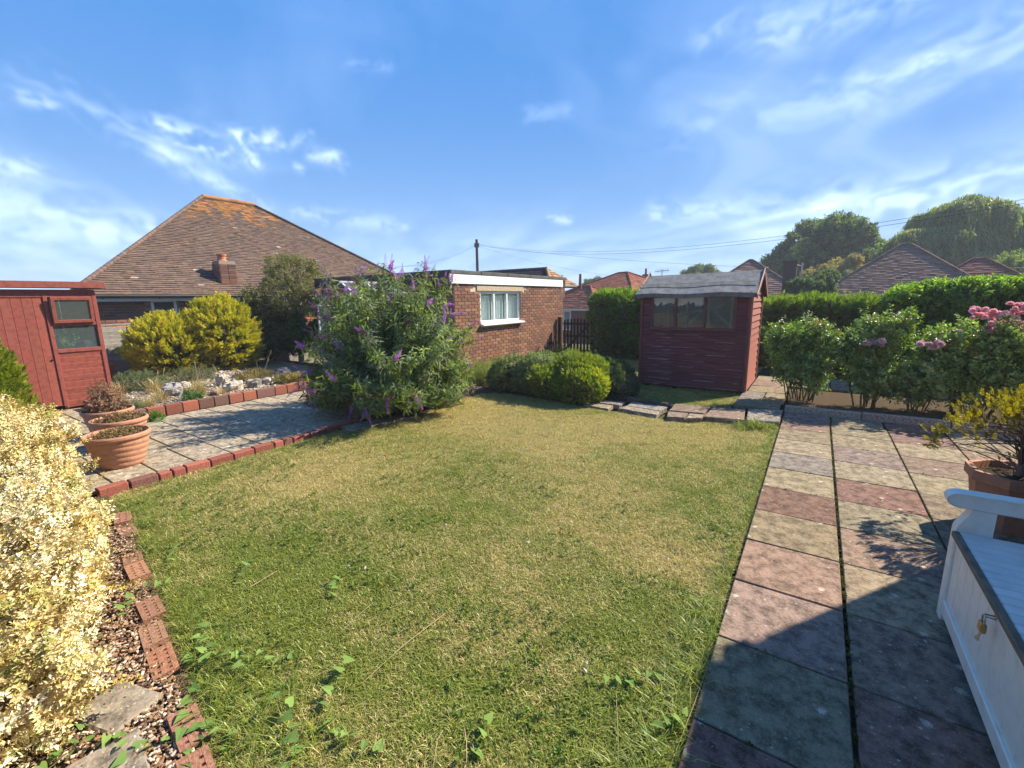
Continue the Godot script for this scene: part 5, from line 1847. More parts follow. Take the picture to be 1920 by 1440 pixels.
func lumps(c: Vector3, r: Vector3, count: int, size: float, seed_: int) -> Array:
	# breaks one ellipsoid into a main body and many bulges on its surface
	var g := RandomNumberGenerator.new()
	g.seed = seed_
	var out := [[c, r * 0.86]]
	for i in count:
		var u := Vector3(g.randfn(), g.randfn() * 0.9 + 0.2, g.randfn()).normalized()
		var s := size * g.randf_range(0.7, 1.25)
		out.append([c + u * r * 0.78, Vector3(s, s * 0.85, s)])
	return out

func crown_lobes(c: Vector3, r: Vector3, count: int, size: float, seed_: int) -> Array:
	# a tree crown: separate leafy clumps spread through the volume, with gaps between them
	var g := RandomNumberGenerator.new()
	g.seed = seed_
	var out := [[c, r * 0.55]]
	for i in count:
		var u := Vector3(g.randfn(), g.randfn() * 0.9 + 0.15, g.randfn()).normalized()
		var s := size * g.randf_range(0.4, 1.7)
		out.append([c + u * r * g.randf_range(0.55, 1.08), Vector3(s, s * 0.75, s)])
	return out

func make_conifers() -> void:
	var gold := [lin(0.72, 0.58, 0.05), lin(0.62, 0.54, 0.045), lin(0.46, 0.46, 0.04), lin(0.78, 0.6, 0.08)]
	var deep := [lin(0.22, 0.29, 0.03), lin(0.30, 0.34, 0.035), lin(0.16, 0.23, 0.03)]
	var sp := [spray(50, 0.125, [Color(1, 1, 1), Color(0.8, 0.9, 0.8)], 9, 0.13, Color(1.2, 1.15, 1.0)), spray(51, 0.115, [Color(1, 1, 1), Color(0.9, 0.85, 0.8)], 11, 0.12, Color(1.25, 1.15, 1.0)), spray(52, 0.14, [Color(0.9, 1, 0.9)], 9, 0.13, Color(1.2, 1.1, 1.0))]
	var defs := [["golden conifer with a flat spreading top in front of the bungalow window", Vector3(-12.3, 0.05, -4.08), Vector3(0.84, 0.74, 0.82), 0.64], ["taller golden conifer with a pointed top between its twin and the dark shrub", Vector3(-12.0, 0.05, -5.06), Vector3(0.76, 0.96, 0.80), 0.82]]
	for d in defs:
		var t := thing("golden_conifer", d[0], "conifer", d[1], 0.0, "golden conifers by the fence")
		var mid := Vector3(0, d[3], 0)
		place("branches", blob([[mid, d[2]]], 0.55, lin(0.15, 0.115, 0.075), 0.0), M.bark, t)
		var bright := []
		var dull := []
		# feathery plumes sweep up and out from the middle; their tips are this year's gold, their shafts green
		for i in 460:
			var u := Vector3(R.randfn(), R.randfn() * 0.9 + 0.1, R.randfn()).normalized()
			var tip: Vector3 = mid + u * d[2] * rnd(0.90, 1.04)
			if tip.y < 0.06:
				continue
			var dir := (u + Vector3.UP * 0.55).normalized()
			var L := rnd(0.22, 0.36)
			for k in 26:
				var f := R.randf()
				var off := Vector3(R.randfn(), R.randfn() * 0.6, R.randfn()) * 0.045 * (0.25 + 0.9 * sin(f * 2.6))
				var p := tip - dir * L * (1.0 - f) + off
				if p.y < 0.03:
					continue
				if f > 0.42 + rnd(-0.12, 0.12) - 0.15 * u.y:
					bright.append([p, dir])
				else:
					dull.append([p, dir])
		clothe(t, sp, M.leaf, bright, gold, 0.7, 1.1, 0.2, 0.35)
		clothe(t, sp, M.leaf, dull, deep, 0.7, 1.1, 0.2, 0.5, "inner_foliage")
	# dark evergreen beside them and ivy at its foot
	var sg := [sprig(53, 12, 0.06, 0.032, 0.1, [Color(1, 1, 1), Color(0.8, 0.9, 0.8)]), sprig(54, 11, 0.07, 0.036, 0.1, [Color(1, 1, 1), Color(1.1, 1.1, 0.9)])]
	shrub("evergreen_shrub", "dark green glossy evergreen beside the golden conifers", "shrub", Vector3(-12.4, 0.05, -6.25), lumps(Vector3(0, 0.92, 0), Vector3(0.72, 0.92, 0.75), 16, 0.24, 63), sg, M.leaf, 2400, [lin(0.05, 0.095, 0.022), lin(0.07, 0.13, 0.03), lin(0.035, 0.07, 0.02)], 0.8, 1.3, lin(0.15, 0.115, 0.075))
	shrub("ivy_shrub", "bright leafy shrub lit by the sun left of the pale tree trunk", "shrub", Vector3(-11.7, 0.05, -6.75), lumps(Vector3(0, 0.72, 0), Vector3(0.38, 0.62, 0.36), 9, 0.18, 64), sg, M.leaf, 700, [lin(0.09, 0.17, 0.035), lin(0.06, 0.12, 0.025)], 0.8, 1.2, lin(0.15, 0.115, 0.075))
	shrub("dark_shrub", "low dark shrub in the shade between tree and greenhouse", "shrub", Vector3(-11.4, 0.05, -7.6), lumps(Vector3(0, 0.55, 0), Vector3(0.9, 0.6, 0.5), 9, 0.2, 65), sg, M.leaf, 1100, [lin(0.04, 0.075, 0.02), lin(0.05, 0.09, 0.025)], 0.8, 1.2, lin(0.15, 0.115, 0.075))
	shrub("dark_shrub", "tall dark evergreen growing between greenhouse and bungalow", "shrub", Vector3(-12.4, 0.0, -8.7), lumps(Vector3(0, 0.9, 0), Vector3(1.0, 0.9, 0.6), 9, 0.25, 66), sg, M.leaf, 1100, [lin(0.04, 0.075, 0.02), lin(0.05, 0.085, 0.02)], 0.9, 1.4, lin(0.15, 0.115, 0.075))
	# small variegated tree
	var t := thing("small_tree", "small grey green tree with pale trunk in front of the tiled roof", "tree", Vector3(-11.9, 0.05, -6.95))
	var b := MB.new()
	b.col = lin(0.42, 0.38, 0.30)
	b.tube(PackedVector3Array([Vector3(0, -0.05, 0), Vector3(0.02, 0.6, 0.0), Vector3(0.05, 1.1, 0.02), Vector3(0.02, 1.5, 0.0)]), PackedFloat32Array([0.075, 0.06, 0.055, 0.04]), 9)
	b.tube(PackedVector3Array([Vector3(0.09, -0.05, 0.03), Vector3(0.14, 0.5, 0.02), Vector3(0.1, 1.2, -0.03)]), PackedFloat32Array([0.05, 0.045, 0.035]), 8)
	var ends := []
	for i in 26:
		var a := rnd(0, TAU)
		ends.append(Vector3(cos(a) * rnd(0.3, 0.95), rnd(1.4, 2.75), sin(a) * rnd(0.3, 0.9)))
	limbs(b, Vector3(0.03, 1.15, 0), ends, 0.028, 0.006, 5, 0.1)
	place("trunk", b.mesh(), M.bark, t)
	var cl := lumps(Vector3(0.0, 1.95, 0.0), Vector3(0.98, 0.98, 0.9), 24, 0.28, 67) + [[Vector3(-0.15, 1.75, 1.0), Vector3(0.4, 0.34, 0.42)], [Vector3(-0.1, 1.5, 0.75), Vector3(0.35, 0.3, 0.35)]]
	clothe(t, [sprig(55, 9, 0.05, 0.026, 0.11, [Color(1, 1, 1), Color(1.25, 1.2, 1.3), Color(0.75, 0.85, 0.7)]), sprig(56, 8, 0.055, 0.026, 0.12, [Color(1, 1, 1), Color(0.8, 0.9, 0.8), Color(1.3, 1.2, 1.2)])], M.soft_leaf, on_lobes(cl, 2300, 0.42, 0.9), [lin(0.22, 0.21, 0.085), lin(0.165, 0.175, 0.065), lin(0.29, 0.26, 0.12)], 0.8, 1.3, 0.2, 0.7, "crown")

func make_low_shrubs() -> void:
	var var_ := [sprig(70, 12, 0.032, 0.019, 0.06, [Color(1, 1, 1), Color(2.4, 2.0, 2.8), Color(0.75, 0.85, 0.8), Color(1.7, 1.5, 1.8)]), sprig(71, 12, 0.03, 0.018, 0.06, [Color(1, 1, 1), Color(0.8, 0.9, 0.8), Color(2.2, 1.9, 2.4)])]
	shrub("variegated_shrub", "low silvery variegated shrub between the buddleia and the juniper mound", "shrub", Vector3(-4.5, 0.0, -6.95), [[Vector3(-0.1, 0.27, 0.1), Vector3(0.48, 0.36, 0.42)], [Vector3(0.42, 0.3, 0.12), Vector3(0.42, 0.37, 0.42)], [Vector3(0.25, 0.38, -0.3), Vector3(0.42, 0.30, 0.36)], [Vector3(-0.42, 0.17, 0.15), Vector3(0.25, 0.22, 0.25)], [Vector3(0.85, 0.42, -0.25), Vector3(0.34, 0.28, 0.3)]], var_, M.leaf, 3400, [lin(0.239, 0.281, 0.128), lin(0.160, 0.200, 0.081), lin(0.338, 0.362, 0.200)], 0.8, 1.25, lin(0.15, 0.115, 0.075), {"wild": 0.6, "depth": 0.12})
	var tips := [spray(72, 0.075, [Color(1, 1, 1), Color(0.85, 0.95, 0.85)], 9, 0.14, Color(1.15, 1.1, 1.0)), spray(73, 0.07, [Color(1, 1, 1), Color(1.1, 1.05, 0.9)], 11, 0.13, Color(1.2, 1.1, 0.9))]
	var j := thing("juniper_mound", "rounded yellow green juniper mound at the edge of the lawn", "shrub", Vector3(-3.35, 0.0, -6.75))
	var lobes := [[Vector3(0.0, 0.30, -0.1), Vector3(0.50, 0.36, 0.42)], [Vector3(0.22, 0.22, 0.15), Vector3(0.40, 0.29, 0.36)], [Vector3(-0.35, 0.24, 0.1), Vector3(0.38, 0.28, 0.34)], [Vector3(0.02, 0.42, -0.28), Vector3(0.44, 0.26, 0.36)]]
	var knobs := []
	for l in lobes:
		for k in 9:
			var u := Vector3(R.randfn(), absf(R.randfn()), R.randfn()).normalized()
			knobs.append([l[0] + u * l[1] * rnd(0.88, 1.0), Vector3.ONE * rnd(0.07, 0.14)])
	place("branches", blob(lobes, 0.8, lin(0.15, 0.115, 0.075), 0.0), M.bark, j)
	clothe(j, tips, M.leaf, on_lobes(lobes, 6500, 0.07, 0.02), [lin(0.260, 0.326, 0.073), lin(0.359, 0.399, 0.073), lin(0.199, 0.263, 0.073), lin(0.418, 0.418, 0.081)], 0.7, 1.15, 0.4, 0.35)
	clothe(j, tips, M.leaf, on_lobes(knobs, 2400, 0.12, 0.05), [lin(0.275, 0.338, 0.075), lin(0.385, 0.413, 0.075), lin(0.220, 0.275, 0.075)], 0.7, 1.2, 0.5, 0.4, "knobs")
	# yellower foliage on its right flank and near the top
	clothe(j, tips, M.leaf, on_lobes([[Vector3(0.36, 0.25, 0.08), Vector3(0.28, 0.27, 0.3)], [Vector3(0.12, 0.44, -0.1), Vector3(0.2, 0.2, 0.2)]], 700, 0.05, 0.1), [lin(0.600, 0.597, 0.073), lin(0.539, 0.508, 0.073)], 0.7, 1.1, 0.4, 0.35, "yellow_foliage")
	shrub("dark_juniper", "blue green spreading juniper behind the yellow green mound", "shrub", Vector3(-3.0, 0.0, -7.35), [[Vector3(0, 0.27, 0), Vector3(0.5, 0.32, 0.4)], [Vector3(0.28, 0.18, 0.12), Vector3(0.32, 0.22, 0.36)], [Vector3(-0.3, 0.28, -0.1), Vector3(0.4, 0.32, 0.4)]], tips, M.leaf, 2400, [lin(0.110, 0.164, 0.109), lin(0.140, 0.190, 0.117), lin(0.089, 0.128, 0.081)], 0.8, 1.2, lin(0.15, 0.115, 0.075), {"core": 0.8, "depth": 0.07})
	# straggly weeds at the foot of the garage wall
	var wm := [sprig(74, 9, 0.05, 0.02, 0.09, [Color(1, 1, 1), Color(1.3, 1.2, 0.9)]), tuft(75, 14, 0.2, 0.05, 0.006, 0.6, [Color(1, 1, 1), Color(1.5, 1.2, 0.9)])]
	for k in 5:
		var w := thing("weed_clump", ["straggly green weeds at the foot of the brick garage", "straggly green weeds at the foot of the brick garage", "tall pale weeds growing up the garage wall by the gate", "straggly green weeds at the foot of the brick garage", "straggly green weeds at the foot of the brick garage"][k], "weeds", [Vector3(-6.1, 0, -7.7), Vector3(-5.7, 0, -7.35), Vector3(-5.9, -0.03, -10.9), Vector3(-6.15, 0, -8.5), Vector3(-5.4, 0, -7.0)][k], 0.0, "weeds along the garage")
		clothe(w, wm, M.soft_leaf, on_lobes([[Vector3(0, 0.12, 0), Vector3(0.28, 0.14 if k != 2 else 0.3, 0.25)]], 130, 0.5, 0.0), [lin(0.199, 0.254, 0.073), lin(0.298, 0.307, 0.109)], 0.7, 1.2)

func make_hedges() -> void:
	var ev := [spray(80, 0.095, [Color(1, 1, 1), Color(0.85, 0.95, 0.85)], 9, 0.12, Color(1.2, 1.2, 1.0)), spray(81, 0.10, [Color(1, 1, 1), Color(1.15, 1.1, 0.9)], 9, 0.12, Color(1.25, 1.2, 1.0)), sprig(82, 13, 0.04, 0.011, 0.08, [Color(1, 1, 1), Color(1.2, 1.15, 1.0)], 0.7)]
	var greens := [lin(0.160, 0.254, 0.050), lin(0.122, 0.194, 0.042), lin(0.227, 0.320, 0.059)]
	# clipped hedge left of the old shed
	var lobes := []
	for i in 9:
		for j in 4:
			lobes.append([Vector3(-1.0 + i * 0.36 + rnd(-0.1, 0.1), 0.3 + j * 0.44 + rnd(-0.06, 0.06), rnd(-0.12, 0.12)), Vector3(rnd(0.34, 0.48), rnd(0.28, 0.38), rnd(0.45, 0.62))])
	var h := shrub("garden_hedge", "thick green hedge between the gate and the weathered shed", "hedge", Vector3(-4.05, -0.08, -12.3), lobes, ev, M.leaf, 15000, greens, 0.8, 1.4, lin(0.15, 0.115, 0.075), {"core": 0.8, "depth": 0.10})
	var new_ := []
	for i in 9:
		new_.append([Vector3(-0.95 + i * 0.36, 1.66 + 0.10 * sin(i * 1.1 + 1.0), rnd(-0.1, 0.3)), Vector3(0.32, 0.20, 0.45)])
	clothe(h, ev, M.leaf, on_lobes(new_, 3600, 0.3, 0.8), [lin(0.284, 0.421, 0.068), lin(0.358, 0.472, 0.076)], 0.8, 1.5, 0.9, 0.5, "new_shoots")
	var wisp := []
	for i in 90:
		var p := Vector3(rnd(-1.1, 2.1), rnd(1.6, 1.78), rnd(-0.4, 0.5))
		var d := Vector3(rnd(-0.3, 0.3), 1.0, rnd(-0.3, 0.3)).normalized()
		for k in 6:
			wisp.append([p + d * 0.05 * k, d])
	clothe(h, ev, M.leaf, wisp, [lin(0.287, 0.392, 0.068), lin(0.363, 0.432, 0.081)], 0.6, 1.0, 0.3, 0.3, "wisps")
	# long hedge behind the roses
	lobes = []
	for i in 17:
		for j in 3:
			lobes.append([Vector3(-1.6 + i * 0.36 + rnd(-0.08, 0.08), 0.3 + j * 0.50 + rnd(-0.06, 0.06), rnd(-0.1, 0.1)), Vector3(rnd(0.34, 0.46), rnd(0.30, 0.40), rnd(0.4, 0.55))])
	var h2 := shrub("garden_hedge", "long clipped evergreen hedge running behind the rose bushes", "hedge", Vector3(0.7, -0.05, -12.4), lobes, ev, M.leaf, 18000, greens, 0.8, 1.35, lin(0.15, 0.115, 0.075), {"core": 0.8, "depth": 0.10})
	new_ = []
	for i in 17:
		new_.append([Vector3(-1.6 + i * 0.36, 1.50 + 0.05 * sin(i * 0.9), rnd(-0.1, 0.2)), Vector3(0.28, 0.13, 0.4)])
	clothe(h2, ev, M.leaf, on_lobes(new_, 4200, 0.3, 0.8), [lin(0.284, 0.371, 0.076), lin(0.340, 0.421, 0.084)], 0.8, 1.4, 0.9, 0.5, "new_shoots")
	wisp = []
	for i in 150:
		var p := Vector3(rnd(-1.8, 4.2), rnd(1.42, 1.58), rnd(-0.3, 0.4))
		var d := Vector3(rnd(-0.4, 0.4), 1.0, rnd(-0.3, 0.3)).normalized()
		for k in 5:
			wisp.append([p + d * 0.045 * k, d])
	clothe(h2, ev, M.leaf, wisp, [lin(0.287, 0.365, 0.081), lin(0.363, 0.405, 0.095)], 0.6, 1.0, 0.3, 0.3, "wisps")
	# broad leaved hedge at the right
	var bl := [sprig(83, 10, 0.06, 0.034, 0.09, [Color(1, 1, 1), Color(1.2, 1.2, 0.9), Color(0.8, 0.9, 0.8)]), sprig(84, 9, 0.065, 0.036, 0.09, [Color(1, 1, 1), Color(1.3, 1.25, 1.0)])]
	lobes = []
	for i in 12:
		for j in 4:
			lobes.append([Vector3(-1.5 + i * 0.42 + rnd(-0.1, 0.1), 0.28 + j * 0.42 + 0.045 * i * (1 if j == 3 else 0) + rnd(-0.06, 0.06), rnd(-0.15, 0.15) + i * 0.03), Vector3(rnd(0.36, 0.5), rnd(0.28, 0.4), rnd(0.42, 0.58))])
	var h3 := shrub("leafy_hedge", "bright broad leaved hedge standing above the pink roses", "hedge", Vector3(2.9, -0.05, -11.65), lobes, bl, M.leaf, 9500, [lin(0.142, 0.228, 0.050), lin(0.189, 0.296, 0.059)], 0.8, 1.3, lin(0.15, 0.115, 0.075), {"core": 0.78, "depth": 0.12})
	new_ = []
	for i in 12:
		new_.append([Vector3(-1.5 + i * 0.42, 1.68 + 0.055 * i * 0.8 + 0.05 * sin(i * 1.3), rnd(-0.1, 0.25)), Vector3(0.3, 0.13, 0.42)])
	clothe(h3, bl, M.leaf, on_lobes(new_, 2600, 0.25, 0.8), [lin(0.284, 0.421, 0.076), lin(0.358, 0.489, 0.084)], 0.8, 1.3, 0.8, 0.5, "new_shoots")

func make_buddleia() -> void:
	var t := thing("buddleia", "big spreading buddleia with grey green leaves and purple flower spikes", "shrub", Vector3(-5.42, -0.02, -4.6))
	var wood := MB.new()
	wood.col = lin(0.16, 0.12, 0.08)
	var lx := [[], [], []]
	var lc := [[], [], []]
	var tips := []
	var shades := [lin(0.20, 0.27, 0.10), lin(0.15, 0.215, 0.08), lin(0.27, 0.33, 0.16), lin(0.26, 0.34, 0.09)]
	var pale := lin(0.27, 0.31, 0.22)
	var stems := []
	for i in 205:
		var az := R.randf() * TAU
		var el := acos(lerpf(0.02, 1.0, R.randf()) )     # from the vertical
		el = minf(el, 1.52)
		var L := rnd(1.05, 1.4) if el > 1.0 else rnd(1.3, 1.85)
		if el < 0.6:
			L = rnd(1.6, 2.15)
		if el > 1.3:
			L = rnd(0.85, 1.25)
		stems.append([az, el, L])
	# tall leaders that stand above the rest
	for q in [[0.6, 0.12, 2.15], [0.9, 0.2, 2.1], [-0.5, 0.3, 2.2], [-0.3, 0.42, 2.2], [-0.2, 0.5, 2.15], [2.4, 0.38, 2.1], [3.4, 0.45, 2.1], [1.9, 0.3, 2.1], [0.2, 0.5, 2.05], [2.9, 0.5, 2.0], [2.7, 0.6, 1.85], [3.1, 0.7, 1.7], [2.2, 0.75, 1.65], [0.1, 0.65, 1.7], [-0.5, 0.7, 1.6], [0.5, 0.7, 1.7]]:
		stems.append(q)
	for s in stems:
		var d := Vector3(sin(s[1]) * cos(s[0]), cos(s[1]), sin(s[1]) * sin(s[0]))
		# squash the plant a little toward and away from the wall
		var path := PackedVector3Array()
		var rad := PackedFloat32Array()
		var p := Vector3(rnd(-0.18, 0.18), 0.0, rnd(-0.18, 0.18))
		var dir := (d * 0.55 + Vector3.UP * 0.6).normalized()
		var n := 9
		for i in n:
			path.append(p)
			rad.append(lerpf(0.016, 0.004, float(i) / n))
			dir = dir.lerp(d + Vector3.DOWN * 0.05 * i * (0.4 + sin(s[1])), 0.3).normalized()
			p += dir * float(s[2]) / (n - 1)
			p.y = maxf(p.y, 0.12 + 0.02 * i)
		wood.tube(path, rad, 5, false)
		for i in range(2, n):
			var ax := (path[i] - path[i - 1]).normalized()
			var sub := 4 if i > 3 else 2
			for k in sub:
				var at := path[i - 1].lerp(path[i], (k + R.randf()) / sub)
				# side shoots: a whorl of long drooping leaves
				var side := ax.cross(Vector3(rnd(-1, 1), rnd(-1, 1), rnd(-1, 1))).normalized()
				var dd := (ax * 0.8 + side * rnd(0.4, 1.0)).normalized()
				var which := R.randi() % 3
				lx[which].append(facing(dd, R.randf() * TAU, rnd(0.75, 1.2), at + dd * rnd(0.0, 0.1)))
				var c: Color = vary(shades[R.randi() % 4], 0.2)
				if R.randf() < 0.2:
					c = vary(pale, 0.2)
				lc[which].append(c)
		tips.append([path[n - 1], dir])
	place("stems", wood.mesh(), M.bark, t)
	var mk := func(sd: int, cnt: int, len_: float) -> Mesh:
		return sprig(sd, cnt, len_, len_ * 0.2, 0.13, [Color(1, 1, 1), Color(0.8, 0.88, 0.8), Color(1.2, 1.15, 1.1)], 0.1, 0.25, 0.45)
	var lm := [mk.call(90, 8, 0.13), mk.call(91, 7, 0.15), mk.call(92, 9, 0.11)]
	for k in 3:
		many("foliage", lm[k], M.soft_leaf, t, lx[k], lc[k])
	# flower spikes: tapering spikes of tiny florets, curving at the tip
	var spikes := []
	for v in 6:
		var b := MB.new()
		var g := RandomNumberGenerator.new()
		g.seed = 900 + v
		var L := g.randf_range(0.13, 0.2)
		var bendy := g.randf_range(0.1, 0.6)
		var n := 130
		for i in n:
			var u := i / float(n)
			var a := i * 2.399
			var rr := lerpf(0.024, 0.004, pow(u, 1.3))
			var axis := Vector3(bendy * L * u * u, L * u, 0)
			var out := Vector3(cos(a), 0.15, sin(a)).normalized()
			var c: Color = [lin(0.40, 0.16, 0.50), lin(0.32, 0.12, 0.44), lin(0.52, 0.26, 0.60)][g.randi() % 3]
			if v == 5:
				c = [lin(0.20, 0.12, 0.07), lin(0.14, 0.085, 0.05)][g.randi() % 2]
			elif v == 4 and u < 0.5:
				c = lin(0.22, 0.12, 0.10)
			b.col = c * g.randf_range(0.8, 1.25)
			leaf(b, axis + out * rr * 0.4, out, Vector3(g.randf_range(-0.5, 0.5), 1, g.randf_range(-0.5, 0.5)).normalized(), rr * 0.9 + 0.004, 0.011, 0.1, 0.1)
		spikes.append(b.mesh())
	for tp in tips:
		# most spikes stand at the top and toward the patio
		if tp[0].y < 1.25 and tp[0].dot(Vector3(-0.83, 0, 0.56)) < 0.3 and R.randf() < 0.6:
			continue
		for k in (2 if R.randf() < 0.5 else 1):
			var d: Vector3 = (tp[1] + Vector3(rnd(-0.5, 0.5), rnd(-0.3, 0.4), rnd(-0.5, 0.5))).normalized()
			var v := R.randi() % 5 if R.randf() < 0.74 else 5
			place("flower_spike", spikes[v], M.petal, t, tp[0], facing(d, R.randf() * TAU, rnd(0.85, 1.3), Vector3.ZERO).basis)

func make_roses() -> void:
	var lm := [sprig(100, 10, 0.052, 0.035, 0.13, [Color(1, 1, 1), Color(1.25, 1.2, 1.0), Color(0.8, 0.9, 0.85)], 0.25), sprig(101, 9, 0.056, 0.036, 0.13, [Color(1, 1, 1), Color(0.85, 0.9, 0.8), Color(1.3, 1.15, 0.9)], 0.2)]
	var greens := [lin(0.18, 0.25, 0.085), lin(0.23, 0.31, 0.10), lin(0.32, 0.39, 0.15)]
	var bloom := []
	for v in 3:
		var b := MB.new()
		var g := RandomNumberGenerator.new()
		g.seed = 700 + v
		for i in 26:
			var u := i / 26.0
			var a := i * 2.4
			var e := lerpf(1.3, 0.15, u)
			var d := Vector3(cos(a) * cos(e), sin(e), sin(a) * cos(e))
			b.col = [lin(0.85, 0.56, 0.55), lin(0.88, 0.68, 0.66), lin(0.82, 0.44, 0.44)][g.randi() % 3] if v < 2 else [lin(0.70, 0.55, 0.52), lin(0.62, 0.45, 0.42)][g.randi() % 2]
			leaf(b, d * 0.006, d, Vector3(-cos(a) * sin(e), cos(e), -sin(a) * sin(e)), 0.036, 0.034, -0.3, -0.15)
		bloom.append(b.mesh())
	var defs := [
		["rose bush nearest the weathered shed, tall and without flowers", Vector3(-0.10, 0.0, -8.3), [[Vector3(-0.12, 0.58, 0), Vector3(0.32, 0.38, 0.32)], [Vector3(0.12, 1.0, 0.0), Vector3(0.26, 0.22, 0.26)], [Vector3(-0.32, 0.92, 0.1), Vector3(0.22, 0.22, 0.24)], [Vector3(0.12, 0.45, 0.1), Vector3(0.22, 0.3, 0.24)]], 620],
		["rose bush with yellowing top and one faded flower head", Vector3(0.66, 0.0, -8.2), [[Vector3(0.04, 0.56, 0), Vector3(0.32, 0.38, 0.32)], [Vector3(0.12, 1.05, -0.05), Vector3(0.36, 0.26, 0.30)], [Vector3(-0.25, 0.85, 0.1), Vector3(0.22, 0.24, 0.24)], [Vector3(0.2, 0.42, 0.1), Vector3(0.2, 0.24, 0.22)]], 640],
		["wide rose bush carrying a large cluster of pink blooms", Vector3(1.85, 0.0, -8.4), [[Vector3(-0.1, 0.56, 0), Vector3(0.52, 0.42, 0.42)], [Vector3(0.15, 0.95, 0.0), Vector3(0.38, 0.24, 0.34)], [Vector3(-0.42, 0.88, 0.1), Vector3(0.20, 0.20, 0.22)], [Vector3(0.5, 0.5, 0.2), Vector3(0.34, 0.38, 0.28)]], 1100],
		["rose bush at the far end of the bed beyond the pink blooms", Vector3(2.85, 0.0, -8.5), [[Vector3(0.0, 0.56, 0), Vector3(0.48, 0.42, 0.38)], [Vector3(0.1, 0.98, 0.0), Vector3(0.34, 0.24, 0.32)]], 760],
		["low spreading rose between the faded rose and the pink one", Vector3(1.22, 0.0, -8.15), [[Vector3(0.0, 0.36, 0), Vector3(0.30, 0.24, 0.26)], [Vector3(0.12, 0.52, 0.1), Vector3(0.18, 0.14, 0.18)]], 200]]
	for d in defs:
		var t := thing("rose_bush", d[0], "rose bush", d[1], 0.0, "roses in the kerbed bed")
		var wood := MB.new()
		wood.col = lin(0.13, 0.11, 0.06)
		var ends := []
		for l in d[2]:
			for k in 4:
				ends.append(l[0] + Vector3(rnd(-1, 1), rnd(-0.5, 1), rnd(-1, 1)) * l[1] * 0.8)
		for en in ends:
			limbs(wood, Vector3(en.x * 0.35 + rnd(-0.08, 0.08), 0.0, en.z * 0.35 + rnd(-0.08, 0.08)), [en], 0.010, 0.004, 5, 0.05)
		place("stems", wood.mesh(), M.bark, t)
		# upright shoots break the outline
		var shoots := []
		for l in d[2]:
			for k in 7:
				var c: Vector3 = l[0] + Vector3(rnd(-0.9, 0.9), rnd(0.2, 0.85), rnd(-0.9, 0.9)) * l[1]
				shoots.append([c, Vector3(rnd(0.07, 0.14), rnd(0.14, 0.26), rnd(0.07, 0.14))])
		clothe(t, lm, M.gloss_leaf, on_lobes(shoots, int(d[3] * 0.6), 0.4, 0.12), greens, 0.75, 1.2, 0.5, 0.6, "shoots")
		clothe(t, lm, M.gloss_leaf, on_lobes(d[2], d[3], 0.40, 0.12), greens, 0.75, 1.25, 0.5, 0.6)
		# young tips are bronze
		var tp := []
		for l in d[2]:
			tp.append([l[0] + Vector3(0, l[1].y * 0.75, 0), l[1] * Vector3(0.75, 0.3, 0.75)])
		clothe(t, lm, M.gloss_leaf, on_lobes(tp, int(d[3] * 0.16), 0.4, 0.3), [lin(0.22, 0.19, 0.05), lin(0.27, 0.16, 0.06), lin(0.2, 0.22, 0.06)], 0.6, 1.0, 0.6, 0.6, "young_leaves")
		var heads := []
		if d[0].begins_with("wide"):
			for k in 70:
				var c: Vector3 = [Vector3(-0.06, 1.36, 0.06), Vector3(0.14, 1.30, 0.08), Vector3(0.27, 1.42, 0.06), Vector3(0.10, 1.18, 0.12), Vector3(0.30, 1.20, 0.1)][k % 5]
				heads.append([c + Vector3(rnd(-0.11, 0.11), rnd(-0.06, 0.07), rnd(-0.1, 0.1)), k % 2])
			for k in 6:
				heads.append([Vector3(-0.28, 1.12, 0.1) + Vector3(rnd(-0.07, 0.07), rnd(-0.03, 0.03), rnd(-0.05, 0.05)), 2])
		elif d[0].contains("faded"):
			for k in 9:
				heads.append([Vector3(0.03, 0.98, 0.30) + Vector3(rnd(-0.11, 0.11), rnd(-0.04, 0.04), rnd(-0.06, 0.06)), 2])
		elif d[0].contains("far end"):
			for k in 10:
				heads.append([Vector3(-0.15, 1.2, 0.15) + Vector3(rnd(-0.16, 0.16), rnd(-0.06, 0.06), rnd(-0.1, 0.1)), k % 2])
		for hd in heads:
			place("bloom", bloom[hd[1]], M.petal, t, hd[0], facing(Vector3(rnd(-0.5, 0.5), 0.8, rnd(0.0, 0.9)), R.randf() * TAU, rnd(1.0, 1.5), Vector3.ZERO).basis)

func tree(called: String, label: String, at: Vector3, lobes: Array, count: int, meshes: Array, shades: Array, smin: float, smax: float, trunk: float, group := "trees down the hill", hang := 0.2, depth := 0.3) -> Node3D:
	var t := thing(called, label, "tree", at, 0.0, group)
	var b := MB.new()
	b.col = lin(0.10, 0.08, 0.06)
	var mid: Vector3 = lobes[0][0]
	b.tube(PackedVector3Array([Vector3(0, -0.3, 0), Vector3(0.1, mid.y * 0.4, 0), Vector3(mid.x * 0.5, mid.y, mid.z * 0.5)]), PackedFloat32Array([trunk, trunk * 0.75, trunk * 0.35]), 8)
	var ends := []
	for l in lobes:
		ends.append(l[0] + l[1] * Vector3(rnd(-0.5, 0.5), 0.4, rnd(-0.5, 0.5)))
	limbs(b, Vector3(0.05, mid.y * 0.55, 0), ends, trunk * 0.4, trunk * 0.06, 5)
	place("trunk", b.mesh(), M.bark, t)
	clothe(t, meshes, M.leaf, on_lobes(lobes, count, depth, 0.3), shades, smin, smax, hang, 0.7, "crown", 0.25)
	return t

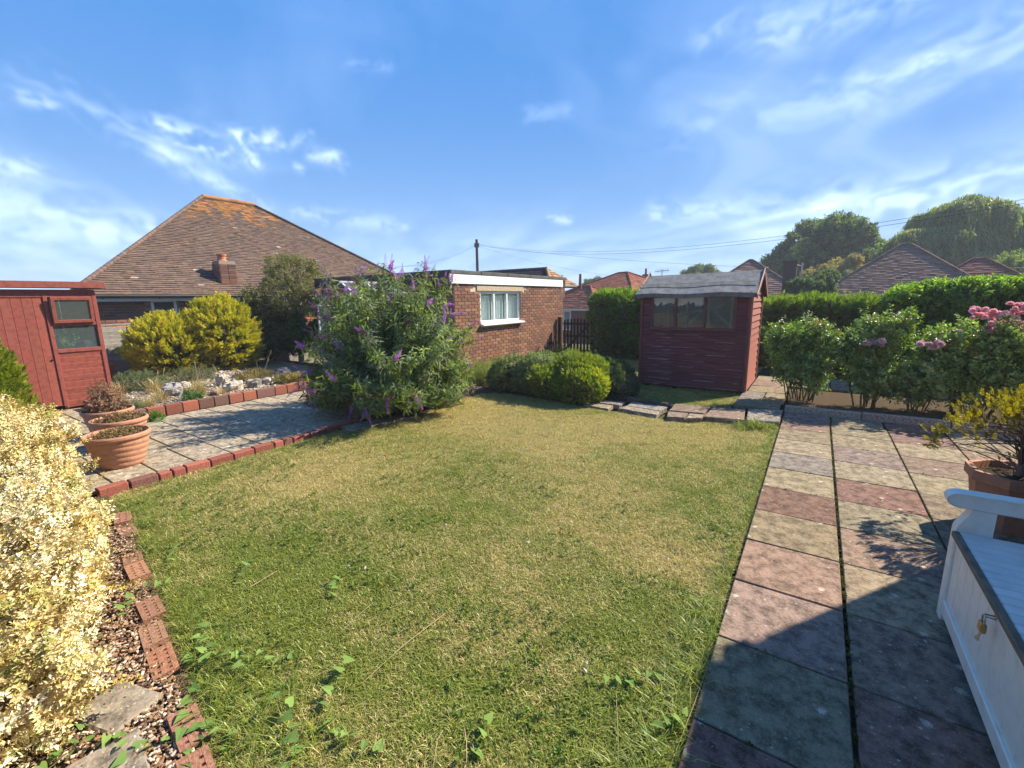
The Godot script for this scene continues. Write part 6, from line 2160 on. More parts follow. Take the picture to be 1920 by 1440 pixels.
func make_far_trees() -> void:
	var cl := [sprig(110, 18, 0.2, 0.12, 0.45, [Color(1, 1, 1), Color(1.25, 1.2, 1.0), Color(0.75, 0.85, 0.75)]), sprig(111, 16, 0.19, 0.11, 0.45, [Color(1, 1, 1), Color(0.8, 0.9, 0.8), Color(1.2, 1.15, 1.0)])]
	# weeping willow: leaves hang in long curtains
	var hang := []
	for v in 2:
		var b := MB.new()
		var g := RandomNumberGenerator.new()
		g.seed = 800 + v
		for s in 5:
			var p := Vector3(g.randf_range(-0.3, 0.3), 0, g.randf_range(-0.3, 0.3))
			var drift := Vector3(g.randf_range(-0.25, 0.25), 0, g.randf_range(-0.25, 0.25))
			for i in 9:
				var k := g.randf_range(0.75, 1.25)
				b.col = Color(k, k, k * 0.95)
				var a := g.randf() * TAU
				leaf(b, p + Vector3.DOWN * i * 0.15 + drift * i * 0.1, Vector3(cos(a) * 0.5, -0.85, sin(a) * 0.5).normalized(), Vector3(-cos(a), 0.3, -sin(a)).normalized(), 0.34, 0.075, 0.2, 0.05)
		hang.append(b.mesh())
	var base := at_depth(1800, 440, 40)
	base.y = -1.55
	var wl := []
	var g2 := RandomNumberGenerator.new()
	g2.seed = 5
	for q in [[0, 7.6, 0, 4.2, 2.6], [-3.6, 6.9, 1.0, 3.0, 2.3], [3.6, 8.2, 0.2, 3.2, 2.6], [-1.6, 9.0, 0.5, 3.0, 2.2], [1.6, 9.4, 0.3, 2.8, 2.0], [-5.2, 6.3, 1.4, 2.2, 2.2], [6.0, 7.4, 0.6, 2.8, 2.6], [8.2, 8.0, 0.0, 2.8, 2.5], [-2.5, 5.0, 2.0, 3.0, 2.0], [2.5, 5.0, 2.0, 3.5, 2.0], [6.5, 4.5, 1.5, 3.0, 2.0]]:
		# measured across the line of sight
		var flat: Vector3 = Vector3(cam_right.x, 0, cam_right.z).normalized() * q[0] + Vector3(-cam_fwd.x, 0, -cam_fwd.z).normalized() * q[2]
		wl.append([Vector3(flat.x, q[1], flat.z), Vector3(q[3] * 0.72, q[4] * 0.78, q[3] * 0.72)])
		for k in 3:
			var u := Vector3(g2.randfn(), absf(g2.randfn()) * 0.8, g2.randfn()).normalized()
			wl.append([Vector3(flat.x, q[1], flat.z) + u * Vector3(q[3], q[4], q[3]) * 0.62, Vector3(0.9, 0.8, 0.9) * g2.randf_range(0.7, 1.4)])
	var w := tree("willow_tree", "large weeping willow with trailing curtains of leaves", base, wl, 7000, hang, [lin(0.297, 0.351, 0.135), lin(0.386, 0.432, 0.162), lin(0.223, 0.270, 0.108)], 0.7, 1.3, 0.55, "", 0.0, 0.16)
	w.get_node("trunk").set_meta("label", "thick willow trunk")
	for c in w.get_children():
		if c is MultiMeshInstance3D:
			c.queue_free()
	for c in w.get_children():
		if c is MultiMeshInstance3D:
			w.remove_child(c)
	var xf := [[], []]
	var cc := [[], []]
	for p in on_lobes(wl, 12000, 0.18, 1.0):
		var k := R.randi() % 2
		xf[k].append(Transform3D(Basis(Vector3.UP, R.randf() * TAU) * Basis(Vector3.RIGHT, rnd(-0.35, 0.35)) * Basis().scaled(Vector3.ONE * rnd(0.7, 1.35)), p[0] + Vector3.UP * 0.4))
		cc[k].append(vary([lin(0.297, 0.351, 0.135), lin(0.416, 0.446, 0.162), lin(0.223, 0.270, 0.108)][R.randi() % 3], 0.2))
	# fringe of strands at the left
	for i in 260:
		var l: Array = [wl[5 * 4], wl[1 * 4]][R.randi() % 2]
		var a := R.randf() * TAU
		var p: Vector3 = l[0] + Vector3(cos(a), 0, sin(a)) * l[1] * rnd(0.85, 1.15) + Vector3.UP * rnd(-0.5, 0.6)
		for s in 3:
			xf[i % 2].append(Transform3D(Basis(Vector3.UP, R.randf() * TAU).scaled(Vector3(0.8, 1.2, 0.8)), p + Vector3.DOWN * s * 1.0))
			cc[i % 2].append(vary(lin(0.214, 0.270, 0.108), 0.2))
	for k in 2:
		many("crown", hang[k], M.leaf, w, xf[k], cc[k])
	var across := Vector3(cam_right.x, 0, cam_right.z).normalized()
	var mk := func(px: float, py: float, depth: float, rx: float, ry: float, n: int, seed_: int) -> Array:
		var c := at_depth(px, py, depth)
		var root := Vector3(c.x, height_at(c.x, c.z), c.z)
		return [root, crown_lobes(c - root, Vector3(rx, ry, rx), n * 2, minf(rx, ry) * 0.30, seed_)]
	var q: Array = mk.call(1545, 492, 45.0, 4.4, 3.9, 30, 121)
	tree("broadleaf_tree", "tall round green tree behind the dark chimney", q[0], q[1], 8000, cl, [lin(0.154, 0.216, 0.076), lin(0.214, 0.270, 0.090), lin(0.119, 0.173, 0.065)], 0.8, 1.5, 0.35)
	q = mk.call(1562, 512, 38.0, 1.9, 1.3, 14, 122)
	tree("copper_tree", "small bronze leaved tree in front of the round green tree", q[0], q[1], 2000, cl, [lin(0.404, 0.281, 0.097), lin(0.446, 0.324, 0.130), lin(0.309, 0.259, 0.086)], 0.6, 1.1, 0.15)
	q = mk.call(1525, 545, 24.0, 1.15, 1.0, 12, 123)
	tree("round_conifer", "rounded bluish conifer just over the long hedge", q[0], q[1], 2200, cl, [lin(0.119, 0.184, 0.086), lin(0.154, 0.216, 0.097)], 0.35, 0.6, 0.1)
	q = mk.call(1600, 535, 36.0, 1.4, 0.9, 10, 124)
	tree("broadleaf_tree", "pale green bush between the conifer and the brown hipped roof", q[0], q[1], 1500, cl, [lin(0.285, 0.346, 0.130), lin(0.238, 0.302, 0.108)], 0.5, 0.9, 0.12)
	q = mk.call(1108, 543, 62.0, 2.0, 1.6, 14, 125)
	tree("broadleaf_tree", "small dark tree left of the red tiled house", q[0], q[1], 2000, cl, [lin(0.119, 0.173, 0.065), lin(0.143, 0.205, 0.076)], 0.6, 1.0, 0.2)
	q = mk.call(1315, 520, 62.0, 3.1, 1.5, 16, 126)
	tree("broadleaf_tree", "low wide tree just showing over the shed ridge", q[0], q[1], 2200, cl, [lin(0.166, 0.227, 0.076), lin(0.214, 0.259, 0.086)], 0.6, 1.0, 0.2)
	q = mk.call(1905, 525, 34.0, 2.4, 1.6, 14, 127)
	tree("broadleaf_tree", "yellow green shrub under the right side of the willow", q[0], q[1], 2000, cl, [lin(0.309, 0.346, 0.086), lin(0.238, 0.302, 0.086)], 0.6, 1.1, 0.15)
	q = mk.call(1470, 545, 48.0, 1.6, 1.6, 10, 128)
	tree("broadleaf_tree", "dark tree low behind the tall chimney", q[0], q[1], 1500, cl, [lin(0.119, 0.184, 0.065), lin(0.143, 0.194, 0.065)], 0.6, 1.1, 0.2)

# ---------------------------------------------------------------- near planting and objects
func make_border() -> void:
	# spreading gold variegated euonymus along the left of the lawn
	var t := thing("euonymus_hedge", "cream and gold variegated shrub spreading along the left border", "shrub", Vector3(-3.8, -0.03, 0.1))
	var o := Vector3(-3.8, -0.03, 0.1)
	var lobes := []
	for q in [[-5.55, 0.46, -0.45, 0.55, 0.46, 0.45], [-4.9, 0.40, -0.38, 0.55, 0.44, 0.46], [-4.3, 0.34, -0.30, 0.52, 0.40, 0.46], [-3.75, 0.28, -0.28, 0.48, 0.36, 0.44], [-3.25, 0.22, -0.19, 0.44, 0.32, 0.40], [-2.85, 0.18, -0.07, 0.38, 0.27, 0.34], [-2.6, 0.14, 0.12, 0.30, 0.22, 0.30], [-5.0, 0.55, 0.2, 0.6, 0.5, 0.5], [-4.2, 0.48, 0.25, 0.6, 0.46, 0.5], [-3.5, 0.38, 0.3, 0.55, 0.4, 0.5], [-3.0, 0.26, 0.45, 0.45, 0.32, 0.45], [-5.8, 0.62, 0.1, 0.5, 0.5, 0.5], [-6.0, 0.35, -0.5, 0.35, 0.35, 0.35], [-2.46, 0.15, -0.05, 0.32, 0.24, 0.26], [-2.18, 0.12, 0.22, 0.30, 0.22, 0.28], [-1.98, 0.12, 0.45, 0.3, 0.24, 0.3], [-2.4, 0.25, 0.5, 0.4, 0.32, 0.4]]:
		lobes.append([Vector3(q[0], q[1], q[2]) - o, Vector3(q[3], q[4], q[5])])
	var tint := [Color(1, 1, 1), Color(1.08, 1.12, 1.25), Color(0.85, 0.82, 0.6), Color(1.1, 1.15, 1.4), Color(0.6, 0.68, 0.45)]
	var sg := [sprig(130, 17, 0.023, 0.0145, 0.08, tint, 0.45), sprig(131, 16, 0.026, 0.0155, 0.085, tint, 0.4), sprig(132, 20, 0.019, 0.012, 0.08, tint, 0.5)]
	place("branches", blob(lobes, 0.82, lin(0.15, 0.115, 0.075), 0.0), M.bark, t)
	var bumps := []
	for l in lobes:
		for k in 9:
			var u := Vector3(R.randfn(), absf(R.randfn()) * 0.8 + 0.1, R.randfn()).normalized()
			bumps.append([l[0] + u * l[1] * rnd(0.85, 1.02), Vector3.ONE * rnd(0.07, 0.16)])
	var patch := FastNoiseLite.new()
	patch.seed = 31
	patch.frequency = 2.6
	patch.fractal_octaves = 3
	var cream := []
	var gold := []
	var olive := []
	for p in on_lobes(lobes, 13500, 0.16, 0.01) + on_lobes(bumps, 9500, 0.25, 0.01):
		var v := patch.get_noise_3dv(p[0]) + rnd(-0.2, 0.2)
		if v > 0.05:
			cream.append(p)
		elif v > -0.26:
			gold.append(p)
		else:
			olive.append(p)
	clothe(t, sg, M.cream_leaf, cream, [lin(0.84, 0.77, 0.58), lin(0.83, 0.72, 0.48)], 0.75, 1.2, 0.35, 0.65, "foliage", 0.2)
	clothe(t, sg, M.cream_leaf, gold, [lin(0.80, 0.66, 0.38), lin(0.70, 0.55, 0.26)], 0.75, 1.2, 0.35, 0.65, "foliage", 0.2)
	clothe(t, sg, M.cream_leaf, olive, [lin(0.34, 0.34, 0.10), lin(0.50, 0.42, 0.15)], 0.75, 1.2, 0.35, 0.65, "foliage", 0.25)
	# bare twigs show between the leaves
	var tw := MB.new()
	tw.col = lin(0.17, 0.115, 0.07)
	for p in on_lobes(lobes, 420, 0.05, 0.03):
		var d: Vector3 = (p[1] + Vector3(rnd(-0.6, 0.6), rnd(-0.1, 0.6), rnd(-0.6, 0.6))).normalized()
		tw.tube(PackedVector3Array([p[0] - d * 0.18, p[0] - d * 0.05 + Vector3(rnd(-0.01, 0.01), 0, rnd(-0.01, 0.01)), p[0] + d * 0.06]), PackedFloat32Array([0.003, 0.0025, 0.0015]), 4, false)
	place("twigs", tw.mesh(), M.twig, t)
	# a few shoots stray out of the mass
	var out := []
	for p in on_lobes(lobes, 160, 0.02, 0.1):
		for k in 4:
			out.append([p[0] + p[1] * 0.05 * k, p[1]])
	clothe(t, sg, M.cream_leaf, out, [lin(0.58, 0.45, 0.17), lin(0.5, 0.38, 0.1)], 0.6, 0.9, 0.5, 0.3, "shoots")
	# golden thuja behind it
	var sp := [spray(140, 0.14, [Color(1, 1, 1), Color(0.85, 0.95, 0.9)], 9, 0.12, Color(1.15, 1.1, 1.0)), spray(141, 0.13, [Color(1, 1, 1)], 11, 0.12, Color(1.2, 1.1, 1.0))]
	var th := thing("golden_thuja", "lime yellow thuja rising behind the cream shrub before the red shed", "conifer", Vector3(-6.15, 0.0, -0.52))
	var tl := lumps(Vector3(0, 0.78, 0), Vector3(0.30, 0.72, 0.32), 16, 0.13, 142)
	place("branches", blob(tl, 0.6, lin(0.15, 0.115, 0.075), 0.0), M.bark, th)
	clothe(th, sp, M.leaf, on_lobes(tl, 1700, 0.14, 0.03), [lin(0.28, 0.32, 0.03), lin(0.36, 0.37, 0.04), lin(0.2, 0.26, 0.03)], 0.8, 1.2, 0.9, 0.3)
	# row of reused air bricks along the lawn
	var row := thing("air_brick_edging", "row of orange perforated air bricks edging the lawn by the cream shrub", "edging", Vector3(-3.2, -0.03, -0.72))
	var a := Vector3(-4.55, 0, -0.96)
	var e := Vector3(-1.55, 0, -0.38)
	var n := 12
	for i in n:
		if i in [2, 5, 9]:
			continue
		var p := a.lerp(e, (i + 0.5) / n) + Vector3(rnd(-0.01, 0.01), 0, -0.03 + rnd(-0.015, 0.015))
		var dir := (e - a).normalized()
		var yaw := atan2(-dir.z, dir.x) + rnd(-0.08, 0.08)
		var b := MB.new()
		b.col = vary(lin(0.30, 0.155, 0.10), 0.22)
		# body built round two rows of five square holes
		var hs := 0.014
		var cols := 5
		var L := 0.215
		var Wd := 0.10
		var zs := [-Wd / 2, -0.028, -0.028 + hs, 0.014, 0.014 + hs, Wd / 2]
		for k in [0, 2, 4]:
			b.box(Vector3(0, 0, (zs[k] + zs[k + 1]) / 2), Vector3(L, 0.05, zs[k + 1] - zs[k]))
		for k in [1, 3]:
			for c in cols + 1:
				var x0 := -L / 2 if c == 0 else -0.075 + (c - 1) * 0.036 + hs
				var x1 := L / 2 if c == cols else -0.075 + c * 0.036
				b.box(Vector3((x0 + x1) / 2, -0.0005, (zs[k] + zs[k + 1]) / 2), Vector3(x1 - x0, 0.049, zs[k + 1] - zs[k]))
		place("air_brick", b.mesh(), M.brick, row, p - row.position + Vector3.UP * rnd(-0.040, -0.020), Basis.from_euler(Vector3(rnd(-0.12, 0.12), yaw + rnd(-0.1, 0.1), rnd(-0.1, 0.1))))
	# two worn flagstones in the border
	for q in [["grey flagstone lying in the border under the cream shrub's edge", Vector3(-2.30, -0.030, -0.37), 0.27, 0.20, 0.3], ["cracked grey flagstone nearest the corner of the border", Vector3(-1.99, -0.030, -0.26), 0.26, 0.22, -0.15]]:
		var b := MB.new()
		b.col = lin(0.32, 0.27, 0.21)
		b.box(Vector3.ZERO, Vector3(q[2], 0.05, q[3]), Basis(), 0.008)
		top("flagstone", b.mesh(), M.paving, q[0], "flagstone", q[1], Basis(Vector3.UP, q[4]))
	# bark and gravel litter
	var chip := MB.new()
	chip.box(Vector3.ZERO, Vector3(0.016, 0.005, 0.008), Basis(), 0.0015)
	var cm := chip.mesh()
	var xf := []
	var cc := []
	for i in 9000:
		var u := R.randf()
		var p := Vector3(lerpf(-4.6, -1.0, pow(u, 0.6)), 0, 0)
		p.z = lerpf(-0.9, -0.2, clampf((p.x + 4.6) / 3.6, 0, 1)) - 0.12 + absf(R.randfn()) * 0.26
		xf.append(Transform3D(Basis.from_euler(Vector3(rnd(-0.5, 0.5), R.randf() * TAU, rnd(-0.5, 0.5))).scaled(Vector3.ONE * rnd(0.5, 1.5)), p + Vector3.UP * rnd(-0.028, -0.008)))
		cc.append(vary([lin(0.36, 0.22, 0.13), lin(0.25, 0.15, 0.09), lin(0.45, 0.33, 0.22), lin(0.16, 0.10, 0.065), lin(0.55, 0.45, 0.36)][R.randi() % 5], 0.2))
	var litter := many("bark_litter", cm, M.dry_leaf, self, xf, cc)
	litter.set_meta("label", "brown bark chips and dry litter along the border")
	litter.set_meta("category", "litter")
	# bindweed creeping over the edging: every leaf its own
	var lf := []
	for v in 3:
		var b := MB.new()
		b.col = [lin(0.20, 0.32, 0.085), lin(0.24, 0.37, 0.10), lin(0.16, 0.27, 0.075)][v]
		var s := 0.03
		# arrow shaped leaf, folded along the rib, lobes behind the stalk
		var pts := [Vector3(0, 0, -0.1), Vector3(0.32, 0.06, -0.42), Vector3(0.55, 0.10, -0.1), Vector3(0.42, 0.09, 0.4), Vector3(0.22, 0.05, 0.85), Vector3(0, -0.12, 1.35)]
		var rib := [Vector3(0, 0, -0.1), Vector3(0, 0.0, 0.1), Vector3(0, 0.0, 0.45), Vector3(0, -0.04, 0.9), Vector3(0, -0.12, 1.35)]
		for sd in [-1.0, 1.0]:
			var m := Vector3(sd, 1, 1)
			b.tri(rib[0] * s, pts[1] * m * s, pts[2] * m * s, Vector3.UP)
			b.tri(rib[0] * s, pts[2] * m * s, rib[1] * s, Vector3.UP)
			b.quad(rib[1] * s, pts[2] * m * s, pts[3] * m * s, rib[2] * s, Vector3.UP)
			b.quad(rib[2] * s, pts[3] * m * s, pts[4] * m * s, rib[3] * s, Vector3.UP)
			b.tri(rib[3] * s, pts[4] * m * s, rib[4] * s, Vector3.UP)
		lf.append(b.mesh())
	var weeds := [[-3.02, -0.66, 8, 0.22], [-2.62, -0.72, 7, 0.2], [-2.42, -0.62, 9, 0.25], [-2.15, -0.62, 10, 0.25], [-1.95, -0.50, 12, 0.25], [-2.3, -0.4, 8, 0.2], [-2.02, -0.30, 10, 0.16], [-1.75, -0.55, 13, 0.25], [-1.6, -0.35, 12, 0.22], [-1.45, -0.55, 10, 0.25], [-3.3, -0.82, 6, 0.2], [-1.95, -0.85, 7, 0.25], [-1.3, -0.8, 6, 0.25], [-0.38, -1.75, 6, 0.14], [-0.36, -1.35, 6, 0.12], [-2.2, -1.3, 5, 0.25], [-2.7, -1.15, 5, 0.25], [-1.62, -0.95, 5, 0.2], [-0.85, -1.0, 3, 0.15]]
	for q in weeds:
		var label := "fresh green bindweed trailing over the air bricks and lawn edge"
		if q[0] > -0.5:
			label = "fresh green bindweed trailing along the path edge"
		elif q[1] < -0.8:
			label = "few pale bindweed leaves creeping through the lawn"
		var w := thing("bindweed", label, "weed", Vector3(q[0], -0.04, q[1]), 0.0, label)
		var st := MB.new()
		st.col = lin(0.14, 0.16, 0.06)
		var p := Vector3(rnd(-0.5, 0.5), 0.005, rnd(-0.5, 0.5)) * float(q[3])
		var dir := R.randf() * TAU
		var path := PackedVector3Array()
		var rad := PackedFloat32Array()
		for i in int(q[2]):
			path.append(p)
			rad.append(0.0016)
			dir += rnd(-0.7, 0.7)
			p += Vector3(cos(dir) * 0.05, rnd(-0.01, 0.014), sin(dir) * 0.05)
			p.y = clampf(p.y, 0.012, 0.07)
			var la := dir + (1.4 if i % 2 == 0 else -1.4) + rnd(-0.5, 0.5)
			var up := Vector3(rnd(-0.5, 0.7), 1.0, rnd(-0.8, 0.4)).normalized()
			var fw := Vector3(cos(la), 0, sin(la))
			fw = (fw - up * fw.dot(up)).normalized()
			place("leaf", lf[R.randi() % 3], M.soft_leaf, w, path[i] + Vector3.UP * rnd(0.015, 0.04), Basis(up.cross(fw), up, fw).scaled(Vector3.ONE * rnd(0.75, 1.35)))
		st.tube(path, rad, 4, false)
		place("stem", st.mesh(), M.twig, w)
	# pale petals blown over the lawn, dry stalks lying in it
	var pm := MB.new()
	pm.col = lin(0.72, 0.62, 0.58)
	leaf(pm, Vector3.ZERO, Vector3.RIGHT, Vector3.UP, 0.028, 0.02, -0.3, -0.2)
	var pmesh := pm.mesh()
	for q in [[838, 985], [1335, 1195], [985, 1015], [990, 1020], [683, 1068], [718, 857], [845, 866], [975, 843], [985, 842], [650, 1060], [1035, 950], [962, 952], [1096, 1248], [1100, 1262], [752, 907], [1250, 1050]]:
		var g := on_ground(q[0], q[1], -0.02)
		top("fallen_petal", pmesh, M.petal, "small pale petal fallen on the grass", "petal", g, Basis.from_euler(Vector3(rnd(-0.4, 0.4), R.randf() * TAU, rnd(-0.3, 0.3))), "pale petals on the lawn")
	for q in [[700, 1130, 640, 1185], [835, 1150, 680, 1280], [1155, 1300, 1160, 1430], [830, 1370, 812, 1440], [1330, 1240, 1255, 1440], [870, 1360, 875, 1430], [470, 1100, 520, 1070]]:
		var p0 := on_ground(q[0], q[1], -0.012)
		var p1 := on_ground(q[2], q[3], -0.014)
		var b := MB.new()
		b.col = vary(lin(0.42, 0.31, 0.18), 0.2)
		var mid := p0.lerp(p1, 0.5)
		b.tube(PackedVector3Array([Vector3.ZERO, mid - p0 + Vector3(rnd(-0.02, 0.02), 0.012, rnd(-0.02, 0.02)), p1 - p0]), PackedFloat32Array([0.0016, 0.0014, 0.001]), 5)
		top("dry_stalk", b.mesh(), M.twig, "thin dry brown stalk lying in the lawn", "stalk", p0, Basis(), "dry stalks in the lawn")

func pot_mesh(r: float, h: float) -> Mesh:
	# ribbed terracotta bowl: the swags wind round it as low relief
	var b := MB.new()
	b.col = lin(0.41, 0.205, 0.13)
	var segs := 56
	var rows := 30
	var P := []
	for i in rows + 1:
		var u := i / float(rows)
		var row := []
		for j in segs:
			var a := TAU * j / segs
			var rr := lerpf(0.66, 0.95, pow(u, 0.85)) * r
			var ph := u * 5.2 - a * 2.0 / TAU * 1.0
			rr += r * 0.022 * absf(sin(ph * PI)) * smoothstep(0.0, 0.08, u) * smoothstep(1.0, 0.86, u)
			row.append(Vector3(cos(a) * rr, u * h * 0.86, sin(a) * rr))
		P.append(row)
	for i in rows:
		for j in segs:
			var k := (j + 1) % segs
			var hint: Vector3 = P[i][j] * Vector3(1, 0, 1)
			b.quad(P[i][j], P[i + 1][j], P[i + 1][k], P[i][k], hint)
	# rolled rim and the inside
	b.lathe(PackedVector2Array([Vector2(r * 0.94, h * 0.84), Vector2(r * 1.0, h * 0.86), Vector2(r * 1.03, h * 0.90), Vector2(r * 1.03, h * 0.96), Vector2(r * 1.0, h * 1.0), Vector2(r * 0.95, h * 1.0), Vector2(r * 0.92, h * 0.96), Vector2(r * 0.86, h * 0.6), Vector2(r * 0.8, h * 0.5)]), segs)
	b.lathe(PackedVector2Array([Vector2(0.0, 0.0), Vector2(r * 0.66, 0.0)]), segs)
	return b.mesh()

func make_pots() -> void:
	var defs := [["front ribbed terracotta bowl with low dried plants on the patio", Vector3(-5.96, 0.003, -1.38), 0.275, 0.35, 0.05], ["middle ribbed terracotta bowl with a red flower among dry plants", Vector3(-6.72, 0.003, -1.60), 0.265, 0.35, 0.07], ["rear ribbed terracotta bowl holding a tall pinkish dry bush", Vector3(-7.45, 0.003, -1.68), 0.26, 0.35, 0.2]]
	var pl := ["low brown dried plants filling the front bowl", "low dry plants with one red flower in the middle bowl", "bushy pinkish dried plant in the rear bowl"]
	var dm := [sprig(150, 10, 0.022, 0.012, 0.05, [Color(1, 1, 1), Color(1.3, 1.1, 0.9), Color(0.7, 0.8, 0.7)]), sprig(151, 8, 0.026, 0.012, 0.06, [Color(1, 1, 1), Color(0.8, 0.9, 0.7)])]
	for k in 3:
		var d: Array = defs[k]
		var t := thing("terracotta_bowl", d[0], "plant pot", d[1], k * 1.3, "terracotta bowls on the patio")
		place("bowl", pot_mesh(d[2], d[3]), M.terracotta, t)
		var s := MB.new()
		s.col = lin(0.11, 0.075, 0.05)
		s.lathe(PackedVector2Array([Vector2(d[2] * 0.88, d[3] * 0.80), Vector2(d[2] * 0.5, d[3] * 0.83), Vector2(0, d[3] * 0.84)]), 32)
		place("compost", s.mesh(), M.soil, t)
		var p := thing("bedding_plants", pl[k], "plant", d[1] + Vector3(0, d[3] * 0.83, 0), 0.0, "dried bedding plants in the bowls")
		var st := MB.new()
		st.col = lin(0.22, 0.13, 0.08)
		var ends := []
		for i in 46:
			var a := R.randf() * TAU
			var rr: float = sqrt(R.randf()) * float(d[2]) * 0.78
			ends.append(Vector3(cos(a) * rr, rnd(0.3, 1.0) * float(d[4]) * 1.3, sin(a) * rr))
		for en in ends:
			limbs(st, Vector3(en.x * 0.6, -0.01, en.z * 0.6), [en], 0.003, 0.0015, 4)
		place("stems", st.mesh(), M.twig, p)
		var shades := [lin(0.22, 0.15, 0.08), lin(0.28, 0.16, 0.10), lin(0.16, 0.15, 0.06)] if k < 2 else [lin(0.36, 0.20, 0.16), lin(0.30, 0.15, 0.12), lin(0.22, 0.18, 0.09)]
		clothe(p, dm, M.dry_leaf, on_lobes([[Vector3(0, d[4] * 0.5, 0), Vector3(d[2] * 0.82, d[4] * 0.75, d[2] * 0.82)]], 420 if k < 2 else 620, 0.4, 0.0), shades, 0.7, 1.2)
		if k == 2:
			clothe(p, dm, M.dry_leaf, on_lobes([[Vector3(-0.02, 0.27, 0.0), Vector3(0.17, 0.12, 0.17)], [Vector3(0.0, 0.36, 0.02), Vector3(0.07, 0.07, 0.07)]], 190, 0.4, 0.0), shades, 0.7, 1.2, 0.5, 0.6, "upper_foliage")
		if k > 0:
			var f := MB.new()
			for i in 10:
				var a := i * 2.4
				f.col = lin(0.62, 0.05, 0.04) if k == 1 else lin(0.62, 0.16, 0.2)
				leaf(f, Vector3.ZERO, Vector3(cos(a), 0.4, sin(a)).normalized(), Vector3.UP, 0.022, 0.018, -0.2, 0.0)
			place("flower", f.mesh(), M.petal, p, [Vector3.ZERO, Vector3(0.08, 0.09, 0.1), Vector3(0.2, 0.16, -0.16)][k])
	# brown planter by the fence
	var b := MB.new()
	b.col = lin(0.115, 0.065, 0.045)
	var r0 := 0.17
	var r1 := 0.24
	b.lathe(PackedVector2Array([Vector2(0, 0), Vector2(r0, 0), Vector2(r1, 0.32), Vector2(r1 + 0.02, 0.32), Vector2(r1 + 0.02, 0.36), Vector2(r1 - 0.02, 0.36), Vector2(r1 - 0.05, 0.25), Vector2(0, 0.25)]), 4, Vector3.ZERO, false)
	top("square_planter", b.mesh(), M.terracotta, "empty dark brown square planter standing by the grey fence", "planter", Vector3(-12.4, 0.105, -2.85), Basis(Vector3.UP, PI / 4))

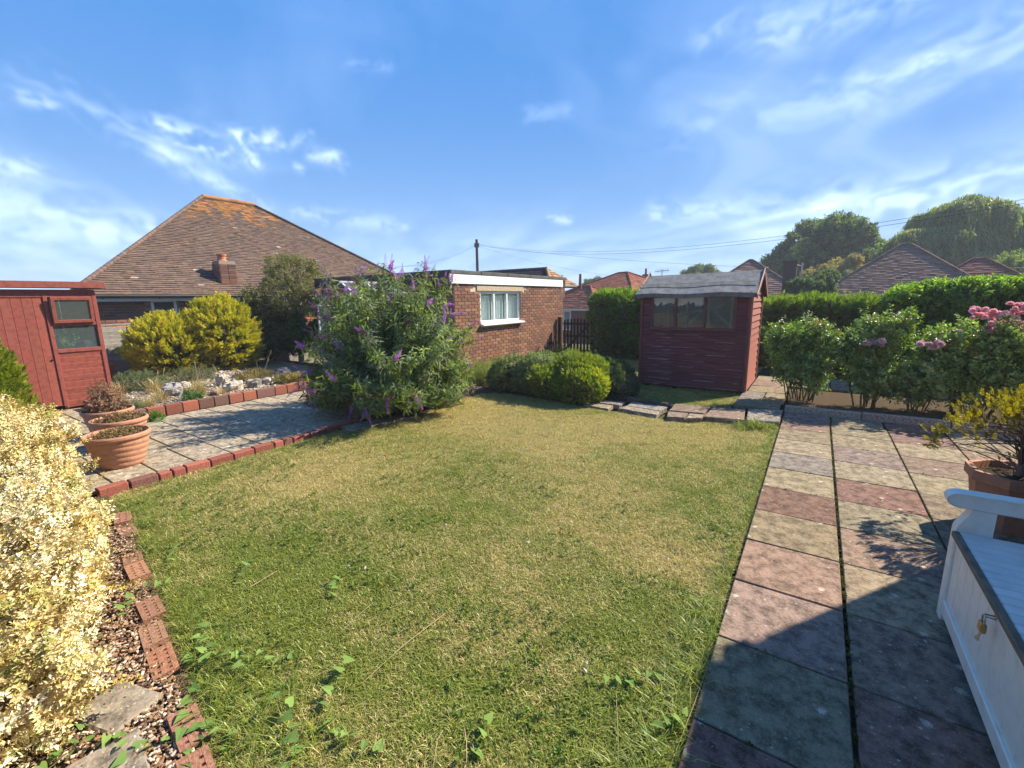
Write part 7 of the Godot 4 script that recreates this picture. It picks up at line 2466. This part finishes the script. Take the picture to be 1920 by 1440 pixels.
func make_rockery() -> void:
	var white := lin(0.50, 0.44, 0.36)
	var rocks := [["rounded grey boulder among dry grass in the rockery", Vector3(-9.15, 0.2, -2.95), Vector3(0.22, 0.15, 0.19), lin(0.33, 0.31, 0.31)],
		["large white chalk rock by the rockery kerb", Vector3(-8.75, 0.17, -3.75), Vector3(0.24, 0.13, 0.22), white], ["white and black rock beside the chalk rock", Vector3(-8.72, 0.17, -4.12), Vector3(0.17, 0.13, 0.16), lin(0.30, 0.28, 0.26)],
		["small white rock right of the black and white rock", Vector3(-8.8, 0.16, -4.42), Vector3(0.16, 0.1, 0.15), white], ["dark grey rock near the rockery corner", Vector3(-9.35, 0.18, -5.0), Vector3(0.24, 0.15, 0.2), lin(0.17, 0.16, 0.17)],
		["flat pale stone at the back of the rockery", Vector3(-9.7, 0.15, -4.1), Vector3(0.3, 0.08, 0.2), lin(0.46, 0.39, 0.31)], ["pointed pale stone behind the chalk rock", Vector3(-9.4, 0.2, -3.85), Vector3(0.12, 0.2, 0.12), lin(0.48, 0.41, 0.34)],
		["low tan stone beside the corner bricks", Vector3(-9.0, 0.13, -5.15), Vector3(0.2, 0.07, 0.16), lin(0.40, 0.32, 0.24)], ["brown stone in front of the dark rock", Vector3(-8.6, 0.14, -3.4), Vector3(0.14, 0.07, 0.12), lin(0.36, 0.25, 0.18)],
		["pale stone beside the dry grass tuft", Vector3(-9.75, 0.15, -3.35), Vector3(0.16, 0.1, 0.14), lin(0.50, 0.45, 0.38)]]
	for i in rocks.size():
		var q: Array = rocks[i]
		top("rock", rock(200 + i, q[2] * 0.85, q[3], 0.3), M.stone, q[0], "rock", q[1], Basis(Vector3.UP, rnd(0, 3)), "rocks in the rockery")
	var dry := [lin(0.46, 0.34, 0.17), lin(0.38, 0.28, 0.13), lin(0.52, 0.40, 0.22)]
	var tm := [tuft(160, 70, 0.26, 0.06, 0.005, 0.9, dry), tuft(161, 80, 0.22, 0.07, 0.005, 1.2, dry)]
	var dl := [["dry straw coloured grass tuft left of the grey boulder", Vector3(-8.85, 0.09, -2.7), 1.0], ["dry straw coloured grass tuft right of the grey boulder", Vector3(-8.85, 0.09, -3.2), 1.1], ["tall pinkish dry grass behind the grey boulder", Vector3(-9.8, 0.09, -2.95), 1.25], ["small dry tuft by the kerb beside the brown stone", Vector3(-8.55, 0.09, -2.4), 0.8], ["dry tuft in front of the chalk rock", Vector3(-8.5, 0.09, -3.42), 0.6], ["dry tuft between the pointed stone and the flat pale stone", Vector3(-9.5, 0.09, -3.55), 0.9], ["wide straw tuft behind the white rocks", Vector3(-9.3, 0.09, -4.3), 0.9], ["low straw tuft beside the dark grey rock", Vector3(-9.0, 0.09, -4.75), 0.8], ["thin straw tuft near the red shed", Vector3(-10.1, 0.09, -2.5), 1.0]]
	for i in dl.size():
		var t := thing("grass_tuft", dl[i][0], "ornamental grass", dl[i][1], i * 1.1, "dry grasses in the rockery")
		for k in 3:
			place("blades", tm[k % 2], M.grass, t, Vector3(rnd(-0.1, 0.1), 0, rnd(-0.1, 0.1)), Basis(Vector3.UP, k * 2.0).scaled(Vector3.ONE * float(dl[i][2])), true)
	# feathery seed stalks
	var fs := MB.new()
	fs.col = lin(0.50, 0.40, 0.26)
	for i in 9:
		var p := Vector3(rnd(-0.6, 0.6), 0, rnd(-1.6, 1.4))
		var e := p + Vector3(rnd(-0.15, 0.15), rnd(0.35, 0.6), rnd(-0.2, 0.2))
		fs.tube(PackedVector3Array([p, p.lerp(e, 0.6) + Vector3(0, 0.02, 0), e]), PackedFloat32Array([0.003, 0.003, 0.006]), 5)
		for k in 7:
			leaf(fs, e + Vector3(0, -k * 0.012, 0), Vector3(rnd(-1, 1), 0.5, rnd(-1, 1)).normalized(), Vector3.UP, 0.03, 0.01)
	top("seed_stalks", fs.mesh(), M.grass, "thin feathery seed stalks standing in the rockery", "plant", Vector3(-10.0, 0.09, -3.9))
	var grn := [sprig(162, 12, 0.05, 0.012, 0.09, [Color(1, 1, 1), Color(1.2, 1.2, 1.1)], 0.7), sprig(163, 10, 0.05, 0.016, 0.08, [Color(1, 1, 1)], 0.5)]
	for q in [["grey green spreading plant beside the red shed", Vector3(-10.6, 0.09, -2.9), Vector3(0.55, 0.2, 0.45), 420, lin(0.14, 0.17, 0.10)], ["feathery grey green plant at the left rockery corner", Vector3(-8.5, 0.05, -2.12), Vector3(0.2, 0.14, 0.2), 120, lin(0.17, 0.19, 0.12)], ["grey green plant behind the dry grasses", Vector3(-10.6, 0.09, -3.8), Vector3(0.4, 0.18, 0.5), 260, lin(0.17, 0.18, 0.10)], ["small bright green tuft on the rockery", Vector3(-8.5, 0.09, -3.0), Vector3(0.1, 0.09, 0.14), 60, lin(0.09, 0.17, 0.05)], ["low tan cushion plant near the rockery corner", Vector3(-8.62, 0.09, -4.85), Vector3(0.22, 0.09, 0.42), 260, lin(0.40, 0.30, 0.10)], ["tan cushion plant behind the chalk rock", Vector3(-9.6, 0.09, -4.55), Vector3(0.3, 0.13, 0.4), 260, lin(0.38, 0.29, 0.12)], ["bright green weed growing from the patio by the bowls", Vector3(-7.85, 0.0, -2.25), Vector3(0.09, 0.07, 0.11), 40, lin(0.09, 0.2, 0.03)]]:
		var t := thing("rockery_plant", q[0], "plant", q[1], 0.0, "small plants of the rockery")
		clothe(t, grn, M.soft_leaf, on_lobes([[Vector3(0, q[2].y * 0.5, 0), q[2]]], q[3], 0.35, 0.0), [q[4], q[4] * 1.25], 0.8, 1.4, 0.7, 0.5)
	# gravel over the bed
	var st := rock(333, Vector3(0.022, 0.014, 0.018), Color(1, 1, 1), 0.3)
	var xf := []
	var cc := []
	for i in 2600:
		var p := Vector3(rnd(-12.0, -8.28), rnd(0.100, 0.108), rnd(-5.3, -2.1))
		xf.append(Transform3D(Basis(Vector3.UP, R.randf() * TAU).scaled(Vector3.ONE * rnd(0.5, 1.5)), p))
		cc.append(vary([lin(0.50, 0.42, 0.32), lin(0.36, 0.29, 0.22), lin(0.62, 0.56, 0.48), lin(0.26, 0.2, 0.16)][R.randi() % 4], 0.2))
	var gv := many("gravel", st, M.stone, self, xf, cc)
	gv.set_meta("label", "loose tan gravel spread over the rockery")
	gv.set_meta("category", "gravel")

func make_bench() -> void:
	# white storage bench: seat front looks toward -x, its far end stands at z = -2.95
	var t := thing("storage_bench", "white painted wooden storage bench with grooved lid and a rounded arm", "bench", Vector3(0.66, 0.0, -2.93))
	var white := lin(0.72, 0.68, 0.60)
	var L := 1.45
	var D := 0.50
	for q in [[0.0, 0.0], [0.0, L], [D - 0.045, 0.0], [D - 0.045, L]]:
		var b := MB.new()
		b.col = white
		var H := 0.62 if q[0] < 0.1 else 0.98
		# the foot of each post is plumb, the front top is shaped back to the arm
		b.box(Vector3(0.022 + q[0], 0.245, q[1]), Vector3(0.045, 0.49, 0.07), Basis(), 0.005)
		if q[0] < 0.1:
			var s := 0.035
			for k in 6:
				var y0 := 0.49 + k * 0.13 / 6.0
				var y1 := 0.49 + (k + 1) * 0.13 / 6.0
				var f0 := 0.045 * smoothstep(0.0, 1.0, k / 6.0)
				var f1 := 0.045 * smoothstep(0.0, 1.0, (k + 1) / 6.0)
				for sgn in [-1.0, 1.0]:
					b.quad(Vector3(f0, y0, q[1] + s * sgn), Vector3(0.13, y0, q[1] + s * sgn), Vector3(0.13, y1, q[1] + s * sgn), Vector3(f1, y1, q[1] + s * sgn), Vector3(0, 0, sgn))
				b.quad(Vector3(f0, y0, q[1] - s), Vector3(f0, y0, q[1] + s), Vector3(f1, y1, q[1] + s), Vector3(f1, y1, q[1] - s), Vector3(-1, 0.3, 0))
				b.quad(Vector3(0.13, y0, q[1] - s), Vector3(0.13, y0, q[1] + s), Vector3(0.13, y1, q[1] + s), Vector3(0.13, y1, q[1] - s), Vector3(1, 0, 0))
		else:
			b.box(Vector3(0.022 + q[0], (0.49 + H) / 2, q[1]), Vector3(0.044, H - 0.49, 0.069), Basis(), 0.005)
		place("post", b.mesh(), M.bench_paint, t)
	for z in [0.0, L]:
		# arm: flat board with a rounded nose
		var b := MB.new()
		b.col = white
		var half := 0.038
		var ring := []
		for k in 9:
			var a := PI * (0.5 + k / 8.0)
			ring.append(Vector2(0.0 + cos(a) * half * 1.3, sin(a) * half))
		ring.append(Vector2(D - 0.05, -half))
		ring.append(Vector2(D - 0.05, half))
		var yy := 0.655
		for k in ring.size():
			var p: Vector2 = ring[k]
			var q: Vector2 = ring[(k + 1) % ring.size()]
			for sgn in [-1.0, 1.0]:
				b.tri(Vector3(0.2, yy, z + sgn * 0.034), Vector3(p.x, yy + p.y, z + sgn * 0.034), Vector3(q.x, yy + q.y, z + sgn * 0.034), Vector3(0, 0, sgn))
				b.quad(Vector3(p.x, yy + p.y, z + sgn * 0.034), Vector3(q.x, yy + q.y, z + sgn * 0.034), Vector3(q.x, yy + q.y * 0.9, z + sgn * 0.04), Vector3(p.x, yy + p.y * 0.9, z + sgn * 0.04), Vector3(0, 0.2, sgn))
			b.quad(Vector3(p.x, yy + p.y, z - 0.034), Vector3(q.x, yy + q.y, z - 0.034), Vector3(q.x, yy + q.y, z + 0.034), Vector3(p.x, yy + p.y, z + 0.034), Vector3((p.x + q.x) / 2 - 0.2, (p.y + q.y) * 3.0, 0))
		place("arm", b.mesh(), M.bench_paint, t)
	# box: front of tongued boards between rails
	for k in 13:
		place("front_board", bevel_box(Vector3(0.018, 0.40, 0.1045), 0.004, white), M.bench_paint, t, Vector3(0.022, 0.255, 0.088 + k * 0.1062))
	place("bottom_rail", bevel_box(Vector3(0.03, 0.07, L - 0.075), 0.005, white), M.bench_paint, t, Vector3(0.014, 0.085, L / 2))
	place("top_rail", bevel_box(Vector3(0.02, 0.05, L - 0.075), 0.004, white), M.bench_paint, t, Vector3(0.018, 0.448, L / 2))
	for z in [0.0, L]:
		place("end_panel", bevel_box(Vector3(D - 0.092, 0.40, 0.02), 0.003, white), M.bench_paint, t, Vector3(D / 2, 0.27, z))
	place("back_panel", bevel_box(Vector3(0.02, 0.42, L - 0.075), 0.003, white), M.bench_paint, t, Vector3(D - 0.025, 0.27, L / 2))
	place("base", bevel_box(Vector3(D - 0.08, 0.02, L - 0.1), 0.003, white), M.bench_paint, t, Vector3(D / 2, 0.07, L / 2))
	# lid: narrow boards running front to back, bare worn lipping along the front
	var lid := Node3D.new()
	lid.name = "lid"
	t.add_child(lid)
	for k in 22:
		place("lid_board", bevel_box(Vector3(D - 0.075, 0.018, 0.0585), 0.004, vary(lin(0.64, 0.62, 0.58), 0.04)), M.bench_paint, lid, Vector3(0.015 + (D - 0.075) / 2, 0.488, 0.066 + k * 0.0627))
	place("lipping", bevel_box(Vector3(0.028, 0.026, L - 0.085), 0.004, lin(0.20, 0.155, 0.11)), M.old_wood, lid, Vector3(0.0, 0.486, L / 2))
	for y in [0.66, 0.80, 0.94]:
		place("back_rail", bevel_box(Vector3(0.02, 0.075, L - 0.075), 0.004, white), M.bench_paint, t, Vector3(D - 0.022, y, L / 2))
	# hasp and padlock
	var hasp := MB.new()
	hasp.col = lin(0.30, 0.29, 0.27)
	hasp.box(Vector3(0.010, 0.452, 0.66), Vector3(0.006, 0.06, 0.03), Basis(), 0.001)
	hasp.tube(PackedVector3Array([Vector3(0.01, 0.428, 0.648), Vector3(-0.022, 0.428, 0.652), Vector3(-0.022, 0.428, 0.668), Vector3(0.01, 0.428, 0.672)]), PackedFloat32Array([0.003, 0.003, 0.003, 0.003]), 6)
	place("hasp", hasp.mesh(), M.metal, t)
	var pk := thing("padlock", "small brass padlock hanging from the bench hasp", "padlock", Vector3(0.638, 0.358, -2.27))
	place("body", bevel_box(Vector3(0.018, 0.04, 0.042), 0.004, lin(0.45, 0.28, 0.10)), M.metal, pk, Vector3(0, 0.02, 0))
	var sh := MB.new()
	sh.col = lin(0.4, 0.4, 0.4)
	var sp := PackedVector3Array()
	var sr := PackedFloat32Array()
	for k in 9:
		var a := PI * k / 8.0
		sp.append(Vector3(0, 0.058 + sin(a) * 0.014, cos(a) * 0.014))
		sr.append(0.0033)
	sp.insert(0, Vector3(0, 0.036, 0.014))
	sp.append(Vector3(0, 0.036, -0.014))
	sr.append(0.0033)
	sr.append(0.0033)
	sh.tube(sp, sr, 7)
	place("shackle", sh.mesh(), M.metal, pk)
	# keys hang from the padlock
	var key := MB.new()
	key.col = lin(0.42, 0.40, 0.34)
	key.box(Vector3(0, -0.014, 0), Vector3(0.003, 0.034, 0.009))
	key.tube(PackedVector3Array([Vector3(-0.0014, -0.038, 0), Vector3(0.0014, -0.038, 0)]), PackedFloat32Array([0.010, 0.010]), 10)
	top("key", key.mesh(), M.metal, "small key hanging below the brass padlock", "key", Vector3(0.632, 0.365, -2.252), Basis.from_euler(Vector3(0.3, 0.3, 0)))

func make_planter() -> void:
	var c := Vector3(1.27, 0.003, -4.42)
	var t := thing("octagonal_planter", "eight sided terracotta planter behind the bench arm", "planter", c, PI / 8)
	var b := MB.new()
	b.col = lin(0.36, 0.17, 0.10)
	b.lathe(PackedVector2Array([Vector2(0, 0), Vector2(0.20, 0), Vector2(0.25, 0.34), Vector2(0.275, 0.34), Vector2(0.275, 0.41), Vector2(0.24, 0.41), Vector2(0.22, 0.36), Vector2(0.0, 0.36)]), 8, Vector3.ZERO, false)
	place("tub", b.mesh(), M.terracotta, t)
	b = MB.new()
	b.col = lin(0.09, 0.065, 0.045)
	b.lathe(PackedVector2Array([Vector2(0.216, 0.368), Vector2(0.0, 0.385)]), 8)
	place("compost", b.mesh(), M.soil, t)
	var k := thing("bare_conifer", "half bare little conifer with golden tips growing in the planter", "conifer", c + Vector3(0, 0.375, 0))
	var w := MB.new()
	w.col = lin(0.17, 0.125, 0.10)
	w.tube(PackedVector3Array([Vector3(0, -0.02, 0), Vector3(0.015, 0.15, 0), Vector3(0.03, 0.34, 0.0), Vector3(0.05, 0.52, 0)]), PackedFloat32Array([0.026, 0.022, 0.017, 0.008]), 8)
	var tips := []
	for i in 95:
		var a := R.randf() * TAU
		var e := rnd(0.05, 1.35)
		var rr := rnd(0.40, 0.50)
		var y0 := rnd(0.04, 0.36)
		var tip := Vector3(cos(a) * cos(e) * rr, 0.08 + sin(e) * rr, sin(a) * cos(e) * rr)
		var from := Vector3(0.02 * y0, y0, 0)
		limbs(w, from, [tip], 0.006, 0.0015, 4, 0.02)
		# fine dead twigs along the branch
		for q in 5:
			var p := from.lerp(tip, rnd(0.35, 0.95))
			w.tube(PackedVector3Array([p, p + Vector3(rnd(-1, 1), rnd(-0.3, 0.6), rnd(-1, 1)).normalized() * rnd(0.04, 0.09)]), PackedFloat32Array([0.0018, 0.0009]), 3, false)
		tips.append([tip, (tip - Vector3(0, 0.1, 0)).normalized(), e])
	place("branches", w.mesh(), M.twig, k)
	var sp := [spray(170, 0.07, [Color(1, 1, 1), Color(0.85, 0.85, 0.7)], 9, 0.14, Color(1.1, 1.05, 1.0)), spray(171, 0.06, [Color(1, 1, 1)], 9, 0.14, Color(1.15, 1.05, 0.9))]
	var pts := []
	for q in tips:
		for j in (7 if q[2] > 0.3 else 4):
			pts.append([q[0] + Vector3(rnd(-0.06, 0.06), rnd(-0.035, 0.035), rnd(-0.06, 0.06)), q[1]])
	clothe(k, sp, M.leaf, pts, [lin(0.44, 0.33, 0.04), lin(0.33, 0.26, 0.04), lin(0.24, 0.19, 0.05)], 0.7, 1.2, 0.6, 0.5)

func _ready() -> void:
	R.seed = 20240811
	make_camera()
	make_sky()
	make_materials()
	make_ground()
	make_paths()
	make_patio()
	make_own_house()
	make_bungalow()
	make_garage()
	make_rear_garage()
	make_village()
	make_old_shed()
	make_red_shed()
	make_greenhouse()
	make_fence()
	make_gate()
	make_pole()
	make_hedges()
	make_far_trees()
	make_conifers()
	make_low_shrubs()
	make_buddleia()
	make_roses()
	make_rockery()
	make_pots()
	make_border()
	make_bench()
	make_planter()
